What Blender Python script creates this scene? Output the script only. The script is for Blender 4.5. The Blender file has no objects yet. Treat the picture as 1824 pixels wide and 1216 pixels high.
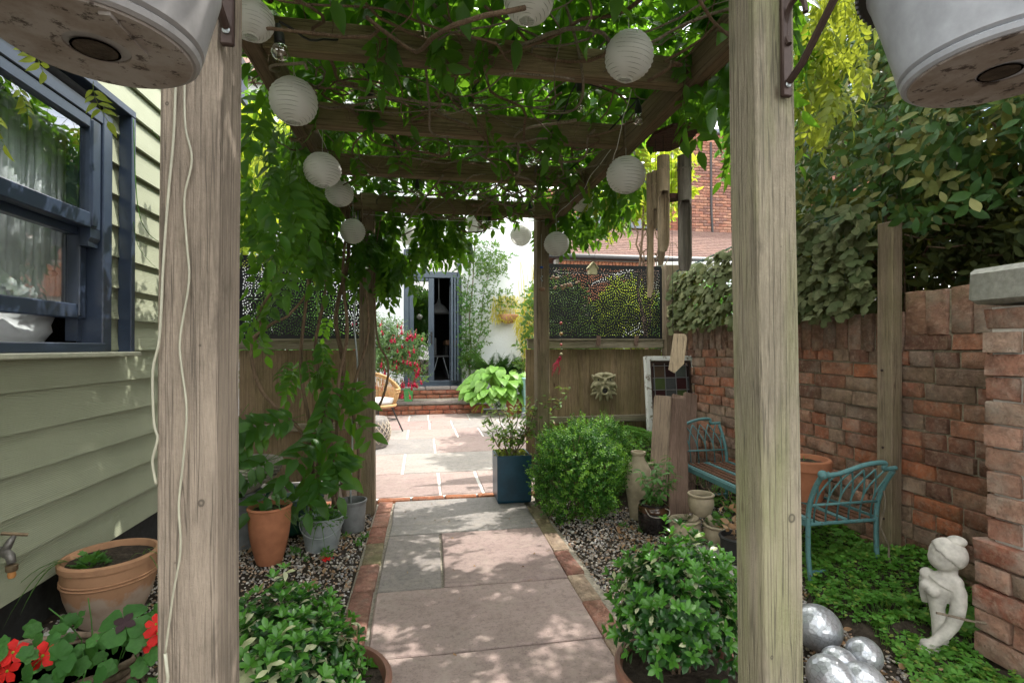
import bpy, bmesh, math, random
import numpy as np
from mathutils import Vector, Matrix
random.seed(7); rng = np.random.default_rng(11)
S = bpy.context.scene
R = math.radians
# ------------------------------------------------------------------ camera
cam_data = bpy.data.cameras.new('camera'); cam = bpy.data.objects.new('camera', cam_data)
S.collection.objects.link(cam); S.camera = cam
cam_data.sensor_width = 36; cam_data.lens = 36 * 900 / 1824; cam_data.clip_start = .05; cam_data.clip_end = 400
CAM = Vector((0, 0, 1.1))
YAW, PIT, ROL = R(9.9), R(.65), R(-.18)
_f = Vector((math.sin(YAW) * math.cos(PIT), math.cos(YAW) * math.cos(PIT), math.sin(PIT)))
cam.matrix_world = Matrix.Translation(CAM) @ _f.to_track_quat('-Z', 'Y').to_matrix().to_4x4() @ Matrix.Rotation(ROL, 4, 'Z')
# ------------------------------------------------------------------ sky, sun, exposure
SUN_EL, SUN_AZ = R(58), R(76)        # azimuth from +Y towards +X
W = bpy.data.worlds.new('World'); S.world = W; W.use_nodes = True
nt = W.node_tree; nt.nodes.clear()
sky = nt.nodes.new('ShaderNodeTexSky'); sky.sky_type = 'NISHITA'; sky.sun_disc = False
sky.sun_elevation = SUN_EL; sky.sun_rotation = SUN_AZ
tc = nt.nodes.new('ShaderNodeTexCoord'); mp = nt.nodes.new('ShaderNodeMapping'); mp.inputs['Scale'].default_value = (1, 1, 2.2)
nz = nt.nodes.new('ShaderNodeTexNoise'); nz.inputs['Scale'].default_value = 2.4; nz.inputs['Detail'].default_value = 7; nz.inputs['Roughness'].default_value = .55
cr = nt.nodes.new('ShaderNodeValToRGB'); cr.color_ramp.elements[0].position = .36; cr.color_ramp.elements[1].position = .55
mx = nt.nodes.new('ShaderNodeMix'); mx.data_type = 'RGBA'; mx.inputs[7].default_value = (17, 16.6, 15.8, 1)
bg = nt.nodes.new('ShaderNodeBackground'); bg.inputs[1].default_value = .15
wo = nt.nodes.new('ShaderNodeOutputWorld')
L = nt.links.new
L(tc.outputs['Generated'], mp.inputs[0]); L(mp.outputs[0], nz.inputs['Vector']); L(nz.outputs[0], cr.inputs[0])
L(cr.outputs[0], mx.inputs[0]); L(sky.outputs[0], mx.inputs[6]); L(mx.outputs[2], bg.inputs[0]); L(bg.outputs[0], wo.inputs[0])
sd = bpy.data.lights.new('sun', 'SUN'); sd.energy = 2.5; sd.angle = R(.5); sd.color = (1, .95, .87)
sun = bpy.data.objects.new('sun', sd); S.collection.objects.link(sun)
sv = Vector((math.sin(SUN_AZ) * math.cos(SUN_EL), math.cos(SUN_AZ) * math.cos(SUN_EL), math.sin(SUN_EL)))
sun.rotation_euler = sv.to_track_quat('Z', 'Y').to_euler(); sun.location = (6, 2, 9)
S.view_settings.view_transform = 'Standard'; S.view_settings.look = 'None'; S.view_settings.gamma = 1
S.view_settings.use_curve_mapping = False; S.view_settings.exposure = 1.25
S.cycles.max_bounces = 8; S.cycles.transparent_max_bounces = 12; S.cycles.diffuse_bounces = 3
# ------------------------------------------------------------------ materials
class MT:
    def __init__(s, name):
        s.m = bpy.data.materials.new(name); s.m.use_nodes = True; s.t = s.m.node_tree; s.t.nodes.clear()
        s.out = s.n('OutputMaterial'); s._g = None; s._t = None; s._o = None
    def n(s, k): return s.t.nodes.new('ShaderNode' + k)
    def set(s, i, v):
        if hasattr(v, 'is_output'): s.t.links.new(v, i)
        elif isinstance(v, (tuple, list)) and len(v) == 3 and i.type == 'RGBA': i.default_value = (*v, 1)
        else: i.default_value = v
    def tex(s):
        if not s._t: s._t = s.n('TexCoord')
        return s._t
    @property
    def obj(s): return s.tex().outputs['Object']
    @property
    def uv(s): return s.tex().outputs['UV']
    @property
    def island(s):
        if not s._g: s._g = s.n('NewGeometry')
        return s._g.outputs['Random Per Island']
    @property
    def rand(s):
        if not s._o: s._o = s.n('ObjectInfo')
        return s._o.outputs['Random']
    def math(s, op, a, b=0.):
        k = s.n('Math'); k.operation = op; s.set(k.inputs[0], a); s.set(k.inputs[1], b); return k.outputs[0]
    def both(s): return s.math('FRACT', s.math('ADD', s.island, s.math('MULTIPLY', s.rand, 3.7)))
    def robj(s, sc=(1, 1, 1)):
        k = s.n('VectorMath'); k.operation = 'MULTIPLY_ADD'; s.set(k.inputs[0], s.rand); k.inputs[1].default_value = (37, 53, 71)
        s.set(k.inputs[2], s.obj); return s.map(k.outputs[0], sc)
    def map(s, v, sc=(1, 1, 1), rot=(0, 0, 0)):
        k = s.n('Mapping'); s.set(k.inputs[0], v); k.inputs['Scale'].default_value = sc; k.inputs['Rotation'].default_value = rot; return k.outputs[0]
    def noise(s, v, sc, det=4, ro=.55, di=0, col=False):
        k = s.n('TexNoise'); s.set(k.inputs['Vector'], v); k.inputs['Scale'].default_value = sc; k.inputs['Detail'].default_value = det
        k.inputs['Roughness'].default_value = ro; k.inputs['Distortion'].default_value = di; return k.outputs[1 if col else 0]
    def vor(s, v, sc, feat='F1', out=0):
        k = s.n('TexVoronoi'); k.feature = feat; s.set(k.inputs['Vector'], v); k.inputs['Scale'].default_value = sc; return k.outputs[out]
    def wave(s, v, sc, di=2, det=2, dsc=1, dirn='X'):
        k = s.n('TexWave'); k.bands_direction = dirn; s.set(k.inputs['Vector'], v); k.inputs['Scale'].default_value = sc
        k.inputs['Distortion'].default_value = di; k.inputs['Detail'].default_value = det; k.inputs['Detail Scale'].default_value = dsc; return k.outputs[1]
    def ramp(s, f, *st):
        k = s.n('ValToRGB'); s.set(k.inputs[0], f); e = k.color_ramp.elements
        while len(e) < len(st): e.new(.5)
        for x, (p, c) in zip(e, st):
            x.position = p; x.color = (c, c, c, 1) if isinstance(c, (int, float)) else (*c, 1)
        return k.outputs[0]
    def mix(s, f, a, b, mode='MIX'):
        k = s.n('Mix'); k.data_type = 'RGBA'; k.blend_type = mode; s.set(k.inputs[0], f); s.set(k.inputs[6], a); s.set(k.inputs[7], b); return k.outputs[2]
    def bump(s, h, st=.5, d=.01, prev=None):
        k = s.n('Bump'); s.set(k.inputs['Height'], h); k.inputs['Strength'].default_value = st; k.inputs['Distance'].default_value = d
        if prev is not None: s.set(k.inputs['Normal'], prev)
        return k.outputs[0]
    def pbr(s, base, rough=.6, spec=.5, metal=0., nor=None, coat=0.):
        k = s.n('BsdfPrincipled'); s.set(k.inputs['Base Color'], base); s.set(k.inputs['Roughness'], rough)
        s.set(k.inputs['Specular IOR Level'], spec); s.set(k.inputs['Metallic'], metal); k.inputs['Coat Weight'].default_value = coat
        if nor is not None: s.set(k.inputs['Normal'], nor)
        return k.outputs[0]
    def end(s, sh): s.t.links.new(sh, s.out.inputs[0]); return s.m

def plain(name, c, rough=.6, spec=.5, metal=0., var=.15, sc=30, bump=.15, d=.002, coat=0.):
    t = MT(name); n = t.noise(t.robj(), sc, 5, .6); n2 = t.noise(t.robj(), sc * .15, 3)
    b = t.mix(t.ramp(n, (.3, 0.), (.7, 1.)), tuple(x * (1 - var) for x in c), tuple(min(1, x * (1 + var)) for x in c))
    b = t.mix(t.ramp(n2, (.4, 0.), (.75, .5)), b, tuple(x * .65 for x in c))
    return t.end(t.pbr(b, rough, spec, metal, t.bump(n, bump, d), coat))

def wood(name, c, axis='Z', green=0., rough=.85, knots=True, dark=.55, kpts=()):
    t = MT(name); sq = {'X': (1.6, 22, 22), 'Y': (22, 1.6, 22), 'Z': (22, 22, 1.6)}[axis]
    v = t.robj(sq); g1 = t.noise(v, 3.0, 7, .68, .9); g2 = t.noise(t.robj(tuple(x * 3.5 for x in sq)), 3.5, 4, .7)
    b = t.mix(t.ramp(g1, (.3, 0.), (.68, 1.)), tuple(x * dark for x in c), c)
    b = t.mix(t.ramp(g2, (.44, 0.), (.70, .85)), b, tuple(x * .42 for x in c)); g3 = t.noise(t.robj(), 120, 5, .75); b = t.mix(t.ramp(g3, (.5, 0.), (.75, .5)), b, tuple(x * .5 for x in c))
    b = t.mix(t.ramp(t.noise(t.robj(), 2.5, 4), (.42, 0.), (.8, .7)), b, tuple(min(1, x * 1.5) for x in c))
    if green: b = t.mix(t.ramp(t.noise(t.robj(tuple(max(.4, x * .12) for x in sq)), 4, 4), (.42, 0.), (.75, green)), b, (c[0] * .62, c[1] * .82, c[2] * .38))
    b = t.mix(t.ramp(t.noise(t.robj((1, 1, .5)), 11, 5, .7), (.6, 0.), (.75, .5)), b, (.06, .05, .035))
    ck = t.noise(t.robj(tuple(x * (3.2 if x > 5 else .55) for x in sq)), 1.1, 3, .5, .3); b = t.mix(t.ramp(ck, (.475, 0.), (.49, .75), (.505, .75), (.52, 0.)), b, tuple(x * .3 for x in c))
    for (kx, ky, kz, kr) in kpts:
        vs_ = t.n('VectorMath'); vs_.operation = 'DISTANCE'; t.set(vs_.inputs[0], t.map(t.obj, (1, 1, .8))); vs_.inputs[1].default_value = (kx, ky, kz * .8)
        dd = t.math('DIVIDE', t.math('ADD', vs_.outputs['Value'], t.math('MULTIPLY', t.noise(t.obj, 40), .008)), kr); b = t.mix(t.ramp(dd, (.0, .75), (.25, .45), (.5, .25), (.62, .85), (.74, .85), (.82, .15), (1., 0.)), b, tuple(x * .28 for x in c))
    h = t.math('ADD', t.math('ADD', g1, t.math('MULTIPLY', g2, .7)), t.math('MULTIPLY', g3, .5))
    if knots:
        vv = t.vor(t.robj({'X': (2.5, 7, 7), 'Y': (7, 2.5, 7), 'Z': (7, 7, 2.5)}[axis]), 1.1)
        b = t.mix(t.ramp(vv, (.035, .9), (.075, 0.)), b, (c[0] * .25, c[1] * .2, c[2] * .17))
    return t.end(t.pbr(b, rough, .25, 0, t.bump(h, 1., .005)))

def leafm(name, c1, c2, tr=.32, rough=.42, spec=.4, tcol=None, fleck=None, uvv=False):
    t = MT(name); b = t.mix(t.both(), c1, c2)
    b = t.mix(t.ramp(t.noise(t.obj, 6, 3), (.35, 0.), (.7, .6)), b, tuple(x * .62 for x in c1))
    if uvv:
        w = t.wave(t.uv, 2.2, .6, 1, 1, 'Y'); b = t.mix(t.ramp(w, (.0, .55), (.25, 0.)), b, tuple(min(1, x * 1.5) for x in c2))
    if fleck: b = t.mix(t.ramp(t.math('FRACT', t.math('MULTIPLY', t.both(), 7.13)), (.86, 0.), (.9, 1.)), b, fleck)
    nor = t.bump(t.noise(t.obj, 60, 2), .25, .004)
    p = t.pbr(b, rough, spec, 0, nor)
    k = t.n('BsdfTranslucent'); tcx = tcol or (c2[0] * 2.0, c2[1] * 1.9, c2[2] * .8)
    t.set(k.inputs[0], t.mix(t.both(), tcx, tuple(x * .7 for x in tcx)))
    m = t.n('MixShader'); m.inputs[0].default_value = tr; t.t.links.new(p, m.inputs[1]); t.t.links.new(k.outputs[0], m.inputs[2])
    return t.end(m.outputs[0])

def brickm(name, cols, white=.5, moss=.3, scale=1.):
    t = MT(name); st = [(i / len(cols), c) for i, c in enumerate(cols)]
    b = t.ramp(t.rand, *st); t.t.nodes[-1].color_ramp.interpolation = 'CONSTANT' if len(cols) > 3 else 'LINEAR'
    v = t.robj(); n1 = t.noise(v, 22 * scale, 6, .68); n2 = t.noise(v, 90 * scale, 4, .7)
    b = t.mix(t.ramp(n1, (.38, 0.), (.62, .9)), b, t.mix(.6, b, (.07, .045, .035))); b = t.mix(t.ramp(t.noise(v, 48 * scale, 5, .7), (.5, 0.), (.68, .55)), b, (.40, .27, .20))
    b = t.mix(t.ramp(t.noise(v, 9 * scale, 5, .6), (.55 - .12 * white, 0.), (.78, white)), b, (.42, .37, .31))
    b = t.mix(t.ramp(t.noise(t.obj, 5, 4, .6), (.5, 0.), (.72, moss)), b, (.13, .13, .065))
    b = t.mix(t.ramp(n2, (.62, 0.), (.72, .5)), b, (.07, .055, .045))
    h = t.math('ADD', n1, t.math('MULTIPLY', n2, .6))
    return t.end(t.pbr(b, .95, .15, 0, t.bump(h, 1., .012)))

def stonem(name, c1, c2, spot=.25):
    t = MT(name); v = t.robj()
    b = t.mix(t.ramp(t.noise(v, 3.2, 6, .6, .8), (.3, 0.), (.7, 1.)), c1, c2)
    b = t.mix(t.ramp(t.noise(t.map(v, (1, 4, 1)), 5, 5, .65, 1.5), (.5, 0.), (.75, .45)), b, tuple(x * .66 for x in c1))
    b = t.mix(t.rand, b, t.mix(.25, b, (.5, .42, .36)))
    n = t.noise(v, 130, 4, .7); b = t.mix(t.ramp(n, (.56, 0.), (.66, spot + .2)), b, (.06, .055, .05)); b = t.mix(t.ramp(t.noise(v, 34, 6, .75), (.48, 0.), (.66, .5)), b, tuple(x * .55 for x in c1)); b = t.mix(t.ramp(t.noise(v, 7, 5, .7, 1.), (.52, 0.), (.7, .35)), b, (.42, .36, .30))
    b = t.mix(t.ramp(t.noise(v, 1.6, 4), (.55, 0.), (.8, .4)), b, (.13, .115, .10))
    h = t.math('ADD', t.noise(v, 12, 6, .6), t.math('MULTIPLY', n, .15))
    return t.end(t.pbr(b, .8, .3, 0, t.bump(h, .8, .01)))

def glassm(name, tint=(.9, .95, .95), rough=.01, refl=1.0):
    t = MT(name); f = t.n('Fresnel'); f.inputs[0].default_value = 1.5
    g = t.n('BsdfGlossy'); g.inputs['Roughness'].default_value = rough; g.inputs[0].default_value = (1, 1, 1, 1)
    tr = t.n('BsdfTransparent'); tr.inputs[0].default_value = (*tint, 1)
    m = t.n('MixShader'); gb_ = t.n('NewGeometry'); t.set(m.inputs[0], t.math('MULTIPLY', t.math('MINIMUM', t.math('MULTIPLY', f.outputs[0], refl), 1.), t.math('SUBTRACT', 1., gb_.outputs['Backfacing']))); t.t.links.new(tr.outputs[0], m.inputs[1]); t.t.links.new(g.outputs[0], m.inputs[2])
    return t.end(m.outputs[0])

M = {}
M['post_left'] = wood('rough_pink_brown_timber', (.315, .258, .205), 'Z', 0, kpts=((-.397, .998, .82, .013), (-.44, .998, .715, .009), (-.40, .998, 1.105, .008), (-.455, .998, 1.54, .009), (-.42, .998, .52, .007)))
M['post'] = wood('rough_greenish_timber', (.305, .268, .20), 'Z', .8, kpts=((.80, 1.0, .72, .016), (.75, 1.0, .42, .01), (.78, 1.0, 1.32, .008), (.73, 1.05, 1.0, .009)))
M['post_far'] = wood('weathered_timber', (.26, .20, .14), 'Z', .4)
M['beam'] = wood('beam_timber', (.25, .19, .115), 'X', .4)
M['side_beam'] = wood('side_beam_timber', (.20, .14, .09), 'Y', .3)
M['fence'] = wood('fence_board_timber', (.31, .225, .14), 'Z', .4)
M['rail'] = wood('fence_rail_timber', (.30, .26, .19), 'X', .5)
M['sleeper'] = wood('reclaimed_timber', (.23, .15, .115), 'Z', 0, knots=True)
M['sleeper_pale'] = wood('pale_reclaimed_timber', (.34, .25, .185), 'Z', 0)
M['bamboo'] = wood('old_bamboo', (.42, .33, .22), 'Z', 0, .6, False, .7)
M['bamboo_dark'] = wood('greyed_bamboo', (.20, .18, .15), 'Z', 0, .7, False, .6)
M['disc'] = wood('dark_stained_wood', (.10, .045, .035), 'X', 0, .5, False)
M['twig'] = wood('bark', (.22, .15, .10), 'Z', 0, .9, False, .5)
M['twig_grey'] = wood('grey_bark', (.27, .22, .17), 'Z', .2, .9, False, .5)
t = MT('sage_weatherboard'); v = t.robj((16, 1.2, 16)); g = t.noise(v, 2.4, 5, .6, 1.2); w = t.wave(t.robj((6, .35, 10)), 4.5, 4.5, 3, 1.3, 'Z')
b = t.mix(t.ramp(t.noise(t.robj(), 3, 4), (.35, 0.), (.7, 1.)), (.31, .33, .235), (.355, .375, .27))
b = t.mix(t.ramp(w, (.0, .16), (.3, 0.)), b, (.26, .27, .2)); b = t.mix(t.ramp(t.noise(t.robj((1, 1, 1)), 40, 5, .7), (.6, 0.), (.75, .3)), b, (.22, .22, .16))
M['siding'] = t.end(t.pbr(b, .55, .35, 0, t.bump(t.math('ADD', w, t.math('MULTIPLY', g, .8)), .45, .002)))
M['blue_paint'] = plain('dark_slate_blue_paint', (.035, .05, .085), .3, .5, var=.1, sc=40, bump=.03)
M['door_paint'] = plain('slate_grey_door_paint', (.05, .072, .10), .38, .5, var=.08, bump=.02)
M['cream_sill'] = plain('pale_sill_paint', (.42, .42, .33), .5)
M['glass'] = glassm('window_glass', (.93, .95, .95), .005, 3.2)
M['door_glass'] = glassm('door_glass', (.55, .6, .6), .005, 4.5)
M['bulb_glass'] = glassm('bulb_glass', (.88, .9, .86), .04, 5.)
M['dark'] = plain('unlit_interior_dark', (.02, .018, .016), .8)  # near-black colour stands in for unlit interiors and the mask's mouth
M['foundation'] = plain('near_black_matte', (.035, .035, .034), .8, var=.4)  # plain near-black colour of the base board, reused on the mask's eyes
M['felt'] = plain('roof_felt', (.05, .05, .05), .9)
t = MT('white_stucco'); n = t.noise(t.obj, 45, 5, .7)
b = t.mix(t.ramp(t.noise(t.obj, 1.3, 4), (.4, 0.), (.75, .4)), (.74, .77, .80), (.58, .61, .63))
M['stucco'] = t.end(t.pbr(b, .9, .2, 0, t.bump(n, .9, .012)))
RB = [(.33, .125, .07), (.37, .165, .10), (.25, .11, .07), (.33, .18, .12), (.17, .085, .06), (.29, .20, .14), (.42, .15, .075), (.23, .155, .115)]
M['brick'] = brickm('old_red_brick', RB, .45, .4)
M['brick_cap'] = brickm('weathered_coping_brick', [(.27, .15, .10), (.24, .16, .12), (.2, .12, .085), (.3, .17, .12)], .6, .8)
M['brick_pillar'] = brickm('pale_worn_brick', [(.34, .17, .12), (.38, .22, .16), (.30, .12, .08), (.36, .25, .19)], .8, .25)
M['brick_edge'] = brickm('paver_brick_red', [(.34, .15, .11), (.30, .15, .12), (.38, .19, .14)], .3, .2)
M['brick_cream'] = brickm('paver_brick_cream', [(.44, .35, .25), (.40, .30, .22)], .4, .2)
M['brick_mossy'] = brickm('paver_brick_mossy', [(.27, .23, .13), (.22, .20, .12)], .2, .8)
M['brick_house'] = brickm('neighbour_brick', [(.30, .125, .085), (.24, .11, .085), (.34, .16, .105), (.19, .095, .08), (.36, .19, .13), (.28, .13, .09)], .15, 0., 1)
M['brick_orange'] = brickm('orange_brick', [(.42, .15, .07), (.46, .18, .09), (.36, .13, .07)], .2, .05)
M['brick_step'] = brickm('step_brick', [(.36, .10, .055), (.30, .09, .055), (.40, .14, .08)], .25, .2)
M['mortar'] = plain('grey_mossy_mortar', (.29, .255, .19), .95, .2, var=.35, sc=70, bump=.7, d=.006)
M['mortar_pale'] = plain('pale_mortar', (.42, .39, .35), .95, .2, var=.2, sc=60, bump=.5, d=.004)
M['pointing'] = plain('white_pointing', (.60, .58, .54), .9, .2, var=.12, sc=60, bump=.4, d=.003)
M['grey_mortar'] = plain('path_mortar', (.30, .27, .22), .95, .2, var=.4, sc=60, bump=.6, d=.004)
M['slab_pink'] = stonem('pink_sandstone', (.28, .205, .19), (.35, .265, .243))
M['slab_grey'] = stonem('grey_sandstone', (.235, .22, .21), (.30, .28, .265))
M['slab_pale'] = stonem('pale_grey_sandstone', (.24, .235, .22), (.295, .285, .27), .15)
M['slab_dark'] = stonem('dark_grey_sandstone', (.19, .175, .17), (.27, .24, .225))
M['concrete'] = plain('lichened_concrete', (.30, .30, .27), .95, .2, var=.25, sc=50, bump=.6, d=.006)
M['soil'] = plain('dark_soil', (.045, .035, .026), .95, .2, var=.5, sc=50, bump=1, d=.01)
t = MT('mixed_pebbles'); b = t.ramp(t.island, (0., (.46, .40, .33)), (.14, (.27, .23, .20)), (.28, (.55, .50, .45)), (.4, (.38, .25, .17)), (.52, (.66, .63, .59)), (.64, (.16, .15, .155)), (.74, (.47, .34, .24)), (.86, (.37, .36, .36)))
t.t.nodes[-1].color_ramp.interpolation = 'CONSTANT'; b = t.mix(t.ramp(t.noise(t.obj, 160, 3), (.4, 0.), (.7, .4)), b, (.2, .16, .13))
M['pebble'] = t.end(t.pbr(b, .7, .35))
M['dry_leaf'] = leafm('dry_fallen_leaf', (.30, .17, .09), (.45, .31, .19), .2, .8, .2, (.4, .25, .1))
M['terracotta'] = plain('terracotta', (.36, .145, .075), .8, .25, var=.18, sc=18, bump=.25)
t = MT('aged_terracotta'); v = t.robj(); sep = t.n('SeparateXYZ'); t.set(sep.inputs[0], t.obj)
f = t.math('ADD', t.math('MULTIPLY', sep.outputs[2], -4.2), t.noise(v, 8, 5, .65))
b = t.mix(t.ramp(f, (-.25, 0.), (.1, .8)), (.40, .22, .125), (.40, .33, .27)); b = t.mix(t.ramp(t.noise(v, 20, 4), (.5, 0.), (.75, .5)), b, (.24, .13, .08))
M['terracotta_old'] = t.end(t.pbr(b, .85, .25, 0, t.bump(t.noise(v, 30, 4), .3, .003)))
M['brown_pot'] = plain('brown_glazed_pot', (.20, .095, .065), .45, .5, var=.2, sc=20, bump=.1)
M['stone_pot'] = plain('sandy_stoneware', (.37, .31, .22), .85, .25, var=.2, sc=25, bump=.4, d=.003)
M['grey_pot'] = plain('grey_glazed_pot', (.17, .175, .18), .5, .5, var=.25, sc=22, bump=.25)
M['zinc'] = plain('dull_zinc', (.38, .42, .44), .5, .5, .45, var=.2, sc=14, bump=.1)
M['amber_glaze'] = plain('amber_brown_glaze', (.06, .028, .014), .2, .6, var=.4)
M['black_glaze'] = plain('black_brown_glaze', (.014, .012, .012), .18, .6, var=.5, bump=.05)
M['blue_planter'] = plain('petrol_blue_glaze', (.008, .05, .085), .35, .5, var=.35, sc=8, bump=.1)
M['turquoise'] = (lambda t: t.end(t.pbr(t.mix(t.ramp(t.noise(t.obj, 90, 5, .7), (.58, 0.), (.66, .85)), t.mix(t.noise(t.obj, 25, 3), (.055, .155, .165), (.11, .235, .24)), (.09, .05, .035)), .6, .35, 0, t.bump(t.noise(t.obj, 110, 4), .4, .002))))(MT('chipped_turquoise_paint'))
M['pale_turquoise'] = plain('pale_turquoise_wood_paint', (.24, .42, .42), .6, var=.1)
M['rust'] = plain('rusty_iron', (.13, .065, .04), .8, .3, .2, var=.5, sc=60, bump=.6)
M['iron'] = plain('dark_iron', (.05, .03, .025), .55, .5, .4, var=.3)
M['black'] = plain('black_plastic', (.012, .012, .013), .5)
M['black_metal'] = plain('black_screen_metal', (.012, .013, .015), .45, .4, bump=.02)
M['white_plastic'] = plain('dirty_white_plastic', (.31, .33, .37), .42, .4, var=.2, sc=30, bump=.1)
M['shaded_plastic'] = plain('shaded_white_plastic', (.22, .215, .215), .45, .4, var=.2, sc=30, bump=.15)  # white plastic darkened, the left pot's shade put into its colour
M['stained_base'] = (lambda t: t.end(t.pbr(t.mix(t.ramp(t.noise(t.obj, 42, 6, .75), (.56, 0.), (.62, .9)), t.mix(t.ramp(t.noise(t.obj, 14, 5, .65), (.45, 0.), (.62, .75)), (.27, .25, .235), (.17, .135, .11)), (.035, .025, .02)), .65, .3, 0, t.bump(t.noise(t.obj, 60, 4), .4, .003))))(MT('stained_pot_base'))
M['cream_plastic'] = plain('grimy_pot_base', (.21, .19, .175), .6, .3, var=.6, sc=26, bump=.3)
t = MT('lantern_paper'); p = t.pbr((.80, .80, .78), .8, .2); k = t.n('BsdfTranslucent'); k.inputs[0].default_value = (.88, .88, .85, 1)
m_ = t.n('MixShader'); m_.inputs[0].default_value = .5; t.t.links.new(p, m_.inputs[1]); t.t.links.new(k.outputs[0], m_.inputs[2]); M['paper'] = t.end(m_.outputs[0])
M['rib'] = plain('lantern_rib', (.42, .42, .39), .6)
M['wire'] = plain('white_wire', (.55, .55, .52), .5)
M['cord'] = plain('pale_clear_cable', (.36, .35, .27), .35, .6, var=.15)
M['black_cord'] = plain('black_cable', (.012, .012, .012), .5)
M['rattan'] = plain('rattan', (.50, .30, .13), .5, .4, var=.2, sc=60)
M['macrame'] = plain('pale_rope', (.45, .38, .30), .9, var=.2, sc=80, bump=.8)
M['cushion'] = plain('off_white_cloth', (.70, .69, .66), .95, var=.05)
M['grey_cloth'] = plain('grey_white_bedding', (.72, .74, .76), .95, var=.1, sc=8)
M['wicker'] = plain('brown_wicker', (.17, .12, .085), .85, var=.4, sc=60, bump=1, d=.004)
M['rope_grey'] = plain('bleached_woven_rope', (.34, .31, .27), .9, var=.3, sc=60, bump=1, d=.004)
M['statue'] = plain('pale_carved_stone', (.47, .445, .41), .8, .25, var=.28, sc=32, bump=.5, d=.004)
M['mask'] = plain('lichened_cast_stone', (.31, .285, .18), .9, .2, var=.3, sc=30, bump=.3, d=.002)
M['crackle'] = (lambda t: t.end(t.pbr(t.mix(t.ramp(t.vor(t.robj(), 55, 'DISTANCE_TO_EDGE'), (.0, .8), (.06, 0.)), (.50, .52, .56), t.mix(t.noise(t.robj(), 9, 5), (.10, .11, .12), (.42, .44, .48))), .28, .5, .6, t.bump(t.vor(t.robj(), 70), .35, .004))))(MT('crackled_mirror_glass'))
M['white_flake'] = (lambda t: t.end(t.pbr(t.mix(t.ramp(t.noise(t.obj, 26, 5, .7), (.56, 0.), (.6, 1.)), (.62, .63, .61), (.25, .22, .18)), .75, .3, 0, t.bump(t.ramp(t.noise(t.obj, 26, 5, .7), (.56, 1.), (.6, 0.)), .8, .004))))(MT('flaking_white_paint'))
M['lead'] = plain('lead_came', (.22, .23, .25), .5, .5, .5)
for k, c in dict(pane_brown=(.07, .05, .035), pane_plum=(.025, .013, .016), pane_grey=(.075, .095, .09), pane_green=(.06, .09, .035), pane_smoke=(.06, .07, .075), pane_red=(.035, .013, .016)).items():
    M[k] = plain(k.replace('pane', 'stained_glass'), c, .12, .5, var=.15, sc=20, bump=.15)
M['tile'] = brickm('roof_tile', [(.19, .115, .10), (.22, .135, .115), (.16, .10, .09)], .15, .1)
M['white_paint'] = plain('white_gloss_paint', (.72, .73, .73), .4)
M['gutter'] = plain('black_gutter', (.03, .03, .032), .4)
M['shed_blue'] = plain('slate_lead_flashing', (.13, .15, .18), .6)
M['yellow_wood'] = plain('pale_birdhouse_wood', (.36, .33, .19), .8)
M['brass'] = plain('tarnished_brass', (.22, .16, .10), .45, .5, .7, var=.3, sc=60)
M['grey_metal'] = plain('dull_tap_metal', (.16, .15, .14), .5, .5, .6, var=.3, sc=60)
M['orange_plastic'] = plain('orange_hose_fitting', (.45, .20, .06), .5)
M['green_plastic'] = plain('bottle_green_plastic', (.012, .075, .06), .4)
M['bright_green'] = plain('bright_green_plastic', (.06, .30, .08), .4)
M['bead_red'] = plain('coral_bead', (.35, .06, .05), .4); M['bead_blue'] = plain('blue_bead', (.02, .08, .35), .2)
M['bead_gold'] = plain('amber_bead', (.30, .17, .05), .4); M['shell'] = plain('brown_shell', (.25, .14, .08), .5)
# foliage
M['wisteria'] = leafm('wisteria_leaf', (.018, .062, .011), (.045, .14, .02), .42, .4, .35, (.24, .52, .028))
M['wisteria_yellow'] = leafm('young_wisteria_leaf', (.13, .20, .03), (.22, .27, .04), .5, .45, .35, (.55, .62, .06))
M['elaeagnus'] = leafm('elaeagnus_leaf', (.014, .058, .012), (.045, .115, .022), .2, .5, .22, (.25, .32, .05), (.20, .20, .07))
M['elaeagnus_back'] = leafm('olive_leaf_underside', (.11, .13, .04), (.19, .20, .065), .2, .6, .15)
M['faux_ivy'] = leafm('dusty_artificial_ivy', (.06, .085, .032), (.165, .175, .085), .1, .75, .15)
M['euonymus'] = leafm('glossy_shrub_leaf', (.011, .05, .010), (.028, .10, .016), .18, .28, .4)
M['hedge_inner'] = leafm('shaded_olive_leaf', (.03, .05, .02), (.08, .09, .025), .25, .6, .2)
M['euonymus_lime'] = leafm('young_glossy_leaf', (.05, .17, .02), (.085, .24, .03), .28, .28, .5)
M['euonymus_cream'] = leafm('cream_variegated_leaf', (.50, .53, .30), (.60, .62, .42), .28, .35, .5, (.5, .5, .25))
M['box'] = leafm('box_leaf', (.022, .085, .014), (.06, .18, .026), .25, .42, .22)
M['box_tip'] = leafm('box_young_leaf', (.12, .28, .04), (.18, .36, .06), .3, .42, .25)
M['clover'] = leafm('clover_leaf', (.07, .21, .03), (.13, .31, .045), .32, .5, .3, None, (.20, .27, .05))
M['hosta'] = leafm('hosta_leaf', (.12, .27, .045), (.2, .38, .07), .28, .4, .4, uvv=True)
M['geranium'] = leafm('geranium_leaf', (.03, .11, .022), (.07, .20, .04), .25, .5, .3)
M['geranium_dark'] = leafm('dark_purple_leaf_centre', (.03, .014, .02), (.045, .02, .025), .1, .5, .3)
M['red_petal'] = leafm('scarlet_petal', (.62, .012, .01), (.75, .02, .015), .3, .5, .3, (.9, .02, .01))
M['fuchsia'] = leafm('fuchsia_flower', (.45, .02, .06), (.60, .04, .12), .3, .5, .3, (.7, .03, .1))
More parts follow.
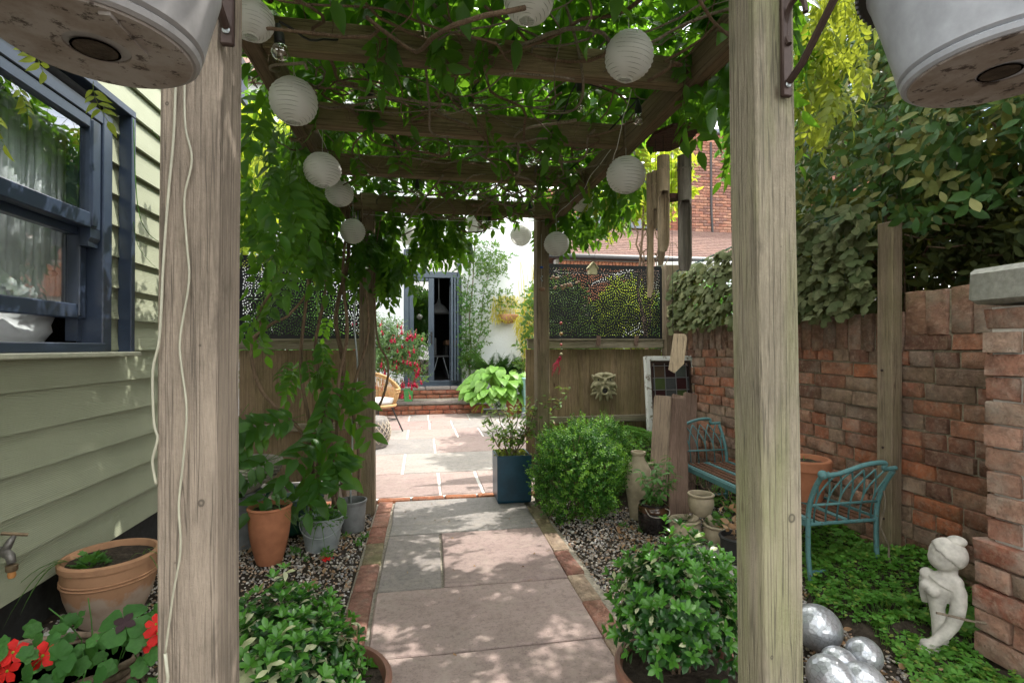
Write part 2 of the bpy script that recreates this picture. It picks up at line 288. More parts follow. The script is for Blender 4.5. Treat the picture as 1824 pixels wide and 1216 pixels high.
M['fuchsia_leaf'] = leafm('fuchsia_leaf', (.08, .16, .06), (.13, .23, .09), .3, .5, .3)
M['rose_leaf'] = leafm('climber_leaf', (.05, .12, .03), (.12, .22, .05), .35, .45, .4)
M['bamboo_leaf'] = leafm('golden_bamboo_leaf', (.42, .38, .06), (.55, .50, .10), .45, .5, .3, (.9, .8, .1))
M['fern'] = leafm('fern_leaf', (.03, .09, .03), (.05, .12, .035), .25, .5, .3)
M['grassy'] = leafm('strap_leaf', (.05, .13, .025), (.10, .2, .04), .3, .5, .3)
M['lime'] = leafm('lime_leaf', (.2, .34, .04), (.32, .45, .05), .5, .5, .3, (.75, .85, .06))
M['mid'] = leafm('mid_green_leaf', (.06, .17, .035), (.1, .25, .05), .3, .45, .35)
M['planter_leaf'] = leafm('bronze_edged_leaf', (.09, .20, .045), (.18, .29, .07), .35, .4, .4, None, (.28, .14, .06))
M['moss'] = leafm('moss_tuft', (.14, .19, .03), (.22, .26, .05), .2, .8, .2)
# ------------------------------------------------------------------ mesh helpers
WM = {}
def link(name, data, parent=None, mw=None):
    o = bpy.data.objects.new(name, data); S.collection.objects.link(o); mw = mw or Matrix()
    if parent:
        pm = WM[parent.name]; o.parent = parent; o.matrix_parent_inverse = pm.inverted()
    o.matrix_basis = mw; WM[o.name] = mw
    return o
def thing(name, label, cat, loc=(0, 0, 0), group=None, rz=0):
    o = link(name, None, None, Matrix.Translation(Vector(loc)) @ Matrix.Rotation(rz, 4, 'Z'))
    o.empty_display_size = .1; o['label'] = label; o['category'] = cat
    if group: o['group'] = group
    return o
def tag(o, label, cat, group=None):
    o['label'] = label; o['category'] = cat
    if group: o['group'] = group
    return o
def stuff(o): o['kind'] = 'stuff'; return o
def struct(o): o['kind'] = 'structure'; return o

class MB:
    def __init__(s): s.v = []; s.f = []; s.mx = Matrix(); s.mi = []; s.cm = 0
    def add(s, vs, fs):
        b = len(s.v); s.v += [s.mx @ Vector(v) for v in vs]; s.f += [tuple(b + i for i in f) for f in fs]; s.mi += [s.cm] * len(fs); return s
    def box(s, c, d, rot=None, ch=0):
        x, y, z = d[0] / 2, d[1] / 2, d[2] / 2
        m = (rot or Matrix.Identity(3)); m = m.to_3x3()
        if ch <= 0:
            vs = [(sx * x, sy * y, sz * z) for sz in (-1, 1) for sy in (-1, 1) for sx in (-1, 1)]
            fs = [(0, 2, 3, 1), (4, 5, 7, 6), (0, 1, 5, 4), (1, 3, 7, 5), (3, 2, 6, 7), (2, 0, 4, 6)]
        else:
            vs = []; id_ = {}
            for sx in (-1, 1):
                for sy in (-1, 1):
                    for sz in (-1, 1):
                        for a in range(3):
                            p = [sx * (x - ch), sy * (y - ch), sz * (z - ch)]; p[a] = (sx * x, sy * y, sz * z)[a]
                            id_[(sx, sy, sz, a)] = len(vs); vs.append(tuple(p))
            fs = []
            for a in range(3):
                b_, c_ = (a + 1) % 3, (a + 2) % 3
                for sg in (-1, 1):
                    q = []
                    for u, w in ((-1, -1), (1, -1), (1, 1), (-1, 1)):
                        k = [0, 0, 0]; k[a] = sg; k[b_] = u; k[c_] = w; q.append(id_[(*k, a)])
                    fs.append(tuple(q if sg > 0 else q[::-1]))
                for u in (-1, 1):       # edges parallel to axis a
                    for w in (-1, 1):
                        k = [0, 0, 0]; k[b_] = u; k[c_] = w; k1 = list(k); k2 = list(k); k1[a] = -1; k2[a] = 1
                        fs.append((id_[(*k1, b_)], id_[(*k2, b_)], id_[(*k2, c_)], id_[(*k1, c_)]))
            for sx in (-1, 1):
                for sy in (-1, 1):
                    for sz in (-1, 1): fs.append(tuple(id_[(sx, sy, sz, a)] for a in range(3)))
        c = Vector(c); return s.add([m @ Vector(v) + c for v in vs], fs)
    def beam(s, a, b, w, h, up=(0, 0, 1), ch=0):
        a, b = Vector(a), Vector(b); z = (b - a); l = z.length; z.normalize(); x = Vector(up).cross(z)
        if x.length < 1e-4: x = Vector((1, 0, 0)).cross(z)
        x.normalize(); y = z.cross(x); m = Matrix((x, y, z)).transposed(); return s.box((a + b) / 2, (w, h, l), m, ch)
    def tube(s, pts, r, n=6, cap=True):
        pts = [Vector(p) for p in pts]; k = len(pts); rr = r if isinstance(r, (list, tuple)) else [r] * k
        b = len(s.v); vs = []; ref = Vector((.13, .27, .95))
        for i, p in enumerate(pts):
            d = (pts[min(i + 1, k - 1)] - pts[max(i - 1, 0)])
            if d.length < 1e-9: d = Vector((0, 0, 1))
            d.normalize(); x = ref - d * ref.dot(d)
            if x.length < .05: x = Vector((1, 0, 0)) - d * d.x
            x.normalize(); ref = x; y = d.cross(x)
            vs += [p + (x * math.cos(2 * math.pi * j / n) + y * math.sin(2 * math.pi * j / n)) * rr[i] for j in range(n)]
        fs = [(i * n + j, i * n + (j + 1) % n, (i + 1) * n + (j + 1) % n, (i + 1) * n + j) for i in range(k - 1) for j in range(n)]
        if cap: fs += [tuple(range(n))[::-1], tuple((k - 1) * n + j for j in range(n))]
        return s.add(vs, fs)
    def lathe(s, prof, n=32, c=(0, 0, 0), sx=1, sy=1, rib=0, ribn=0, wob=0):
        vs = []; fs = []; c = Vector(c); k = len(prof)
        for i, (r, z) in enumerate(prof):
            for j in range(n):
                a = 2 * math.pi * j / n; q = r * (1 + wob * math.sin(a * 2 + z * 9 + 1))
                vs.append(c + Vector((q * math.cos(a) * sx, q * math.sin(a) * sy, z)))
        for i in range(k - 1):
            for j in range(n): fs.append((i * n + j, i * n + (j + 1) % n, (i + 1) * n + (j + 1) % n, (i + 1) * n + j))
        fs.append(tuple(range(n))[::-1])
        if prof[-1][0] > 1e-5: fs.append(tuple((k - 1) * n + j for j in range(n)))
        return s.add(vs, fs)
    def ball(s, c, r, nu=12, nv=8, sc=(1, 1, 1), rot=None):
        vs = []; m = rot.to_3x3() if rot else Matrix.Identity(3)
        for i in range(nv + 1):
            t_ = math.pi * i / nv
            for j in range(nu):
                p = 2 * math.pi * j / nu; vs.append(Vector(c) + m @ Vector((r * sc[0] * math.sin(t_) * math.cos(p), r * sc[1] * math.sin(t_) * math.sin(p), r * sc[2] * math.cos(t_))))
        fs = [(i * nu + j, (i + 1) * nu + j, (i + 1) * nu + (j + 1) % nu, i * nu + (j + 1) % nu) for i in range(nv) for j in range(nu)]
        return s.add(vs, fs)
    def prism(s, poly, a, b):   # poly: list of 3D points; extrude by vector b-a
        n = len(poly); d = Vector(b) - Vector(a); P = [Vector(p) for p in poly]
        return s.add(P + [p + d for p in P], [tuple(range(n))[::-1], tuple(range(n, 2 * n))] + [(i, (i + 1) % n, (i + 1) % n + n, i + n) for i in range(n)])
    def jit(s, a, sd=0):
        r_ = random.Random(sd); s.v = [v + Vector((r_.uniform(-a, a), r_.uniform(-a, a), r_.uniform(-a, a))) for v in s.v]; return s
    def mesh(s, name, mats, smooth=False):
        me = bpy.data.meshes.new(name); me.from_pydata([tuple(v) for v in s.v], [], s.f)
        for m in (mats if isinstance(mats, (list, tuple)) else [mats]): me.materials.append(M[m] if isinstance(m, str) else m)
        if any(s.mi): me.polygons.foreach_set('material_index', s.mi)
        bm = bmesh.new(); bm.from_mesh(me); bmesh.ops.recalc_face_normals(bm, faces=bm.faces); bm.to_mesh(me); bm.free()
        if smooth: me.shade_smooth() if smooth is True else me.set_sharp_from_angle(angle=R(smooth))
        if smooth and smooth is not True:
            me.shade_smooth(); me.set_sharp_from_angle(angle=R(smooth))
        return me
    def build(s, name, mats, parent=None, smooth=False, mw=None): return link(name, s.mesh(name, mats, smooth), parent, mw)

def inst(name, me, parent, mw): return link(name, me, parent, mw)
def TR(x, y=0, z=0): return Matrix.Translation((x, y, z))
def RZ(a): return Matrix.Rotation(a, 4, 'Z')
def RX(a): return Matrix.Rotation(a, 4, 'X')
def RY(a): return Matrix.Rotation(a, 4, 'Y')
def SC(x, y=None, z=None): return Matrix.Diagonal((x, x if y is None else y, x if z is None else z, 1))

def sculpt(name, mb, mat, parent, voxel=.005, it=4):
    me = mb.mesh('tmp_shape', mat); o = bpy.data.objects.new('tmp_shape', me); S.collection.objects.link(o)
    a = o.modifiers.new('r', 'REMESH'); a.mode = 'VOXEL'; a.voxel_size = voxel; b_ = o.modifiers.new('s', 'SMOOTH'); b_.iterations = it; b_.factor = .5
    dg = bpy.context.evaluated_depsgraph_get(); m2 = bpy.data.meshes.new_from_object(o.evaluated_get(dg)); m2.name = name; m2.shade_smooth()
    m2.materials.clear(); m2.materials.append(M[mat]); bpy.data.objects.remove(o); return link(name, m2, parent)

# ---- triangle templates and scattering
class T:
    def __init__(s, v, f, uv=None): s.v = np.array(v, float); s.f = np.array(f, int); s.uv = uv
    def me(s, name, mat):
        m = bpy.data.meshes.new(name); m.from_pydata(s.v.tolist(), [], s.f.tolist()); m.materials.append(M[mat]); m.shade_smooth()
        if s.uv is not None:
            l = m.uv_layers.new(name='UVMap'); u = np.array(s.uv)[s.f.ravel()]; l.data.foreach_set('uv', u.ravel())
        return m
def tjoin(parts):
    v = []; f = []; b = 0
    for t_, m in parts:
        m = np.array(m); v.append(t_.v @ m[:3, :3].T + m[:3, 3]); f.append(t_.f + b); b += len(t_.v)
    return T(np.concatenate(v), np.concatenate(f))
def leaf_t(l=1., w=.4, fold=.25, bend=.25, pk=.42, n=3, round_=False):
    v = [(0, 0, 0)]; f = []; uv = [(0, .5)]
    for i in range(1, n + 1):
        t_ = i / (n + 1); ww = (math.sin(math.pi * t_ ** (math.log(.5) / math.log(pk)))) ** (.6 if round_ else .9) * w / 2; z = l * t_; y = -bend * l * t_ * t_
        v += [(0, y, z), (-ww, y + fold * ww, z), (ww, y + fold * ww, z)]; uv += [(t_, .5), (t_, 0), (t_, 1)]
    v.append((0, -bend * l, l)); uv.append((1, .5)); k = len(v) - 1
    f += [(0, 2, 1), (0, 1, 3)]
    for i in range(n - 1):
        a = 1 + 3 * i; b = a + 3; f += [(a, a + 1, b + 1), (a, b + 1, b), (a, b, b + 2), (a, b + 2, a + 2)]
    a = 1 + 3 * (n - 1); f += [(a, a + 1, k), (a, k, a + 2)]
    return T(v, f, uv)
def frame(d, up=(0, 0, 1), pos=(0, 0, 0), s=1.):
    z = Vector(d).normalized(); u = Vector(up); x = u.cross(z)
    if x.length < 1e-3: x = Vector((1, 0, 0)).cross(z)
    x.normalize(); y = z.cross(x); m = Matrix.Identity(4)
    for i in range(3): m[i][0] = x[i] * s; m[i][1] = y[i] * s; m[i][2] = z[i] * s; m[i][3] = pos[i]
    return m
def stick_t(a, b, r=.002):
    a = Vector(a); b = Vector(b); m = frame(b - a, pos=a); l = (b - a).length
    vs = [m @ Vector((r * math.cos(q), r * math.sin(q), z)) for z in (0, l) for q in (0, 2.09, 4.19)]
    return T([tuple(v) for v in vs], [(0, 1, 4), (0, 4, 3), (1, 2, 5), (1, 5, 4), (2, 0, 3), (2, 3, 5)])
def frond_t(n=5, L=.26, ll=.075, lw=.42, sd=0, droop=.35):
    r_ = random.Random(sd); P = []; I = np.eye(4)
    def pt(t_): return Vector((.02 * math.sin(t_ * 3 + sd) * L * 4, -droop * L * t_ * t_, L * t_ * (1 - .12 * t_)))
    for i in range(4): P.append((stick_t(pt(i / 4), pt((i + 1) / 4), .0013), I))
    lt = leaf_t(1, lw, .28, .3, .4, 3)
    for i in range(n):
        t_ = .3 + .65 * i / n
        for sx in (-1, 1):
            d = Vector((sx * r_.uniform(.75, 1.1), r_.uniform(-.5, .1), r_.uniform(.35, .75)))
            P.append((lt, np.array(frame(d, (r_.uniform(-.3, .3), 1, .2), pt(t_ + r_.uniform(-.02, .02)), ll * r_.uniform(.8, 1.12) * (1 - .25 * abs(t_ - .6))))))
    P.append((lt, np.array(frame((r_.uniform(-.2, .2), -.5, 1), (0, 1, .2), pt(1), ll * 1.1))))
    return tjoin(P)
def merged(name, tmpls, mats4, idx, mat, parent):
    mats4 = np.array(mats4); idx = np.array(idx); V = []; F = []; b = 0
    for k, t_ in enumerate(tmpls):
        m = mats4[idx == k]
        if not len(m): continue
        v = np.einsum('nij,vj->nvi', m[:, :3, :3], t_.v) + m[:, None, :3, 3]
        f = t_.f[None] + (np.arange(len(m)) * len(t_.v))[:, None, None] + b
        V.append(v.reshape(-1, 3)); F.append(f.reshape(-1, 3)); b += len(m) * len(t_.v)
    V = np.concatenate(V); F = np.concatenate(F).astype(np.int32)
    me = bpy.data.meshes.new(name); me.vertices.add(len(V)); me.vertices.foreach_set('co', V.ravel())
    me.loops.add(F.size); me.loops.foreach_set('vertex_index', F.ravel()); me.polygons.add(len(F))
    me.polygons.foreach_set('loop_start', np.arange(0, F.size, 3, dtype=np.int32)); me.update(); me.validate(); me.shade_smooth()
    me.materials.append(M[mat]); return link(name, me, parent)
FN = np.array(_f); RN = np.array((math.cos(YAW), -math.sin(YAW), 0))
def vis_key(p):
    d = p - np.array(CAM); z = d @ FN; x = d @ RN
    if z <= .1: return 99
    return math.dist(p, CAM) + (0 if abs(x / z) < 1.05 and abs(d[2] / z) < .72 else 40)
def scatter(parent, tmpls, mats4, mat, name='leaf', mass='foliage', nmax=300, minkey=99):
    """the nearest nmax leaves in view are objects of their own, the rest one mass"""
    mats4 = [np.array(m) for m in mats4]; idx = [random.randrange(len(tmpls)) for _ in mats4]
    order = sorted(range(len(mats4)), key=lambda i: vis_key(mats4[i][:3, 3]))
    near = [i for i in order[:nmax] if vis_key(mats4[i][:3, 3]) < 40]; rest = [i for i in order if i not in set(near)]
    mes = [t_.me(name, mat) for t_ in tmpls]
    for i in near: link(name, mes[idx[i]], parent, Matrix(mats4[i].tolist()))
    if rest:
        o = merged(mass, tmpls, [mats4[i] for i in rest], [idx[i] for i in rest], mat, parent)
        if parent: stuff(o)
        return o
U = random.uniform
def proj(p):
    d = np.array(p) - np.array(CAM); z = d @ FN
    return (912 + 900 * (d @ RN) / z, 608 - 900 * (d[2] * math.cos(PIT) - math.sin(PIT) * math.hypot(d[0], d[1])) / z, z) if z > .05 else (-9999, 0, z)
def rdir(zmin=-1, zmax=1):
    z = U(zmin, zmax); a = U(0, 2 * math.pi); q = math.sqrt(1 - z * z); return Vector((q * math.cos(a), q * math.sin(a), z))
def wob(a, b, n, amp, sd=0, sag=0):
    r_ = random.Random(sd); a = Vector(a); b = Vector(b); o = []; ph = [r_.uniform(0, 6.28) for _ in range(6)]
    for i in range(n + 1):
        t_ = i / n; e = math.sin(math.pi * t_) ** .5 if 0 < t_ < 1 else 0
        o.append(a.lerp(b, t_) + Vector((math.sin(t_ * 9 + ph[0]) + .5 * math.sin(t_ * 21 + ph[1]), math.sin(t_ * 8 + ph[2]) + .5 * math.sin(t_ * 19 + ph[3]), .6 * math.sin(t_ * 10 + ph[4]))) * amp * e - Vector((0, 0, sag * 4 * t_ * (1 - t_))))
    return o
def slab_mesh(x0, x1, y0, y1, z0, z1, mat, sd=0, cut=None):
    """stone slab with uneven edges; cut: four corner points instead of the rectangle"""
    r_ = random.Random(sd); c = cut or [(x0, y0), (x1, y0), (x1, y1), (x0, y1)]; P = []
    for i in range(4):
        a, b = c[i], c[(i + 1) % 4]
        for k in range(3): t_ = k / 3; P.append((a[0] + (b[0] - a[0]) * t_ + r_.uniform(-.0035, .0035), a[1] + (b[1] - a[1]) * t_ + r_.uniform(-.0035, .0035)))
    cx = sum(p[0] for p in P) / 12; cy = sum(p[1] for p in P) / 12; n = 12
    def ins(p, d): l = math.hypot(p[0] - cx, p[1] - cy); return (cx + (p[0] - cx) * (1 - d / l), cy + (p[1] - cy) * (1 - d / l))
    vs = [(*p, z0) for p in P] + [(*p, z1 - .005) for p in P] + [(*ins(p, .007), z1 + r_.uniform(-.0008, .0008)) for p in P]
    fs = [tuple(range(24, 36))] + [(k * n + j, k * n + (j + 1) % n, (k + 1) * n + (j + 1) % n, (k + 1) * n + j) for k in (0, 1) for j in range(n)]
    b = MB(); b.add(vs, fs); return b
def brick_set(l, w, h, mat, n=6, jit=.0025, ch=.006, name='brick'):
    return [MB().box((0, 0, 0), (l, w, h), ch=ch).jit(jit, i + int(l * 999)).mesh(name, mat, smooth=50) for i in range(n)]
def lay(parent, mes, mw, name='brick'): return link(name, random.choice(mes), parent, mw)
def pot(prof, **k): return MB().lathe(prof, **k)
def potprof(r0, r1, h, rim=.012, t_=.01, rimh=.03, bulge=0., fill=.03):
    P = [(r0, 0)]
    for i in range(1, 7): q = i / 6; P.append((r0 + (r1 - r0) * q + bulge * math.sin(math.pi * q), (h - rimh) * q))
    P += [(r1 + rim, h - rimh + .002), (r1 + rim + .002, h - .006), (r1 + rim - .003, h), (r1 - t_ + .004, h), (r1 - t_, h - .01), (r1 - t_ - .004, h - fill)]
    return P
# ================================================================== ground and paving
g = MB(); g.add([(-40, -30, -.035), (40, -30, -.035), (40, 60, -.035), (-40, 60, -.035)], [(0, 1, 2, 3)]); struct(g.build('ground', 'soil'))
path = link('path', None); path.empty_display_size = .1; struct(path)
MB().box((.24, 1.6, -.031), (1.14, 4.25, .03)).build('mortar_bed', 'grey_mortar', path)
def flag(parent, x0, x1, y0, y1, mat, sd, gap=.006, cut=None, name='flagstone', z=0.):
    x0 += gap; x1 -= gap; y0 += gap * .7; y1 -= gap * .7
    if cut: cx = sum(c[0] for c in cut) / 4; cy = sum(c[1] for c in cut) / 4
    else: cx, cy = (x0 + x1) / 2, (y0 + y1) / 2
    c2 = [(a - cx, b_ - cy) for a, b_ in cut] if cut else None
    return slab_mesh(x0 - cx, x1 - cx, y0 - cy, y1 - cy, -.03, 0, mat, sd, c2).build(name, mat, parent, smooth=25, mw=TR(cx, cy, z + U(-.0008, .0008)))
flag(path, -.215, .705, 3.045, 3.715, 'slab_grey', 1, cut=[(-.199, 3.052), (.698, 3.046), (.705, 3.712), (-.205, 3.714)])
flag(path, 0, 0, 0, 0, 'slab_dark', 2, cut=[(-.212, 2.364), (.078, 2.362), (.089, 3.038), (-.201, 3.040)])
flag(path, 0, 0, 0, 0, 'slab_pink', 3, cut=[(.092, 2.362), (.682, 2.356), (.695, 3.034), (.101, 3.038)])
flag(path, 0, 0, 0, 0, 'slab_pink', 4, cut=[(-.20, 1.860), (.668, 1.852), (.680, 2.344), (-.212, 2.354)])
flag(path, 0, 0, 0, 0, 'slab_pink', 5, cut=[(-.195, 1.15), (.668, 1.15), (.666, 1.840), (-.198, 1.848)])
flag(path, -.2, .67, .5, 1.14, 'slab_grey', 6); flag(path, -.2, .67, -.2, .49, 'slab_pink', 7)
edge = link('path_edging', None); struct(edge)
E1 = brick_set(.095, .245, .06, 'brick_edge', 4); E2 = brick_set(.095, .245, .06, 'brick_cream', 3); E3 = brick_set(.095, .245, .06, 'brick_mossy', 3)
ys = [3.722, 3.478, 3.21, 2.948, 2.666, 2.39, 2.13, 1.87, 1.61, 1.35, 1.09]
for i in range(len(ys) - 1):
    a, b_ = ys[i + 1], ys[i]; s_ = (b_ - a - .012) / .245
    lay(edge, E3 if i in (3,) else E1, TR(-.268 - .002 * (i % 3), (a + b_) / 2, -.026 + U(-.004, .003)) @ RZ(U(-.02, .02)) @ SC(1, s_, 1))
ys = [3.445, 3.18, 2.92, 2.657, 2.38, 2.118, 1.845, 1.58, 1.32, 1.06]
for i in range(len(ys) - 1):
    a, b_ = ys[i + 1], ys[i]; s_ = (b_ - a - .014) / .245
    lay(edge, (E3, E3, E2, E1, E2, E1, E2, E1, E1)[i], TR(.745 - .011 * i * .5, (a + b_) / 2, -.026 + U(-.004, .003)) @ RZ(U(-.02, .03)) @ SC(.93, s_, 1))
# patio
patio = link('patio', None); struct(patio)
MB().box((0, 6.43, -.0235), (4.4, 4.04, .035)).build('pointing', 'pointing', patio); MB().box((.235, 4.10, -.0235), (1.37, .619, .035)).build('pointing', 'pointing', patio)
rows = [((3.825, 4.52), (-.44, .123, .443, .91), ('slab_pink', 'slab_pink', 'slab_pink')),
        ((4.52, 5.36), (-1.7, -.92, -.187, 1.10, 1.75), ('slab_pink', 'slab_pink', 'slab_pale', 'slab_pink')),
        ((5.36, 6.23), (-1.8, -.62, .118, .92, 1.75), ('slab_pink', 'slab_grey', 'slab_pink', 'slab_pink')),
        ((6.23, 6.94), (-1.7, -.75, -.2, .414, .73, 1.3, 1.9), ('slab_pink', 'slab_pale', 'slab_pink', 'slab_pink', 'slab_grey', 'slab_pink')),
        ((6.94, 7.73), (-1.7, -.8, .08, .40, 1.1, 1.9), ('slab_grey', 'slab_pink', 'slab_pink', 'slab_grey', 'slab_grey')),
        ((7.73, 8.44), (-1.7, -.9, -.225, .068, .698, 1.3, 1.9), ('slab_pink', 'slab_pink', 'slab_grey', 'slab_pink', 'slab_grey', 'slab_pink'))]
for r_, ((y0, y1), xs, ms) in enumerate(rows):
    for i in range(len(xs) - 1): flag(patio, xs[i], xs[i + 1], y0, y1, ms[i], 20 + r_ * 7 + i, gap=.011)
E4 = brick_set(.225, .075, .06, 'brick_orange', 4)
for i, x in enumerate((-.70, -.46, -.215, .03, .27, .51, .755, .99)): lay(patio, E4, TR(x, 3.772, -.028) @ RZ(U(-.015, .015)))
# gravel beds: base sheet + pebbles
gv = MB(); gv.add([(-1.7, .4, -.024), (-.32, .4, -.024), (-.32, 3.72, -.024), (-1.7, 3.9, -.024)], [(0, 1, 2, 3)]); struct(gv.build('gravel_base', 'soil'))
gv = MB(); gv.add([(.79, .4, -.024), (2.3, .4, -.024), (2.3, 4.3, -.024), (.80, 4.3, -.024)], [(0, 1, 2, 3)]); struct(gv.build('gravel_base', 'soil'))
def pebble_t(sd):
    r_ = random.Random(sd); b = MB().ball((0, 0, 0), 1, 5, 3, (1, U(.65, .9), U(.4, .65))); v = []; f = []
    for p in b.v: v.append(tuple(p * r_.uniform(.85, 1.12)))
    for q in b.f:
        if len(set(tuple(round(c, 4) for c in b.v[i]) for i in q)) < 3: continue
        f.append(q[:3]); f.append((q[0], q[2], q[3]))
    return T(v, f)
PT = [pebble_t(i) for i in range(6)]
def pebbles(n, fn, zf=None, lo=.005, hi=.0105):
    o = []
    while len(o) < n:
        p = fn()
        if p is None: continue
        s_ = U(lo, hi) * (1.35 if random.random() < .07 else 1)
        o.append(TR(p[0], p[1], (zf(p) if zf else -.02) + U(0, .009)) @ RZ(U(0, 6.3)) @ RX(U(-.5, .5)) @ RY(U(-.5, .5)) @ SC(s_))
    return o
def clover_in(x, y): return x > 1.60 + (y - 1.55) * .27 + .05 * math.sin(y * 9) and 1.15 < y < 3.3
pm = pebbles(9500, lambda: (U(-1.5, -.335), 3.75 - 2.5 * random.random() ** 1.0))
pm += pebbles(11500, lambda: (lambda x, y: None if clover_in(x - .12, y) else (x, y))(U(.80, 2.0), U(1.0, 3.55)))
L_ = merged('gravel', PT, [np.array(m) for m in pm], [random.randrange(6) for _ in pm], 'pebble', None); L_['kind'] = 'stuff'
dl = [leaf_t(1, .45, .5, .6), leaf_t(1, .6, -.3, -.4)]
dm = []
for i in range(620):
    k = random.random()
    if k < .38: x, y = U(-1.3, -.34), U(1.9, 3.6)
    elif k < .62: x, y = U(1.1, 1.75), U(2.3, 2.95)
    else: x, y = U(.9, 1.9), U(1.2, 2.4)
    dm.append(np.array(frame(rdir(-.2, .35), rdir(.3, 1), (x, y, -.002 + U(0, .012)), U(.015, .042))))
tag(stuff(merged('leaf_litter', dl, dm, [random.randrange(2) for _ in dm], 'dry_leaf', None)), 'curled dry brown leaves lying over the gravel beds', 'leaf litter')
# stepping slab in right gravel
st = slab_mesh(0, 0, 0, 0, -.03, 0, 'concrete', 3, [(-.21, -.17), (.14, -.26), (.24, .05), (-.10, .27)]).build('stepping_stone', 'concrete', None, smooth=25, mw=TR(1.46, 2.42, .006))
tag(st, 'grey stone slab set in the right gravel bed behind the potted shrub', 'stepping stone')

# ================================================================== weatherboarded garden building (left)
bd = thing('garden_building', 'sage green weatherboarded outbuilding with dark slate sash window on the left', 'building', (-1.5, 2.2, 0))
Y0, Y1, WX = .3, 3.92, -1.5
MB().box((WX - .09, (Y0 + Y1) / 2, .115), (.08, Y1 - Y0 - .1, .31)).build('foundation', 'foundation', bd)
WY0, WY1, WZ0, WZ1 = 1.30, 2.70, 1.085, 2.20
ws = MB()
for (a, b_, z0, z1) in ((Y0, Y1, .2, WZ0), (Y0, Y1, WZ1, 3.05)): ws.box((WX - .05, (a + b_) / 2, (z0 + z1) / 2), (.06, b_ - a, z1 - z0))
ws.box((WX - .05, (Y0 + WY0) / 2, (WZ0 + WZ1) / 2), (.06, WY0 - Y0, WZ1 - WZ0)); ws.box((WX - .05, (WY1 + Y1) / 2, (WZ0 + WZ1) / 2), (.06, Y1 - WY1, WZ1 - WZ0))
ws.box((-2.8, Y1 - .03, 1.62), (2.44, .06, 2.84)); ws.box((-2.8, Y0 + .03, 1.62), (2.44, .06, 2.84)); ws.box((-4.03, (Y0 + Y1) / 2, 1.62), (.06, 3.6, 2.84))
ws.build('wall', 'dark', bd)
nb_ = 19; ph = .1517
for i in range(nb_):
    z = .2 + i * ph
    spans = [(Y0, Y1)]
    if z + ph > WZ0 + .03 and z < WZ1 - .02: spans = [(Y0, WY0), (WY1, Y1)]
    for a, b_ in spans:
        w0 = .006 * 0; m = MB()
        m.prism([(WX + .022, a, z - .018), (WX + .004, a, z - .018), (WX - .018, a, z + ph + .0), (WX - .006, a, z + ph + .004)], (0, a, 0), (0, b_, 0))
        m.build('weatherboard', 'siding', bd)
MB().box((WX + .005, Y1 + .012, 1.62), (.07, .024, 2.86)).build('corner_board', 'blue_paint', bd)
r_ = MB(); r_.box((-2.75, 2.1, 3.12), (2.9, 4.1, .06), RY(R(-3))); r_.build('roof', 'felt', bd)
MB().box((WX + .15, 2.1, 3.04), (.03, 4.14, .16)).build('fascia', 'blue_paint', bd)
# window
win = MB().box((WX - .02, WY1 - .035, (WZ0 + WZ1) / 2), (.11, .07, WZ1 - WZ0), ch=.004)
win.box((WX - .02, WY0 + .035, (WZ0 + WZ1) / 2), (.11, .07, WZ1 - WZ0), ch=.004); win.box((WX - .02, 2.0, WZ1 - .03), (.108, 1.26, .06), ch=.004)
win.box((WX - .015, 2.0, WZ0 + .02), (.13, 1.26, .04), ch=.004); win.box((WX - .075, WY1 - .085, (WZ0 + WZ1) / 2), (.05, .03, WZ1 - WZ0 - .1))
win = win.build('window', 'blue_paint', bd)
def sash(z0, z1, x, st_, rb, rt, name='sash'):
    m = MB(); y0, y1 = WY0 + .075, WY1 - .075
    for y in (y0 + st_ / 2, y1 - st_ / 2):
        m.box((x, y, (z0 + z1) / 2), (.045, st_, z1 - z0), ch=.004); m.box((x + .006, y - (.014 if y > 2 else -.014), (z0 + z1) / 2), (.046, st_ * .5, z1 - z0 - .02), ch=.004)
    m.box((x, 2.0, z0 + rb / 2), (.05, y1 - y0 - 2 * st_ + .002, rb), ch=.005); m.box((x, 2.0, z1 - rt / 2), (.045, y1 - y0 - 2 * st_ + .002, rt), ch=.005)
    m.build(name, 'blue_paint', win)
    MB().box((x - .002, 2.0, (z0 + rb + z1 - rt) / 2), (.006, y1 - y0 - 2 * st_, z1 - rt - z0 - rb)).build('glass', 'glass', win)
sash(1.64, 2.14, WX + .005, .075, .07, .05); sash(1.235, 1.66, WX - .052, .06, .065, .05)
h = MB(); h.prism([(WX + .028, WY1 - .15, 1.64), (WX + .028, WY1 - .15, 1.60), (WX + .018, WY1 - .15, 1.58), (WX + .02, WY1 - .15, 1.56), (WX - .015, WY1 - .15, 1.56), (WX - .015, WY1 - .15, 1.64)], (0, 0, 0), (0, .07, 0)); h.build('sash_horn', 'blue_paint', win)
MB().box((WX + .035, 2.05, WZ0 - .012), (.13, 1.56, .022), ch=.004).build('window_sill', 'cream_sill', bd)
tr_ = MB(); tr_.box((WX + .045, 2.80, 1.665), (.06, .035, 1.17), ch=.003); tr_.box((WX + .045, 2.03, 2.268), (.062, 1.575, .035), ch=.003)
tr_.box((WX + .045, 1.26, 1.665), (.06, .035, 1.17), ch=.003); tr_.build('window_surround', 'blue_paint', bd)
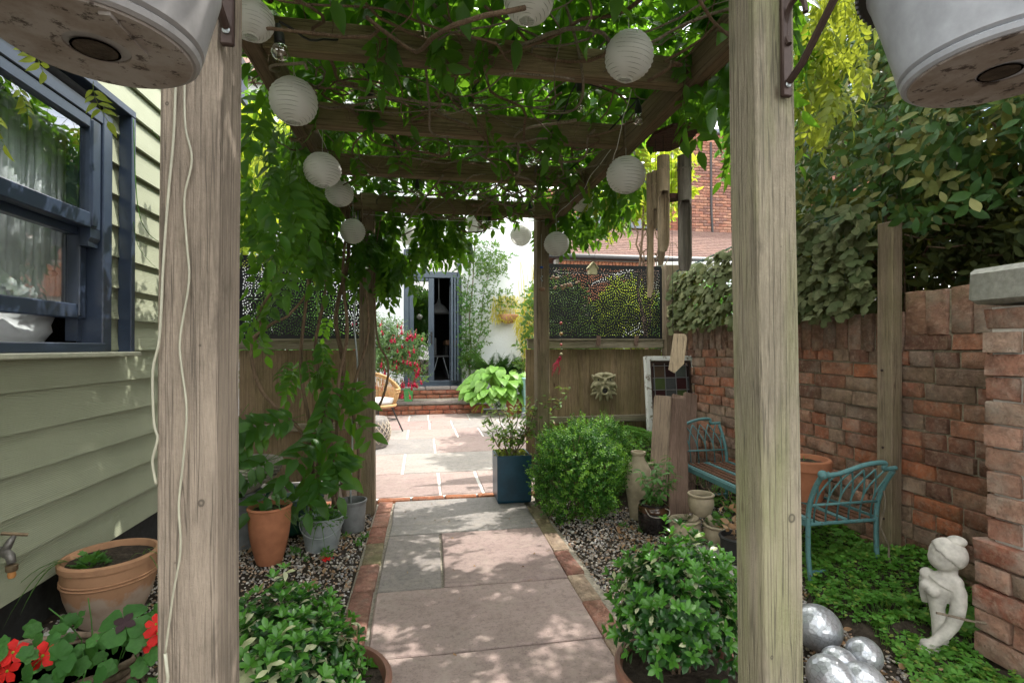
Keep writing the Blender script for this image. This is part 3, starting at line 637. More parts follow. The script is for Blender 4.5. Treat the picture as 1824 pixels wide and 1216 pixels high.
# room behind the window
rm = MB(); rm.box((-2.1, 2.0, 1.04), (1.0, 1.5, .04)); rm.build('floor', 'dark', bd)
cu = MB()
for i in range(9):
    for j in range(2): pass
P_ = []; F_ = []
nu, nv = 26, 16
for i in range(nu):
    for j in range(nv):
        u, v_ = i / (nu - 1) * 2 - 1, j / (nv - 1) * 2 - 1; q = (max(0, 1 - abs(u) ** 5) * max(0, 1 - abs(v_) ** 4)) ** .4
        P_.append((-1.72 + .08 * q + .016 * math.sin(u * 11 + v_ * 7) + .014 * math.sin(v_ * 15 + u * 5), 2.09 + .58 * u, 1.29 + .22 * v_ + .02 * math.sin(u * 9)))
F_ = [(i * nv + j, (i + 1) * nv + j, (i + 1) * nv + j + 1, i * nv + j + 1) for i in range(nu - 1) for j in range(nv - 1)]
P_ += [(-1.95, p[1], p[2]) for p in P_]; k_ = nu * nv
F_ += [tuple(k_ + q for q in f[::-1]) for f in F_]
m = MB(); m.add(P_, F_); o = m.build('cushion', 'grey_cloth', None, smooth=True); tag(o, 'crumpled grey white bedding seen through the gap under the raised sash', 'cushion')
bl = MB()
for i in range(45): bl.tube([(-1.66 - .012 * math.sin(i * 1.1), 1.36 + i * .030, 1.30 + .01 * math.sin(i * .7)), (-1.66 - .012 * math.sin(i * 1.1 + .3), 1.36 + i * .030, 2.12)], .017, 6)
tag(bl.build('curtain', 'grey_cloth', None, smooth=True), 'pale gathered net curtain hanging behind the sash window', 'curtain')
m = MB(); m.tube(wob((WX + .03, 2.62, 1.2), (WX + .03, 2.7, 1.1), 4, .0), .0, 3)
m = MB()
for i in range(14): m.tube(wob((WX + .03 + U(-.02, .02), 2.52 + U(0, .09), 1.082), (WX + .03 + U(-.02, .02), 2.58 + U(0, .08), 1.092 + U(0, .01)), 3, .004, i), .0025, 4)
tag(m.build('dried_twigs', 'rust', None), 'little heap of brown plant debris on the outbuilding window sill', 'debris')
# ================================================================== white cottage
HY = 9.1
ho = thing('white_cottage', 'white rendered cottage wall with slate grey garden doors at end of patio', 'house', (.5, HY, 0))
DX0, DX1, DZ0, DZ1 = -.35, .672, .45, 2.84
w_ = MB(); TH = .25
for x0, x1, z0, z1 in ((-7.5, DX0, -.03, 5.6), (DX1, 2.05, -.03, 5.6), (DX0, DX1, DZ1, 5.6), (DX0, DX1, -.03, DZ0 - .01)): w_.box(((x0 + x1) / 2, HY + TH / 2, (z0 + z1) / 2), (x1 - x0, TH, z1 - z0))
w_.box((2.05 - TH / 2, HY + 2.5, 2.79), (TH, 4.5, 5.62)); w_.box((-7.4, HY + 2.5, 2.79), (TH, 4.5, 5.62)); w_.build('wall', 'stucco', ho)
r_ = MB(); r_.prism([(-7.8, HY - .3, 5.55), (-7.8, HY + 5.1, 5.55), (-7.8, HY + 2.4, 7.6)], (0, 0, 0), (10.2, 0, 0)); r_.build('roof', 'tile', ho)
MB().box((DX0 + .5, HY + .06, DZ0 - .02), (DX1 - DX0 + .06, .30, .04)).build('threshold', 'door_paint', ho)
dr = MB(); yD = HY + .06
dr.box((DX0 + .045, yD, (DZ0 + DZ1) / 2), (.09, .09, DZ1 - DZ0), ch=.006); dr.box((DX1 - .035, yD, (DZ0 + DZ1) / 2), (.07, .09, DZ1 - DZ0), ch=.006)
dr.box(((DX0 + DX1) / 2, yD, DZ1 - .04), (DX1 - DX0 - .16, .09, .08), ch=.006); dr.box(((DX0 + DX1) / 2, yD, 2.40), (DX1 - DX0 - .16, .09, .11), ch=.006)
dr.box(((DX0 + DX1) / 2, yD, DZ0 + .03), (DX1 - DX0 - .16, .09, .06), ch=.006); dr.box((.03, yD, 2.62), (.05, .08, .34), ch=.005)
fr = dr.build('door_frame', 'door_paint', ho)
m = MB(); m.box((-.125, yD, 2.622), (.26, .012, .335)); m.box((.33, yD, 2.622), (.54, .012, .335)); m.build('glass', 'door_glass', fr)
dl_ = MB(); x0, x1 = DX0 + .095, .182
for x in (x0 + .04, x1 - .05): dl_.box((x, yD - .01, 1.425), (.08 if x < 0 else .1, .06, 1.83), ch=.006)
dl_.box(((x0 + x1) / 2 - .01, yD - .01, .555), (x1 - x0 - .19, .06, .09), ch=.006); dl_.box(((x0 + x1) / 2 - .01, yD - .01, 2.31), (x1 - x0 - .19, .06, .06), ch=.006)
dl_ = dl_.build('door', 'door_paint', ho); MB().box((-.055, yD, 1.44), (.29, .012, 1.68)).build('glass', 'door_glass', dl_)
h = MB(); h.box((.135, yD - .045, 1.27), (.03, .012, .22), ch=.003); h.tube([(.135, yD - .05, 1.32), (.135, yD - .1, 1.32), (.04, yD - .1, 1.32)], .009, 8); h.build('handle', 'black', dl_)
d2 = MB()
for k, x in enumerate((.485, .535, .585)):
    for yy in (yD - .30 + .02 * k, yD + .32): d2.box((x, yy, 1.43), (.035, .06, 1.82), ch=.004)
    for z in (.56, 2.3): d2.box((x, yD + .01 * k, z), (.035, .56, .08), ch=.004)
d2 = d2.build('folded_door', 'door_paint', ho)
m = MB()
for k, x in enumerate((.485, .535, .585)): m.box((x, yD + .01, 1.43), (.01, .56, 1.66))
m.build('glass', 'door_glass', d2)
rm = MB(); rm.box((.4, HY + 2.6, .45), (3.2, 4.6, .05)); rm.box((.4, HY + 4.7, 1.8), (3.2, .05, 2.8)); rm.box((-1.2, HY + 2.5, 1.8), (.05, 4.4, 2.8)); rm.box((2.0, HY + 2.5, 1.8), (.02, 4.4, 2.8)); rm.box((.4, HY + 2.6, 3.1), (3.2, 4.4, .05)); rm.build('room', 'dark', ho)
# things inside the doorway
t_ = thing('pendant_lamp', 'dark metal dome lamp hanging inside the open garden door', 'lamp', (.42, HY + 1.2, 2.0))
MB().lathe([(.02, 2.18), (.035, 2.12), (.05, 2.09), (.13, 2.03), (.20, 1.93), (.21, 1.88), (.20, 1.875), (.12, 2.0)], 24, (.30, HY + 1.2, -.10)).build('lamp_shade', 'grey_pot', t_, smooth=True)
MB().tube([(.30, HY + 1.2, 2.07), (.30, HY + 1.2, 3.07)], .008, 6).build('cord', 'white_paint', t_)
t_ = thing('dining_table', 'wooden dining table inside the open garden door', 'table', (.5, HY + 2.2, .48))
MB().box((.62, HY + 2.2, 1.2), (.36, 1.4, .1), ch=.01).build('tabletop', 'terracotta_old', t_)
for x in (.47, .77):
    for y in (1.6, 2.8): MB().box((x, HY + y, .81), (.05, .05, .67)).build('leg', 'black', t_)
for k, x in enumerate((.33, .66)):
    t_ = thing('dining_chair', 'pale shell chair on wire legs inside door, ' + ('left of the table end' if k == 0 else 'right of the table end'), 'chair', (x, HY + 1.3, .48))
    m = MB(); m.box((x, HY + 1.35, .92), (.34 if k == 0 else .3, .36, .03), ch=.01); m.box((x - (.12 if k == 0 else -.10), HY + 1.5, 1.12), (.10, .04, .36), ch=.015); m.build('seat', 'grey_pot', t_)
    for sx in (-1, 1): MB().tube([(x + sx * .05, HY + 1.2, .92), (x + sx * .17, HY + 1.1, .48)], .009, 5).build('leg', 'zinc', t_)
# steps
sp = thing('brick_steps', 'two red brick steps with stone treads below the garden doors', 'steps', (0, 8.5, 0))
MB().box((-.05, 8.79, .10), (1.95, .60, .255)).build('mortar', 'grey_mortar', sp); MB().box((-.0, 8.955, .29), (1.62, .27, .14)).build('mortar', 'grey_mortar', sp)
SB = brick_set(.215, .10, .066, 'brick_step', 5, .002)
for c in range(2):
    for i in range(9): lay(sp, SB, TR(-.93 + i * .226 + (.11 if c else 0) - .0, 8.488, .033 + c * .076) @ RZ(U(-.02, .02)))
for c in range(2):
    for i in range(8): lay(sp, SB, TR(-.75 + i * .226 + (.11 if c else 0), 8.816, .258 + c * .074 ) @ SC(1, 1, .93) @ RZ(U(-.02, .02)))
for i in range(4): slab_mesh(-.25, .25, -.18, .18, 0, .045, 'slab_dark', 50 + i).build('tread', 'slab_dark', sp, smooth=25, mw=TR(-.82 + i * .51, 8.62, .172))
for i in range(4): slab_mesh(-.21, .21, -.15, .15, 0, .045, 'slab_dark', 60 + i).build('tread', 'slab_dark', sp, smooth=25, mw=TR(-.62 + i * .43, 8.945, .375))
# ================================================================== neighbour's brick house
nh = thing('brick_house', 'neighbouring red brick house with tiled lean-to beyond the screen', 'house', (7, 12, 0))
NY = 12.0
w_ = MB(); w_.box((9.8, NY + 2.06, 3.2), (6.5, 4.0, 6.6)); w_.box((4.6, NY + 2.3, 2.1), (4.2, 4.0, 4.4)); w_.build('wall', 'mortar_pale', nh)
NBm = brick_set(.215, .08, .065, 'brick_house', 5, .0012, .003)
cnt = 0; rest = []
for c in range(45):
    for i in range(27):
        x = 6.68 + i * .225 + (.1125 if c % 2 else 0); z = 3.28 + c * .075
        if x > 8.3 or z > 6.4: rest.append(TR(x, NY + .03, z)); continue
        lay(nh, NBm, TR(x, NY + .03, z))
for c in range(30):
    for i in range(18): rest.append(TR(2.72 + i * .225 + (.1125 if c % 2 else 0), NY + .27, 2.9 + c * .049 * 1.5))
for m_ in rest[:]: pass
def mass_bricks(parent, ms, mat, l, w, h):
    b = MB()
    for m in ms: b.mx = m; b.box((0, 0, 0), (l, w, h))
    b.mx = Matrix(); return b
cols = [[], [], []]
for i, m_ in enumerate(rest): cols[random.randrange(3)].append(m_)
for k, c_ in enumerate(cols):
    mm = MT('neighbour_brick_mix'); mm = mm.end(mm.pbr([(.30, .125, .085), (.22, .105, .08), (.34, .17, .115)][k], .9, .2))
    stuff(link('brickwork', mass_bricks(nh, c_, None, .215, .08, .065).mesh('brickwork', mm), nh))
MB().box((9.8, NY + .5, 6.68), (6.7, 1.2, .12), ch=.02).build('coping', 'shed_blue', nh)
MB().tube([(7.35, NY - .02, 6.4), (7.35, NY - .02, 4.6), (7.42, NY - .02, 3.2)], .03, 8).build('cable', 'black', nh)
rfp = MB(); EY, EZ, RZt = 10.0, 3.0, 4.05
rfp.add([(2.5, EY, EZ), (11, EY, EZ), (11, NY, RZt), (3.6, NY, RZt)], [(0, 1, 2, 3)]); rfp.add([(2.5, EY, EZ), (3.6, NY, RZt), (2.5, NY + .2, EZ)], [(0, 1, 2)]); roof = rfp.build('roof', 'tile', nh)
TM = [MB().box((0, 0, 0), (.162, .17, .014)).jit(.002, i).mesh('shingle', 'tile') for i in range(4)]
sl = math.atan2(RZt - EZ, NY - EY); nrow = 17; n_ = 0; extra = []
for r0 in range(nrow):
    y = EY + .05 + r0 * .118; z = EZ + (y - EY) * (RZt - EZ) / (NY - EY) + .02
    x = 2.5 + (y - EY) * .55 + .05 + (.083 if r0 % 2 else 0)
    while x < 10.8:
        m_ = TR(x, y, z) @ RX(sl - .055)
        if n_ < 300 and x < 6.6 and r0 > 1 or (n_ < 300 and x < 3.4): lay(roof, TM, m_, 'shingle'); n_ += 1
        else: extra.append(m_)
        x += .168
stuff(link('shingles', mass_bricks(roof, extra, None, .162, .17, .014).mesh('shingles', 'tile'), roof))
MB().tube([(2.42, EY - .06, EZ - .04), (11, EY - .06, EZ - .04)], .055, 8).build('gutter', 'gutter', nh)
MB().beam((2.46, EY - .03, EZ + .02), (3.58, NY - .05, RZt + .05), .12, .06).build('hip_flashing', 'white_paint', nh)
MB().box((3.9, NY - .0, RZt + .12), (4.0, .3, .22)).build('flashing', 'shed_blue', nh)
lw = MB().box((6.8, EY + .25, 1.45), (8.2, .2, 2.95)).build('lean_to_wall', 'mortar_pale', nh)
OB = brick_set(.065, .08, .215, 'brick_orange', 4, .001, .003)
for i in range(56): lay(lw, OB, TR(2.80 + i * .076, EY + .12, 2.78))
m_ = []
for c in range(8):
    for i in range(20): m_.append(TR(2.85 + i * .225 + (.11 if c % 2 else 0), EY + .12, 2.05 + c * .075))
stuff(link('brickwork', mass_bricks(lw, m_, None, .215, .08, .065).mesh('brickwork', 'brick_orange'), lw))
wf = MB().box((4.6, NY + .24, 4.42), (.9, .08, .62)).build('window', 'white_paint', nh); MB().box((4.6, NY + .19, 4.42), (.76, .02, .5)).build('glass', 'door_glass', wf)
# white shed roof and vent seen above the right screen
t_ = thing('white_lean_to', 'low white shed roof with a squat vent beyond the right screen', 'shed', (3.3, 7.6, 0))
MB().box((4.3, 8.05, 1.10), (1.4, 1.5, 2.26)).build('wall', 'stucco', t_); rr_ = MB(); rr_.prism([(3.0, 7.2, 2.27), (3.55, 7.2, 2.40), (4.9, 7.2, 2.44), (4.9, 7.2, 2.38), (3.55, 7.2, 2.35), (3.0, 7.2, 2.22)], (0, 0, 0), (0, 1.7, 0)); rr_.build('roof', 'white_paint', t_)
MB().lathe([(.14, 2.5), (.14, 2.6), (.19, 2.61), (.19, 2.66), (.11, 2.70), (.11, 2.76)], 16, (3.26, 7.0, -.42)).build('vent', 'brown_pot', t_)
# ================================================================== pergola
pg = thing('pergola', 'rough timber pergola spanning the path with four posts and cross beams', 'pergola', (.15, 2.2, 0))
def post(x0, x1, y0, y1, z1, mat, lean=(0, 0)):
    b = MB(); n = 14; vs = []; ch = .004
    for i in range(n + 1):
        z = -.05 + (z1 + .05) * i / n; ox = .0025 * math.sin(z * 3 + x0 * 9) + lean[0] * z; oy = .0025 * math.cos(z * 2.3 + x0) + lean[1] * z
        for (x, y) in ((x0 + ch, y0), (x1 - ch, y0), (x1, y0 + ch), (x1, y1 - ch), (x1 - ch, y1), (x0 + ch, y1), (x0, y1 - ch), (x0, y0 + ch)): vs.append((x + ox, y + oy, z))
    fs = [(i * 8 + j, i * 8 + (j + 1) % 8, (i + 1) * 8 + (j + 1) % 8, (i + 1) * 8 + j) for i in range(n) for j in range(8)] + [tuple(range(8))[::-1], tuple(range(n * 8, n * 8 + 8))]
    b.add(vs, fs); return b.build('post', mat, pg, smooth=30)
post(-.468, -.369, 1.0, 1.115, 2.14, 'post_left'); post(.731, .829, 1.0, 1.10, 2.14, 'post', (-.004, 0))
post(-.425, -.328, 3.50, 3.62, 2.14, 'post_far'); post(.793, .883, 3.50, 3.61, 2.14, 'post_far')
for x0, nm in ((-.49, 0), (.885, 1)):
    b = MB().box(((-.505, .915)[nm], 2.35, 2.045), (.05, 3.3, .12), ch=.004); b.build('side_beam', 'side_beam', pg)
for y in (1.02, 1.63, 2.165, 2.72, 3.42): MB().box((.205, y, 2.050), (1.366, .045, .10), ch=.004).build('cross_beam', 'beam', pg)
MB().tube([(-.47 + .02 * 0, .985, 2.1), (-.43, .993, 1.96)], .004, 4)
# lashed cable on the left post
cb = MB()
def crv(P, k=5):
    P = [Vector(p) for p in P]; o = []
    for i in range(len(P) - 1):
        p0, p1, p2, p3 = P[max(i - 1, 0)], P[i], P[i + 1], P[min(i + 2, len(P) - 1)]
        for j in range(k):
            t_ = j / k; o.append(.5 * ((2 * p1) + (p2 - p0) * t_ + (2 * p0 - 5 * p1 + 4 * p2 - p3) * t_ ** 2 + (3 * p1 - p0 - 3 * p2 + p3) * t_ ** 3))
    return o + [P[-1]]
P1 = [(-.425, .994, 1.70), (-.418, .994, 1.60), (-.424, .994, 1.585), (-.423, .994, 1.50), (-.412, .994, 1.44), (-.424, .994, 1.37), (-.420, .994, 1.29), (-.416, .994, 1.22), (-.430, .994, 1.12), (-.428, .994, 1.07), (-.419, .994, .99), (-.424, .994, .90), (-.431, .994, .82), (-.428, .994, .74), (-.440, .994, .66), (-.452, .994, .56)]
P2 = [(-.438, .994, 1.68), (-.441, .994, 1.5), (-.450, .994, 1.38), (-.458, .994, 1.25), (-.463, .993, 1.12), (-.474, .994, 1.06), (-.472, .994, .97), (-.466, .994, .94), (-.474, .994, .90), (-.468, .994, .86)]
cb.tube(crv(P1), .0019, 6); cb.tube(crv(P2), .0023, 6); cb.tube(wob((-.452, .994, .56), (-.44, .99, .02), 12, .006, 4), .003, 6)
tag(cb.build('lighting_cable', 'cord', None, smooth=True), 'pale cable pinned loosely down the near left pergola post', 'cable')
# clasps / nails
# ---- iron bracket and hanging pots
def hanger(x, y, label_b, label_p, flip):
    t_ = thing('hanging_bracket', label_b, 'bracket', (x, 1.0, 1.8)); yb = .99
    m = MB(); m.box((x, yb, 1.83), (.024, .012, .36), ch=.003); m.tube([(x, yb - .01, 1.68), (x, yb - .05, 1.70), (x, yb - .16, 1.80), (x, yb - .26, 1.93), (x, yb - .40, 1.96)], .008, 8)
    m.tube([(x, yb - .02, 1.97), (x, yb - .45, 1.97)], .008, 8); m.tube([(x + .0, yb - .03 - .03 * math.cos(a * .5), 1.80 + .05 * math.sin(a * .5)) for a in range(9)], .006, 6)
    m.build('bracket_arm', 'iron', t_, smooth=40); MB().ball((x, yb - .008, 1.675), .007, 8, 5, (1, .5, 1)).build('screw', 'zinc', t_)
    t_ = thing('hanging_pot', label_p, 'hanging pot', (x, y, 1.43)); return t_
def hpot(t_, x, y, z, R0, R1, H, base='stained_base', bm='white_plastic'):
    b = MB().lathe([(R0 - .004, .001), (R0, .004), (R0 + .002, .010), (R0 - .001, .0125), (R0 + .004, .016), (R0 + .012, .05), (R0 + .022, .09), (R1 - .006, .14), (R1, H - .03), (R1 + .002, H), (R1 - .008, H), (R1 - .01, H - .03)], 56, (x, y, z)); b.build('pot_body', bm, t_, smooth=30)
    b = MB().lathe([(.0005, .003), (.024, .003), (.027, .010), (.0275, .0095), (.03, -.001), (R0 - .008, -.001), (R0 - .006, .002), (R0 - .004, .004)], 48, (x, y, z)); b.build('pot_base', base, t_, smooth=25)
    MB().box((x + .045, y - .035, z - .002), (.010, .07, .006)).build('base_rib', base, t_); b = MB().lathe([(.0005, .002), (.019, .002), (.020, -.0012), (.0225, -.0012)], 24, (x - .004, y + .004, z)); b.build('drain_hole', 'soil', t_)
    b = MB()
    for j in range(72): a = 2 * math.pi * j / 72; b.box((x + (R1 + .006) * math.cos(a), y + (R1 + .006) * math.sin(a), z + H - .012), (.008, .006, .05), RZ(a))
    b.lathe([(R1 + .002, H - .038), (R1 + .006, H - .038), (R1 + .006, H + .014), (R1 - .004, H + .014)], 56, (x, y, z)); b.build('rim', 'black', t_)
    for k in range(3): a = k * 2.094 + .5; MB().tube([(x + R1 * math.cos(a), y + R1 * math.sin(a), z + H), (x, y, 1.95)], .0025, 5).build('hanging_wire', 'black', t_)
    MB().lathe([(.001, H - .02), (R1 - .012, H - .02)], 32, (x, y, z)).build('compost', 'soil', t_)
th = hanger(-.352, .62, 'iron bracket on the near left post carrying the left hanging pot', 'grimy pale plastic hanging pot in front of the near left post', 0)
hpot(th, -.352, .62, 1.43, .096, .124, .18, 'stained_base', 'shaded_plastic')
th = hanger(.79, .53, 'curled dark iron bracket screwed to the near right post', 'white plastic hanging pot with black rim, right of the near right post', 1)
hpot(th, .742, .53, 1.455, .108, .15, .185)

# ================================================================== paper lanterns
def lantern_mesh(sd):
    r_ = random.Random(sd); b = MB(); pr = []; n = 13; Rr = .086
    for i in range(n + 1):
        a = math.pi * (.10 + .80 * i / n); pr.append((Rr * math.sin(a), Rr * math.cos(a)))
        if i < n: a2 = math.pi * (.10 + .80 * (i + .5) / n); pr.append((Rr * .945 * math.sin(a2), Rr * .945 * math.cos(a2)))
    vs = []; N = 40
    for (r0, z) in pr:
        for j in range(N): a = 2 * math.pi * j / N; q = r0 * (1 + .012 * math.sin(a * 5 + z * 60 + sd) + .012 * math.sin(a * 3 + sd)); vs.append((q * math.cos(a), q * math.sin(a), z + .0015 * math.sin(a * 4 + sd)))
    b.add(vs, [(i * N + j, i * N + (j + 1) % N, (i + 1) * N + (j + 1) % N, (i + 1) * N + j) for i in range(len(pr) - 1) for j in range(N)])
    return b.mesh('paper_shade', 'paper', smooth=True)
LM = [lantern_mesh(i) for i in range(3)]
ring = MB()
for zz in (.0815, -.0815): ring.tube([(.026 * math.cos(a * .3927), .026 * math.sin(a * .3927), zz) for a in range(17)], .0012, 5, False)
ring.tube([(-.026, 0, .0815), (-.018, 0, .0), (-.02, 0, -.081), (0, 0, -.086), (.02, 0, -.081), (.018, 0, 0), (.026, 0, .0815)], .001, 4); ring.tube([(-.026, 0, .081), (.026, 0, .081)], .001, 4); ring.cm = 1
for i in range(13):
    a2 = math.pi * (.10 + .80 * (i + .5) / 13); ring.tube([(.0805 * math.sin(a2) * math.cos(k * .2094) * 1.012, .0805 * math.sin(a2) * math.sin(k * .2094) * 1.012, .0812 * math.cos(a2)) for k in range(31)], .0011, 3, False)
RG = ring.mesh('wire_frame', ['wire', 'rib'])
lan = [(-.44, 1.395, 1.95, .65, 'partly hidden behind the near left post'), (-.418, 1.74, 1.905, .88, 'largest whole one on the left, below the second string bulb'), (-.427, 2.26, 1.859, .9, 'in the middle of the left row, above two smaller ones'),
       (-.444, 2.81, 1.924, .86, 'tucked just below and behind the middle left lantern'), (-.426, 3.2, 1.81, .9, 'low against the far left post leaves'), (-.115, 3.95, 1.96, .92, 'half hidden by leaves over the patio opening'),
       (.385, 3.85, 2.05, .9, 'hanging over the cottage door top'), (.735, 3.80, 1.955, .96, 'darker, in front of the white wall left of far right post'), (.882, 3.30, 1.795, .98, 'hanging against the far right post'),
       (1.0, 3.10, 2.045, .97, 'small one against leaves on the right, above the far right post'), (1.012, 2.52, 2.11, 1.03, 'behind and above the lowest right lantern'), (.891, 2.128, 1.867, 1, 'crisp one hanging lowest on the right by the wind chime'),
       (.593, 1.39, 1.95, .82, 'creased one on the first beam with leaves over it'), (.264, 1.25, 1.99, .76, 'cut off by the top of the view')]
for i, (x, y, z, s_, lb) in enumerate(lan):
    t_ = thing('paper_lantern', 'round white paper lantern ' + lb, 'lantern', (x, y, z), 'white paper lanterns hung along the pergola')
    mw = TR(x, y, z) @ RZ(i * 1.3) @ RX(U(-.2, .2)) @ RY(U(-.15, .15)) @ SC(s_, s_ * U(.97, 1.03), s_ * U(.92, 1.0))
    inst('paper_shade', LM[i % 3], t_, mw); inst('wire_frame', RG, t_, mw)
    MB().tube([(x, y, z + .08 * s_), (x, y, max(z + .12, 2.12))], .0012, 4).build('hanging_thread', 'wire', t_)
# fairy wire
fw = MB(); fw.tube(wob((.717, 1.66, 2.0), (.80, 2.05, 1.90), 10, .004, 3), .0016, 4); fw.tube(wob((.86, 2.2, 2.02), (.88, 3.3, 1.98), 20, .012, 5, .02), .0018, 4); fw.tube(wob((-.46, 1.9, 2.1), (-.46, 3.4, 1.98), 20, .012, 6, .02), .0016, 4)
fw.tube(wob((-.4, 3.46, 1.985), (.85, 3.46, 1.99), 24, .006, 9, .02), .0016, 4)
tag(fw.build('fairy_light_wire', 'wire', None), 'thin pale twisted wire running along the pergola between lanterns', 'wire')
# ================================================================== festoon bulbs
fs_ = thing('festoon_lights', 'black cable of clear glass filament bulbs looped under the pergola beams', 'string lights', (.2, 2.3, 2.0))
bulbP = MB().lathe([(.0005, -.082), (.010, -.081), (.0185, -.074), (.022, -.064), (.0205, -.048), (.015, -.026), (.0115, -.008), (.0115, 0)], 20); bulbM = bulbP.mesh('bulb', 'bulb_glass', smooth=True)
sock = MB().lathe([(.012, -.006), (.0155, -.004), (.0155, .02), (.011, .034), (.008, .052), (.004, .056)], 14).mesh('socket', 'black', smooth=40)
fil = MB()
for k in range(4): a = k * 1.57; fil.tube([(.003 * math.cos(a), .003 * math.sin(a), -.012), (.007 * math.cos(a), .007 * math.sin(a), -.06)], .0009, 4)
fil = fil.mesh('filament', 'brass')
gl = MB().ball((0, 0, -.03), .026, 18, 12).mesh('bulb', 'bulb_glass', True)
B_ = [(-.228, 1.66, 2.035, 0), (.297, 1.70, 2.135, 0), (-.385, 1.45, 1.93, 1), (-.20, 1.98, 2.06, 1), (.157, 2.18, 2.09, 0), (.575, 1.80, 2.055, 0), (.84, 1.88, 2.03, 1), (.54, 2.3, 1.985, 2), (-.108, 2.74, 2.01, 0), (-.037, 2.95, 2.02, 1), (.70, 3.28, 2.01, 0), (.455, 3.50, 1.99, 1), (.40, 3.6, 2.0, 0), (.206, 3.5, 2.03, 1)]
for i, (x, y, z, k) in enumerate(B_):
    mw = TR(x, y, z) @ RX(U(-.12, .12)) @ RY(U(-.12, .12) if k < 2 else 1.15) @ SC(.95 if k != 1 else .9)
    b = inst('bulb', gl if k == 1 else bulbM, fs_, mw); inst('socket', sock, b, mw); inst('filament', fil, b, mw)
cbm = MB()
for a, b_, sag in ((2, 0, .03), (0, 3, .0), (3, 8, .0), (8, 9, .0), (9, 13, 0), (13, 12, .01), (12, 10, .01), (1, 4, .01), (1, 5, .0), (5, 7, .02), (5, 6, .02), (7, 10, .01), (6, 10, .03)):
    p, q = B_[a], B_[b_]; cbm.tube(wob((p[0], p[1], p[2] + .055), (q[0], q[1], q[2] + .055), 10, .006, a * 7 + b_, sag), .0035, 5)
cbm.build('cable', 'black_cord', fs_)
# ================================================================== bamboo wind chime
wc = thing('wind_chime', 'bamboo wind chime with eight sided dark wood top hanging from the right beam', 'wind chime', (1.04, 2.0, 2.0))
cx, cy = 1.045, 2.0
pr = [(cx + .107 * math.cos(a * .7854 + .39), cy + .107 * math.sin(a * .7854 + .39), 0) for a in range(8)]
d_ = MB(); mt = TR(cx, cy, 1.985) @ RY(-.12) @ RX(-.16) @ TR(-cx, -cy, 0); d_.mx = mt; d_.prism(pr, (0, 0, 0), (0, 0, .014)); d_.mx = Matrix(); d_.build('top_disc', 'disc', wc)
MB().lathe([(.035, 1.725), (.036, 1.745), (.001, 1.746)], 20, (cx - .003, cy, 0)).build('striker', 'disc', wc)
def bamboo(x, y, zt, ls, zb, r, ang, mat):
    b = MB(); n = 18; vs = []; fs = []; zs = [zt, zt - .006, zt - .05, zt - .056, zt - .062, zt - ls]
    rr = [r, r * 1.0, r * .98, r * 1.08, r * .98, r * .97]
    for z, q in zip(zs, rr):
        for j in range(n): a = 2 * math.pi * j / n; vs.append((x + q * math.cos(a), y + q * math.sin(a), z))
    k = len(zs); fs = [(i * n + j, (i + 1) * n + j, (i + 1) * n + (j + 1) % n, i * n + (j + 1) % n) for i in range(k - 1) for j in range(n)]; fs.append(tuple(range(n)))
    b.add(vs, fs); vs = []; h = n // 2 + 1; steps = 10        # open half tube below
    for i in range(steps + 1):
        t_ = i / steps; z = zt - ls - (zt - ls - zb) * t_; wdt = math.pi * (1 - .0 * t_) if t_ < .85 else math.pi * (1 - (t_ - .85) * 3.5)
        ex = .6 * math.exp(-t_ * 12)
        for j in range(h):
            a = ang - wdt / 2 * (1 + ex) + wdt * (1 + ex) * j / (h - 1)
            for q in (r * .97, r * .78): vs.append((x + q * math.cos(a), y + q * math.sin(a), z))
    w_ = 2 * h
    for i in range(steps):
        for j in range(h - 1):
            p0 = i * w_ + 2 * j; fs0 = [(p0, p0 + 2, p0 + 2 + w_, p0 + w_), (p0 + 1, p0 + 1 + w_, p0 + 3 + w_, p0 + 3)]
            b.add([], []); [b.f.append(tuple(len(b.v) + q for q in f)) or b.mi.append(0) for f in fs0]
        for j in (0, h - 1): p0 = i * w_ + 2 * j; b.f.append(tuple(len(b.v) + q for q in (p0, p0 + w_, p0 + w_ + 1, p0 + 1))); b.mi.append(0)
    b.v += [Vector(v) for v in vs]; b.build('bamboo_tube', mat, wc, smooth=40)
    MB().tube([(x, y, zt - .005), (x, y, 1.985)], .001, 4).build('hanging_thread', 'black_cord', wc)
for a_ in ((.988, 1.965, 1.895, .15, 1.50, .026, 1.4, 'bamboo'), (.970, 2.05, 1.85, .2, 1.315, .0175, 1.9, 'bamboo'), (1.078, 1.955, 1.898, .19, 1.42, .029, 1.2, 'bamboo_dark'),
           (1.118, 2.01, 1.885, .13, 1.52, .0185, 2.7, 'bamboo'), (1.03, 2.07, 1.85, .16, 1.46, .017, 1.6, 'bamboo'), (.965, 1.99, 1.84, .16, 1.60, .015, 1.0, 'bamboo')): bamboo(*a_)
MB().tube([(cx - .003, cy, 1.98), (cx, cy, 1.16)], .001, 4).build('centre_thread', 'black_cord', wc)
s_ = MB(); s_.mx = TR(1.052, 2.0, 1.0) @ RY(.12) @ RZ(-.35); s_.prism([(-.026, 0, 0), (0.0, 0, -.012), (.034, 0, .03), (.036, 0, .145), (.025, 0, .158), (-.02, 0, .155)], (0, 0, 0), (0, .008, 0)); s_.mx = Matrix(); s_.build('sail', 'bamboo', wc)
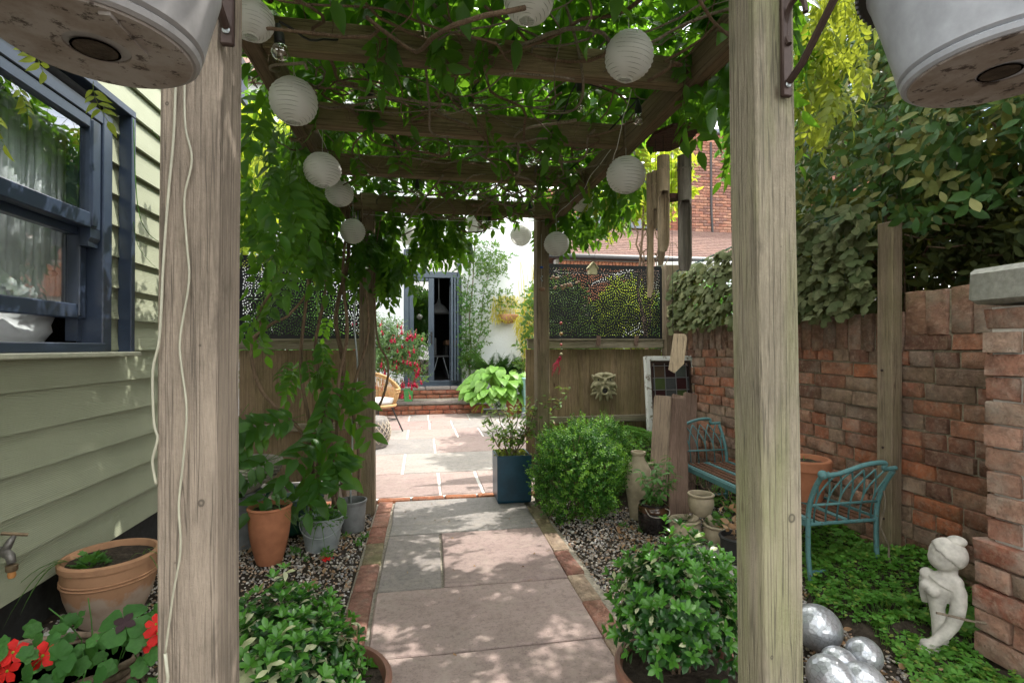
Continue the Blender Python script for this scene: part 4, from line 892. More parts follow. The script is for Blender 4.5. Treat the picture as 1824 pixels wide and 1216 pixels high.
# ================================================================== screens and fences
def screen(x0, x1, z0, z1, y, label, seed):
    rr_ = random.Random(seed); W_, H_ = x1 - x0, z1 - z0; holes = []; grid = {}
    def ok(x, y_, r):
        for gx in range(int(x / .04) - 1, int(x / .04) + 2):
            for gy in range(int(y_ / .04) - 1, int(y_ / .04) + 2):
                for (a, b, c) in grid.get((gx, gy), ()):
                    if math.hypot(a - x, b - y_) < c + r + .0052: return False
        return True
    def add(x, y_, ang, l, w):
        r = (l * .55 + w * .45)
        if not (.02 < x < W_ - .02 and .02 < y_ < H_ - .02) or not ok(x, y_, r * .82): return
        grid.setdefault((int(x / .04), int(y_ / .04)), []).append((x, y_, r * .82)); holes.append((x, y_, ang, l, w))
    cs = [(.10 + .24 * i + (.12 if j % 2 else 0), .02 + .145 * j) for j in range(-1, 6) for i in range(-2, 7)]
    for (cx_, cz) in cs:
        for k in range(12): a = k * math.pi / 6; add(cx_ + .028 * math.cos(a), cz + .028 * math.sin(a), a, .0122, .0038)
    for rad, n, l, w in ((.051, 12, .0055, .0044), (.068, 18, .0062, .0042), (.088, 20, .0060, .0050), (.108, 24, .0060, .0050), (.128, 26, .0058, .0050)):
        for (cx_, cz) in cs:
            for k in range(n): a = (k + .5 * (rad > .06)) * 2 * math.pi / n; add(cx_ + rad * math.cos(a), cz + rad * math.sin(a), a, l, w)
    for _ in range(9000): add(rr_.uniform(0, W_), rr_.uniform(0, H_), rr_.uniform(0, 3), .0048, .0042)
    cu_ = bpy.data.curves.new('screen_outline', 'CURVE'); cu_.dimensions = '2D'; cu_.fill_mode = 'BOTH'; cu_.extrude = .0015
    def poly(P):
        sp_ = cu_.splines.new('POLY'); sp_.points.add(len(P) - 1); sp_.use_cyclic_u = True
        for p, q in zip(sp_.points, P): p.co = (q[0], q[1], 0, 1)
    poly([(0, 0), (W_, 0), (W_, H_), (0, H_)])
    for (x, y_, a, l, w) in holes:
        ca, sa = math.cos(a), math.sin(a); poly([(x + u * l * ca - v * w * sa, y_ + u * l * sa + v * w * ca) for u, v in ((-1, 0), (-.4, .95), (.5, .9), (1, .15), (1, -.15), (.5, -.9), (-.4, -.95))])
    o = bpy.data.objects.new('tmp_c', cu_); S.collection.objects.link(o); dg = bpy.context.evaluated_depsgraph_get()
    me = bpy.data.meshes.new_from_object(o.evaluated_get(dg)); me.materials.clear(); me.materials.append(M['black_metal']); bpy.data.objects.remove(o)
    t_ = thing('decorative_screen', label, 'screen', ((x0 + x1) / 2, y, z0)); me.name = 'screen_panel'
    link('screen_panel', me, t_, TR(x0, y, z0) @ RX(math.pi / 2))
    m = MB()
    for (a, b_, c, d) in ((x0, x1, z0 - .012, z0 + .012), (x0, x1, z1 - .012, z1 + .016), (x0 - .006, x0 + .012, z0, z1), (x1 - .012, x1 + .006, z0, z1)): m.box(((a + b_) / 2, y + .006, (c + d) / 2), (b_ - a, .016 if b_ - a > .1 else .014, d - c))
    m.build('screen_border', 'black_metal', t_); return t_
screen(1.02, 2.165, 1.175, 1.825, 4.36, 'black metal screen cut with flower rosettes above the right fence', 3)
screen(-1.45, -.50, 1.185, 1.83, 4.36, 'black metal screen cut with flower rosettes above the left fence behind vines', 5)
def fence(x0, x1, label, corner):
    t_ = thing('board_fence', label, 'fence', ((x0 + x1) / 2, 4.4, 0)); n = round((x1 - x0) / .098); w = (x1 - x0) / n
    for i in range(n):
        xc = x0 + (i + .5) * w; b = MB(); b.prism([(xc - w / 2 - .008, 4.395, 0), (xc + w / 2, 4.402, 0), (xc + w / 2, 4.412, 0), (xc - w / 2 - .008, 4.415, 0)], (0, 0, 0.02), (0, 0, 1.10)); b.build('fence_board', 'fence', t_)
    MB().box(((x0 + x1) / 2, 4.372, 1.125), (x1 - x0, .042, .075), ch=.004).build('rail', 'rail', t_)
    MB().box(((x0 + x1) / 2, 4.376, .45), (x1 - x0, .036, .06), ch=.004).build('rail', 'rail', t_); MB().box(((x0 + x1) / 2, 4.376, 1.168), (x1 - x0 + .02, .07, .012)).build('capping', 'rail', t_)
    return t_
fR = fence(.90, 2.18, 'weathered board fence right of the opening with a stone face on it', 1)
MB().box((2.262, 4.36, .92), (.155, .10, 1.86), ch=.005).build('post', 'post_far', fR)
MB().box((2.205, 4.29, 1.42), (.03, .04, .10)).build('bracket', 'yellow_wood', fR)
fL = fence(-1.46, -.42, 'shadowed board fence on the left behind the wisteria stems', 0)
for k, (x, r_) in enumerate(((1.545, .06), (1.905, .10))):
    o = MB(); o.mx = TR(x, 4.335, 1.155) @ RY(r_); o.box((0, 0, 0), (.034, .02, .09)); o.mx = Matrix()
    tag(o.build('wood_block', 'sleeper', None), 'small wooden clip over right fence rail, ' + ('left one above the stone face' if k == 0 else 'right one near the corner post'), 'clip')
# corner small white upright
# ================================================================== right brick wall
XW = 2.32
bw = thing('brick_wall', 'old red brick garden wall with soldier coping along the right side', 'wall', (XW, 2.7, 0))
MB().box((XW + .120, 2.68, .60), (.22, 3.44, 1.20)).jit(.001).build('mortar', 'mortar', bw); MB().box((XW + .115, 1.60, 1.27), (.21, 1.0, .16)).build('mortar', 'mortar', bw)
BS = brick_set(.215, .11, .070, 'brick', 8, .003, .0042); BH = brick_set(.104, .11, .070, 'brick', 6, .003, .0042); ph = .0765
for c in range(14):
    y = 4.34 - (.06 if c % 2 else 0); z = .02 + c * ph; k = c
    while y > 1.02:
        if z > 1.08: break
        head = (c % 5 == 3) or random.random() < .14; l = .104 if head else .215; yc = y - l / 2
        sag = .012 * math.sin(yc * 2.2 + 1) * (z / 1.0)
        mw = TR(XW + .05 + U(-.007, .005), yc, z + .033 + sag) @ RZ(math.pi / 2) @ RX(U(-.03, .03)) @ RY(U(-.012, .012)) @ RZ(U(-.02, .02))
        lay(bw, BH if head else BS, mw); y -= l + .012
BC = brick_set(.072, .21, .20, 'brick_cap', 6, .004, .006)
y = 4.34
while y > 1.05:
    near = y < 2.12; w = .086 if not near else .105
    lay(bw, BC, TR(XW + .098 + U(-.006, .004), y - w / 2, 1.17 + (.085 if near else .0) + U(-.004, .004)) @ RX(U(-.03, .03)) @ RZ(math.pi / 2) @ SC((w - .010) / .072, 1, 1.0 if not near else 1.05)); y -= w
for i in range(5): lay(bw, BS, TR(XW + .05, 2.0 - i * .228, 1.115) @ RZ(math.pi / 2) @ RX(U(-.03, .03)))
# near pillar
bp = thing('brick_pillar', 'pale worn brick pier with grey stone cap at the right edge', 'pillar', (2.1, 1.2, 0))
MB().box((2.138, 1.15, .62), (.335, .62, 1.23)).build('mortar', 'mortar_pale', bp)
PS = brick_set(.222, .112, .0745, 'brick_pillar', 7, .004, .005); PH = brick_set(.105, .112, .0745, 'brick_pillar', 5, .004, .005)
for c in range(15):
    z = .018 + c * .0815; xo = 1.955 if c > 4 else 1.925; y = 1.478 if c > 4 else 1.50; k = 0
    while y > .85:
        head = (c + k) % 2 == (1 if k == 0 else 0) and k == 0; l = .105 if head else .222
        lay(bp, PH if head else PS, TR(xo + .056 + U(-.008, .008), y - l / 2, z + .036) @ RZ(math.pi / 2) @ RX(U(-.04, .04)) @ RZ(U(-.03, .03))); y -= l + .012; k += 1
    for k in range(2):   # end face seen from the side
        lay(bp, PS if k == 0 and c % 2 else PH, TR(xo + .18 + k * .12, (1.42 if c > 4 else 1.44), z + .036) @ RZ(U(-.03, .03)))
cp = MB().box((2.12, 1.16, 1.31), (.40, .70, .13), ch=.018).jit(.006, 4); cp.build('cap_stone', 'concrete', bp, smooth=40)
# timber batten on wall
tp = thing('timber_post', 'grey weathered timber post standing against the middle of the brick wall', 'post', (2.27, 2.16, 0))
b = MB(); b.mx = TR(2.265, 2.155, 0) @ RX(.012) @ RY(.004); b.box((0, 0, .84), (.06, .085, 1.74), ch=.004); b.mx = Matrix(); b.build('batten', 'post_far', tp)
for z in (.98, .60, .25): MB().ball((2.232, 2.15, z), .006, 8, 5).build('nail', 'iron', tp)
# ================================================================== plants: templates
LF = {k: leaf_t(*a) for k, a in dict(obov=(1, .48, .25, .2, .6, 3), oval=(1, .46, .22, .25, .5, 3), small=(1, .62, .3, .2, .5, 1), lance=(1, .2, .3, .5, .35, 2)).items()}
FR = [frond_t(5, .24, .08, .46, i, .25 + .12 * i) for i in range(4)]
FRy = [frond_t(4, .17, .062, .40, 20 + i, .2 + .15 * i) for i in range(3)]
def stems(parent, lst, mat='twig', name='stem'):
    for p, r in lst:
        k = len(p); MB().tube(p, [r * (1 - .45 * i / (k - 1)) for i in range(k)], 6).build(name, mat, parent, smooth=True)
# ------------------------------------------------------------------ wisteria over the pergola
wi = thing('wisteria', 'big wisteria climbing the far left post and roofing the whole pergola', 'climber', (-.5, 3.4, 0))
F_ = []
BOX = [(432, 452, 545, 640, .75), (545, 470, 640, 640, .72), (640, 520, 770, 830, .85), (600, 640, 700, 830, .5), (432, 100, 510, 420, .5), (150, 60, 432, 720, 1), (1148, 222, 1248, 520, 1), (1238, 250, 1312, 470, .93), (1236, 180, 1312, 250, .55), (1040, 412, 1236, 480, 1), (955, 452, 1180, 640, 1), (790, 455, 955, 700, .97), (862, 398, 955, 470, .92), (1425, 150, 1824, 620, 1), (1425, -200, 1680, 210, .85)]
def clear(m):
    p = m[:3, 3] + m[:3, 2] * .16; q = m[:3, 3] + m[:3, 2] * .06
    for w in (p, q):
        a, b, z = proj(w)
        for x0, y0, x1, y1, pr_ in BOX:
            if x0 < a < x1 and y0 < b < y1 and random.random() < pr_: return False
        for (x, y, z2, s_, _) in lan:
            la, lb_, lz = proj((x, y, z2))
            if z < lz + .05 and math.hypot(a - la, b - lb_) < 84 * s_ / lz + 24 / lz and random.random() < .93: return False
        for (x, y, z2, k) in B_:
            la, lb_, lz = proj((x, y, z2 - .04))
            if z < lz and math.hypot(a - la, b - lb_) < 40 / lz + 8 and random.random() < .9: return False
    return True
def hang(p, out=(0, 0, 0), dz=-.8, s_=1., spread=.7):
    d = Vector((out[0] + U(-spread, spread), out[1] + U(-spread, spread), dz + U(-.35, .35))); return np.array(frame(d, (U(-.5, .5), U(-.5, .5), 1), p, s_ * U(.8, 1.15)))
# roof
def gapf(x, y): return math.sin(x * 5.3 + 1.2 + math.sin(y * 3.1)) * math.sin(y * 4.1 + .6 + math.sin(x * 2.7)) 
n_ = 0
while n_ < 1500:
    x, y = U(-.95, 1.05), U(.9, 3.85)
    if x > .75 and gapf(x, y) > .3: continue
    F_.append(hang((x, y, 2.16 + random.random() ** .7 * .55), dz=-.12, spread=1.)); n_ += 1
for yb in (1.60, 2.13, 2.69, 3.38):
    for _ in range(8): F_.append(hang((U(-.5, .9), yb - U(.02, .10), U(2.06, 2.16)), (0, -.2, 0), -.7, .85))
n_ = 0
while n_ < 420:  # overhang fronds added beyond the pergola, clumped to dapple sun on the path
    x, y = U(1.0, 1.95), U(1.0, 3.5)
    if gapf(x * .9 + .3, y * .8) > -.16: continue
    F_.append(hang((x, y, U(2.30, 2.75)), dz=-.12, spread=1.)); n_ += 1
for _ in range(520): F_.append(hang((U(-1.0, -.52), U(1.9, 3.9), U(1.5, 2.45)), (-.25, -.2, 0), -.8))
for _ in range(120): F_.append(hang((U(-1.0, -.55), U(2.7, 3.9), U(1.3, 1.75)), (-.1, -.3, 0), -.9))
for _ in range(230):       # curtain over the opening, lower to the left
    t_ = random.random() ** 1.5; x = -.45 + 1.0 * t_; F_.append(hang((x, U(3.5, 3.95), U(1.62 + .38 * t_ ** .6, 2.2)), (.05, -.1, 0), -.9, .95))
for _ in range(110): F_.append(hang((U(-.5, -.12), U(3.3, 3.8), U(1.3, 1.9)), (.15, -.1, 0), -.9, .9))
for _ in range(110): F_.append(hang((U(.85, 1.45), U(3.0, 3.8), U(1.98, 2.3)), (.1, 0, 0), -.7, .85))
for _ in range(26): F_.append(hang((U(.95, 1.35), U(3.1, 3.6), U(1.85, 2.0)), (.1, 0, 0), -.9, .75))
for _ in range(150): F_.append(hang((U(.92, 1.35), U(1.35, 3.0), U(2.02, 2.5)), (.3, 0, 0), -.55, .95))
for _ in range(14): F_.append(hang((U(.95, 1.3), U(1.7, 2.2), U(1.95, 2.08)), (.2, 0, 0), -.6, .85))
for _ in range(60): F_.append(hang((U(-.9, -.5), U(3.0, 3.9), U(.95, 1.4)), (-.1, -.6, 0), -.5, .9))
for _ in range(20): F_.append(hang((U(-.52, -.3), U(3.3, 3.6), U(1.0, 1.5)), (.1, -.4, 0), -.7, .8))
for p, d, s_ in (((-.62, 3.12, .62), (.35, -.6, -.25), 1.15), ((-.6, 3.15, .60), (-.1, -.8, -.2), 1.2), ((-.72, 3.1, .72), (-.6, -.5, .1), 1.15), ((-.85, 3.1, .68), (-.4, -.6, -.3), 1.15), ((-.60, 3.05, .48), (.2, -.6, -.4), 1.1), ((-.75, 3.0, .52), (-.5, -.6, -.3), 1.2),
                 ((-.55, 3.2, .75), (.5, -.5, .0), 1.1), ((-.52, 3.25, .82), (.7, -.3, .1), 1.05), ((-.66, 3.1, .40), (-.1, -.7, -.2), 1.1), ((-.9, 3.0, .55), (-.7, -.4, -.4), 1.1), ((-.95, 3.1, .8), (-.3, -.5, -.5), 1.1), ((-.5, 3.3, .66), (.9, -.2, -.1), .9),
                 ((-.5, 3.3, .9), (.5, -.5, -.3), 1.), ((-.62, 3.2, .92), (-.1, -.6, -.4), 1.1), ((-.78, 3.0, .42), (-.3, -.7, -.1), 1.1), ((-.55, 3.1, .3), (.4, -.4, .5), .9), ((-.42, 3.2, .30), (.15, -.2, .9), .8), ((-.40, 3.5, .55), (.4, -.3, .6), .7)):
    for q in range(2): F_.append(np.array(frame(Vector(d) + rdir() * .22, (U(-.3, .3), -1.1, .55), Vector(p) + rdir() * .05, s_ * 1.2)))
F_ = [m for m in F_ if clear(m)]; scatter(wi, FR, F_, 'wisteria')
Fy = []
for _ in range(78): xx = U(1.40, 1.72); Fy.append(hang((xx, xx / U(.83, .99), U(2.02, 2.5)), (.15, .1, 0), -.8, .85))
for _ in range(20): Fy.append(hang((U(-1.42, -1.05), U(1.35, 1.9), U(1.86, 2.2)), (.2, 0, 0), -.75, .8, .5))
for _ in range(70): Fy.append(hang((U(-1.3, -.7), U(3.6, 4.4), U(1.8, 2.7)), (0, 0, 0), -.7, 1.))
for _ in range(40): Fy.append(hang((U(.9, 1.7), U(2.6, 3.9), U(2.0, 2.7)), (0, 0, 0), -.7, 1.))
scatter(wi, FRy, Fy, 'wisteria_yellow', 'leaf', 'young_foliage', 140)
# twisting trunks
TRK = [[(-.56, 3.33, 0), (-.55, 3.32, .3), (-.58, 3.3, .6), (-.50, 3.33, .95), (-.55, 3.35, 1.3), (-.48, 3.4, 1.7), (-.5, 3.4, 2.15)],
       [(-.46, 3.30, 0), (-.50, 3.30, .25), (-.53, 3.28, .55), (-.52, 3.28, .9), (-.47, 3.28, 1.2), (-.50, 3.3, 1.6), (-.45, 3.35, 2.1)],
       [(-.62, 3.30, .0), (-.64, 3.27, .4), (-.60, 3.25, .75), (-.66, 3.28, 1.1), (-.6, 3.3, 1.5), (-.62, 3.3, 2.0)],
       [(-.52, 3.28, .02), (-.58, 3.24, .3), (-.72, 3.15, .62), (-.92, 3.12, .85), (-.98, 3.12, 1.10), (-.93, 3.14, 1.2), (-.95, 3.15, 1.3), (-.88, 3.15, 1.42)],
       [(-.98, 3.12, 1.15), (-.86, 3.10, 1.24), (-.76, 3.1, 1.30), (-.66, 3.15, 1.5), (-.7, 3.2, 1.9)],
       [(-.42, 3.36, .0), (-.40, 3.30, .4), (-.44, 3.30, .8), (-.35, 3.34, 1.2), (-.38, 3.4, 1.6), (-.40, 3.4, 2.1)],
       [(-.30, 3.55, .70), (-.26, 3.48, .80), (-.235, 3.46, .92), (-.24, 3.46, 1.02), (-.29, 3.44, 1.12), (-.315, 3.45, 1.3), (-.32, 3.46, 1.7), (-.28, 3.5, 2.0)],
       [(-.70, 3.34, 0), (-.68, 3.3, .5), (-.75, 3.3, 1.0), (-.7, 3.3, 1.6), (-.75, 3.4, 2.1)]]
def smooth(P, k=5):
    P = [Vector(p) for p in P]; o = []
    for i in range(len(P) - 1):
        p0, p1, p2, p3 = P[max(i - 1, 0)], P[i], P[i + 1], P[min(i + 2, len(P) - 1)]
        for j in range(k):
            t_ = j / k; o.append(.5 * ((2 * p1) + (p2 - p0) * t_ + (2 * p0 - 5 * p1 + 4 * p2 - p3) * t_ ** 2 + (3 * p1 - p0 - 3 * p2 + p3) * t_ ** 3))
    return o + [P[-1]]
for i, P in enumerate(TRK): stems(wi, [(smooth(P), (.019, .016, .014, .014, .010, .012, .009, .013)[i])], 'twig', 'trunk')
for i in range(90):
    x0, y0 = U(-.45, .85), U(1.0, 3.7); a = U(0, 6.28); l = U(.5, 1.4); x1 = min(.95, max(-.6, x0 + l * math.cos(a))); y1 = min(3.8, max(1.0, y0 + l * math.sin(a)))
    z0 = U(1.92, 2.12); P = wob((x0, y0, z0), (x1, y1, U(1.93, 2.2)), 22, U(.03, .08), i, U(-.02, .05)); stems(wi, [(P, U(.0028, .007))], random.choice(('twig', 'twig_grey')), 'stem')
for P in ([(-.2, 1.55, 2.3), (-.02, 1.6, 2.14), (.0, 1.62, 2.05), (.02, 1.75, 1.93), (.03, 1.9, 1.9), (.12, 2.0, 1.93)], [(.25, 1.5, 2.3), (.42, 1.55, 2.25), (.52, 1.6, 2.0), (.55, 1.8, 1.98), (.5, 2.1, 2.1)], [(-.1, 1.45, 2.2), (.2, 1.6, 2.05), (.5, 1.7, 2.08), (.65, 1.7, 2.2)], [(.1, 2.6, 1.98), (-.03, 2.9, 1.9), (-.16, 3.6, 1.93), (-.4, 3.7, 1.8)], [(-.15, 3.6, 1.88), (.05, 3.62, 1.99), (.3, 3.6, 2.06)]):
    stems(wi, [(smooth(P), .006)], 'twig_grey', 'stem')
# dangling tendrils and pods
for i in range(16): stems(wi, [(wob((U(-.4, .9), U(1.2, 3.6), 2.1), (U(-.4, .9), U(1.2, 3.6), U(1.9, 2.0)), 16, .05, 90 + i), .0016)], 'twig', 'tendril')
stems(wi, [(smooth([(-1.25, 2.45, 2.1), (-1.22, 2.42, 1.75), (-1.2, 2.45, 1.62), (-1.24, 2.7, 1.60), (-1.28, 2.95, 1.62)]), .002), (smooth([(-1.2, 2.5, 2.08), (-1.17, 2.6, 2.0), (-1.2, 2.9, 1.93)]), .0016), (smooth([(-1.4, 2.75, 1.72), (-1.42, 2.85, 1.6), (-1.42, 3.1, 1.5)]), .0014)], 'euonymus_lime', 'tendril')
# ------------------------------------------------------------------ elaeagnus hedge above the right wall
el = thing('elaeagnus_hedge', 'tall dark evergreen hedge with olive backed leaves above the brick wall', 'hedge', (3.0, 3.0, 0))
E_ = []; EB_ = []
def sprig(p, d, n, ll, out, wh=0, jitter=.5):
    d = Vector(d).normalized()
    for i in range(n):
        a = i * 2.4; s_ = d.orthogonal().normalized(); s2 = d.cross(s_); q = s_ * math.cos(a) + s2 * math.sin(a)
        out.append(np.array(frame(q + d * U(.2, .9), d + rdir() * jitter, Vector(p) + d * (ll * .38 * i), ll * U(.75, 1.15))))
for _ in range(1050):
    x = U(2.28, 2.75); y = U(.8, 3.05); z = 1.66 + random.random() * 1.6
    if z < 1.9 and y > 2.3: x += .25
    sprig((x, y, z), (-.8 + U(-.5, .5), -.25 + U(-.6, .6), U(-.25, .5)), 8, U(.05, .088), E_ if random.random() < .88 else EB_, jitter=.35)
for _ in range(500): sprig((U(2.5, 3.3), U(.6, 3.3), U(1.45, 3.3)), rdir(), 6, .075, E_)
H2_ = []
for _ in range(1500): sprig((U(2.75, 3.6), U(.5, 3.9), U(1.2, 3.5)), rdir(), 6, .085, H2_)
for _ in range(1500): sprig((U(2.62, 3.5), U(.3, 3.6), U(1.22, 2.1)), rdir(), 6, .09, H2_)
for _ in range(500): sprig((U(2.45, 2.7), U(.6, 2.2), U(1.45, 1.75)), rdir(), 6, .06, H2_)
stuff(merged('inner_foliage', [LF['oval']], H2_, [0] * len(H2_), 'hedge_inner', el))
scatter(el, [LF['oval'], leaf_t(1, .42, -.1, .15, .55, 3)], E_, 'elaeagnus', nmax=220); scatter(el, [LF['oval']], EB_, 'elaeagnus_back', 'leaf', 'pale_foliage', 80)
for i in range(26): stems(el, [(wob((U(2.75, 3.1), U(1.0, 3.2), .6), (U(2.3, 3.0), U(.9, 3.2), U(1.9, 3.0)), 10, .06, 200 + i), U(.005, .014))], 'twig', 'branch')
for i in range(14): stems(el, [(wob((2.7, U(1.0, 2.2), 1.5), (U(2.35, 2.6), U(1.0, 2.4), U(1.5, 1.75)), 10, .04, 300 + i), .006)], 'twig', 'branch')
core = MB().box((3.15, 2.6, 2.35), (.5, 4.0, 1.7)); 
# ------------------------------------------------------------------ artificial ivy screen
iv = thing('artificial_ivy_screen', 'dusty artificial ivy screen on wire trellis above the wall by the chime', 'screen', (2.25, 3.2, 1.2))
ILF = T([(0, 0, 0), (-.32, .02, .12), (-.5, -.06, .38), (-.28, .05, .52), (-.34, -.04, .82), (0, .0, 1.0), (.34, -.04, .8), (.28, .05, .5), (.52, -.06, .36), (.3, .02, .1), (0, .10, .45)], [(0, 10, 1), (1, 10, 2), (2, 10, 3), (3, 10, 4), (4, 10, 5), (5, 10, 6), (6, 10, 7), (7, 10, 8), (8, 10, 9), (9, 10, 0)])
I_ = []
for _ in range(1150):
    y = U(2.20, 4.28); top = 1.86 + .02 * math.sin(y * 3) - max(0, y - 3.4) * .13; z = 1.27 + random.random() * (top - 1.27)
    I_.append(np.array(frame((-.35 + U(-.5, .2), U(-.7, .5), -.75 + U(-.4, .5)), (-1, U(-.9, .4), U(-.1, .9)), (2.25 + U(-.06, .02), y, z), U(.055, .085))))
scatter(iv, [ILF], I_, 'faux_ivy')
m = MB()
for z in (1.35, 1.6, 1.85): m.tube([(2.3, 2.2, z), (2.3, 4.3, z - .05)], .003, 4)
for i in range(18): m.tube([(2.3, 2.2 + i * .12, 1.25), (2.3, 2.2 + i * .12, 1.85)], .0018, 4)
m.tube([(2.29, 3.3, 1.86), (2.29, 4.32, 1.79)], .007, 6); m.build('trellis_wire', 'green_plastic', iv)
pl_ = [leaf_t(1, .4, .5, .5), leaf_t(1, .08, .2, .3)]; pm_ = [np.array(frame(rdir(-.05, .15), rdir(.6, 1), (U(-.2, .68), U(1.3, 3.7), .004), U(.012, .03))) for _ in range(42)]
tag(stuff(merged('path_debris', pl_, pm_, [i % 2 for i in range(42)], 'dry_leaf', None)), 'little bits of twig and dry leaf lying on the path slabs', 'debris')
# ------------------------------------------------------------------ shrubs
def shoots_shrub(name, label, cat, c, rad, n, pieces, grp=None, ll=.033, stemn=26, seed=1, cf_=.26, tipmat='euonymus_lime'):
    random.seed(seed); t_ = thing(name, label, cat, (c[0], c[1], 0), grp); A = []; B = []; C = []
    for k in range(n):
        d = rdir(-.62, 1); rr = U(.62, 1.0) if random.random() < .8 else U(.2, .6); lob = 1 + .10 * math.sin(d.x * 5 + d.z * 4 + seed) + .08 * math.sin(d.y * 7)
        if d.z > .3 and random.random() < .12: rr *= U(1.1, 1.3)
        p = Vector((c[0] + d.x * rad[0] * rr * lob, c[1] + d.y * rad[1] * rr * lob, c[2] + d.z * rad[2] * rr * lob)); up = (d * .7 + Vector((0, 0, .75)) + rdir() * .35).normalized()
        L1 = []; sprig(p, up, 6, ll, L1, jitter=.4); cream = random.random()
        for i, m_ in enumerate(L1):
            if cream < cf_ and random.random() < .7: C.append(m_)
            elif rr > .75 and d.z > -.1 and (i > 1) and random.random() < .62: B.append(m_)
            else: A.append(m_)
        top = p + up * ll * 2.2; L2 = []
        for i in range(5): a = i * 1.257; s_ = up.orthogonal().normalized(); q = s_ * math.cos(a) + up.cross(s_) * math.sin(a); L2.append(np.array(frame(q * .75 + up, up, top, ll * U(.6, .95))))
        (B if rr > .7 and random.random() < .8 else A).extend(L2)
    lt = [LF['obov'], leaf_t(1, .42, .3, .35, .6, 3)]
    scatter(t_, lt, A, 'euonymus', 'leaf', 'foliage', 110); scatter(t_, lt, B, tipmat, 'leaf', 'young_foliage', 120)
    if C: scatter(t_, lt, C, 'euonymus_cream', 'leaf', 'variegated_foliage', 120)
    for i in range(stemn):
        d = rdir(.1, 1); stems(t_, [(wob((c[0] + U(-.03, .03), c[1] + U(-.03, .03), pieces), (c[0] + d.x * rad[0] * .85, c[1] + d.y * rad[1] * .85, c[2] + d.z * rad[2] * .7), 6, .012, seed * 50 + i), .0038)])
    return t_
def potted(name, label, c, r0, r1, h, mat, **k):
    t_ = thing(name, label, 'pot', (c[0], c[1], 0)); kw = {q: k.pop(q) for q in ('sx', 'sy', 'wob') if q in k}
    pp = potprof(r0, r1, h, **k); MB().lathe(pp, 44, (c[0], c[1], k.get('z', 0) if False else -.015), **kw).build('pot_body', mat, t_, smooth=40)
    MB().lathe([(.001, h - .030), (r1 - .012, h - .032)], 24, (c[0], c[1], -.008), **{q: w for q, w in kw.items() if q != 'wob'}).jit(.002, 3).build('compost', 'soil', t_); return t_
potted('terracotta_pot', 'large brown pot holding the variegated shrub at right foreground', (.715, 1.335), .125, .175, .215, 'brown_pot', rim=.008, bulge=.006, rimh=.04)
shoots_shrub('variegated_shrub', 'rounded glossy shrub with cream flecked leaves in the right foreground pot', 'shrub', (.72, 1.36, .315), (.148, .15, .155), 400, .18, 'potted variegated evergreens either side of the path', seed=3)
potted('terracotta_pot', 'brown pot mostly hidden under the variegated shrub at left foreground', (-.27, 1.36), .135, .178, .262, 'brown_pot', rim=.008, bulge=.006, rimh=.04)
shoots_shrub('variegated_shrub', 'glossy shrub with many cream leaves beside the near left post, left foreground', 'shrub', (-.355, 1.38, .245), (.155, .17, .165), 480, .16, 'potted variegated evergreens either side of the path', seed=5, cf_=.42)
def small_shrub(name, label, cat, c, rad, n, mats_, ll=.014, lobes=3, grp=None, seed=2, spn=9, stemn=30, box=.5):
    random.seed(seed); t_ = thing(name, label, cat, (c[0], c[1], 0), grp)
    sm = LF['small']; sp_ = []
    for v in range(4):
        P = []
        for i in range(spn): a = i * 2.4 + v; q = Vector((math.cos(a), math.sin(a), U(.3, .9))); P.append((sm, np.array(frame(q, (0, 0, 1), (0, 0, .38 * i), U(.8, 1.1)))))
        P.append((sm, np.array(frame((.2, .1, 1), (0, 1, 0), (0, 0, .38 * spn), .9)))); sp_.append(tjoin(P))
    ms = [[] for _ in mats_]
    for k in range(n):
        d = rdir(-.85, 1); rr = U(.80, 1.0) if random.random() < .75 else U(.45, .8); lob = 1 + .09 * math.sin(d.x * 6 + d.z * 5 + seed) * lobes / 3 + .07 * math.sin(d.y * 9 + d.x * 4 + 1)
        p = Vector((c[0] + d.x * rad[0] * rr * lob, c[1] + d.y * rad[1] * rr * lob, c[2] + d.z * rad[2] * rr * lob)); u_ = d + rdir() * .55 + Vector((0, 0, .35))
        k2 = 0 if rr < .86 or random.random() < .45 or len(mats_) == 1 else random.randrange(1, len(mats_)); ms[k2].append(np.array(frame(u_, rdir(), p, ll * U(.7, 1.2))))
    for j, mm in enumerate(ms):
        if mm: stuff(merged('foliage' if j == 0 else 'young_foliage', sp_, mm, [random.randrange(4) for _ in mm], mats_[j], t_))
    for i in range(stemn):
        d = rdir(-.2, 1); stems(t_, [(wob((c[0] + U(-.05, .05), c[1] + U(-.05, .05), max(-.02, c[2] - rad[2])), (c[0] + d.x * rad[0] * .85, c[1] + d.y * rad[1] * .85, c[2] + d.z * rad[2] * .8), 5, .015, seed * 31 + i), .004)])
    return t_
small_shrub('box_shrub', 'big rounded bright green shrub right of the path before the urn', 'shrub', (1.00, 3.22, .28), (.275, .28, .30), 2600, ('box', 'box_tip', 'box_tip'), ll=.0175, seed=2)
small_shrub('box_shrub', 'smaller upright green shrub behind the big rounded one, near the fence', 'shrub', (1.40, 3.75, .28), (.19, .18, .25), 1000, ('box', 'box_tip'), ll=.016, seed=4)
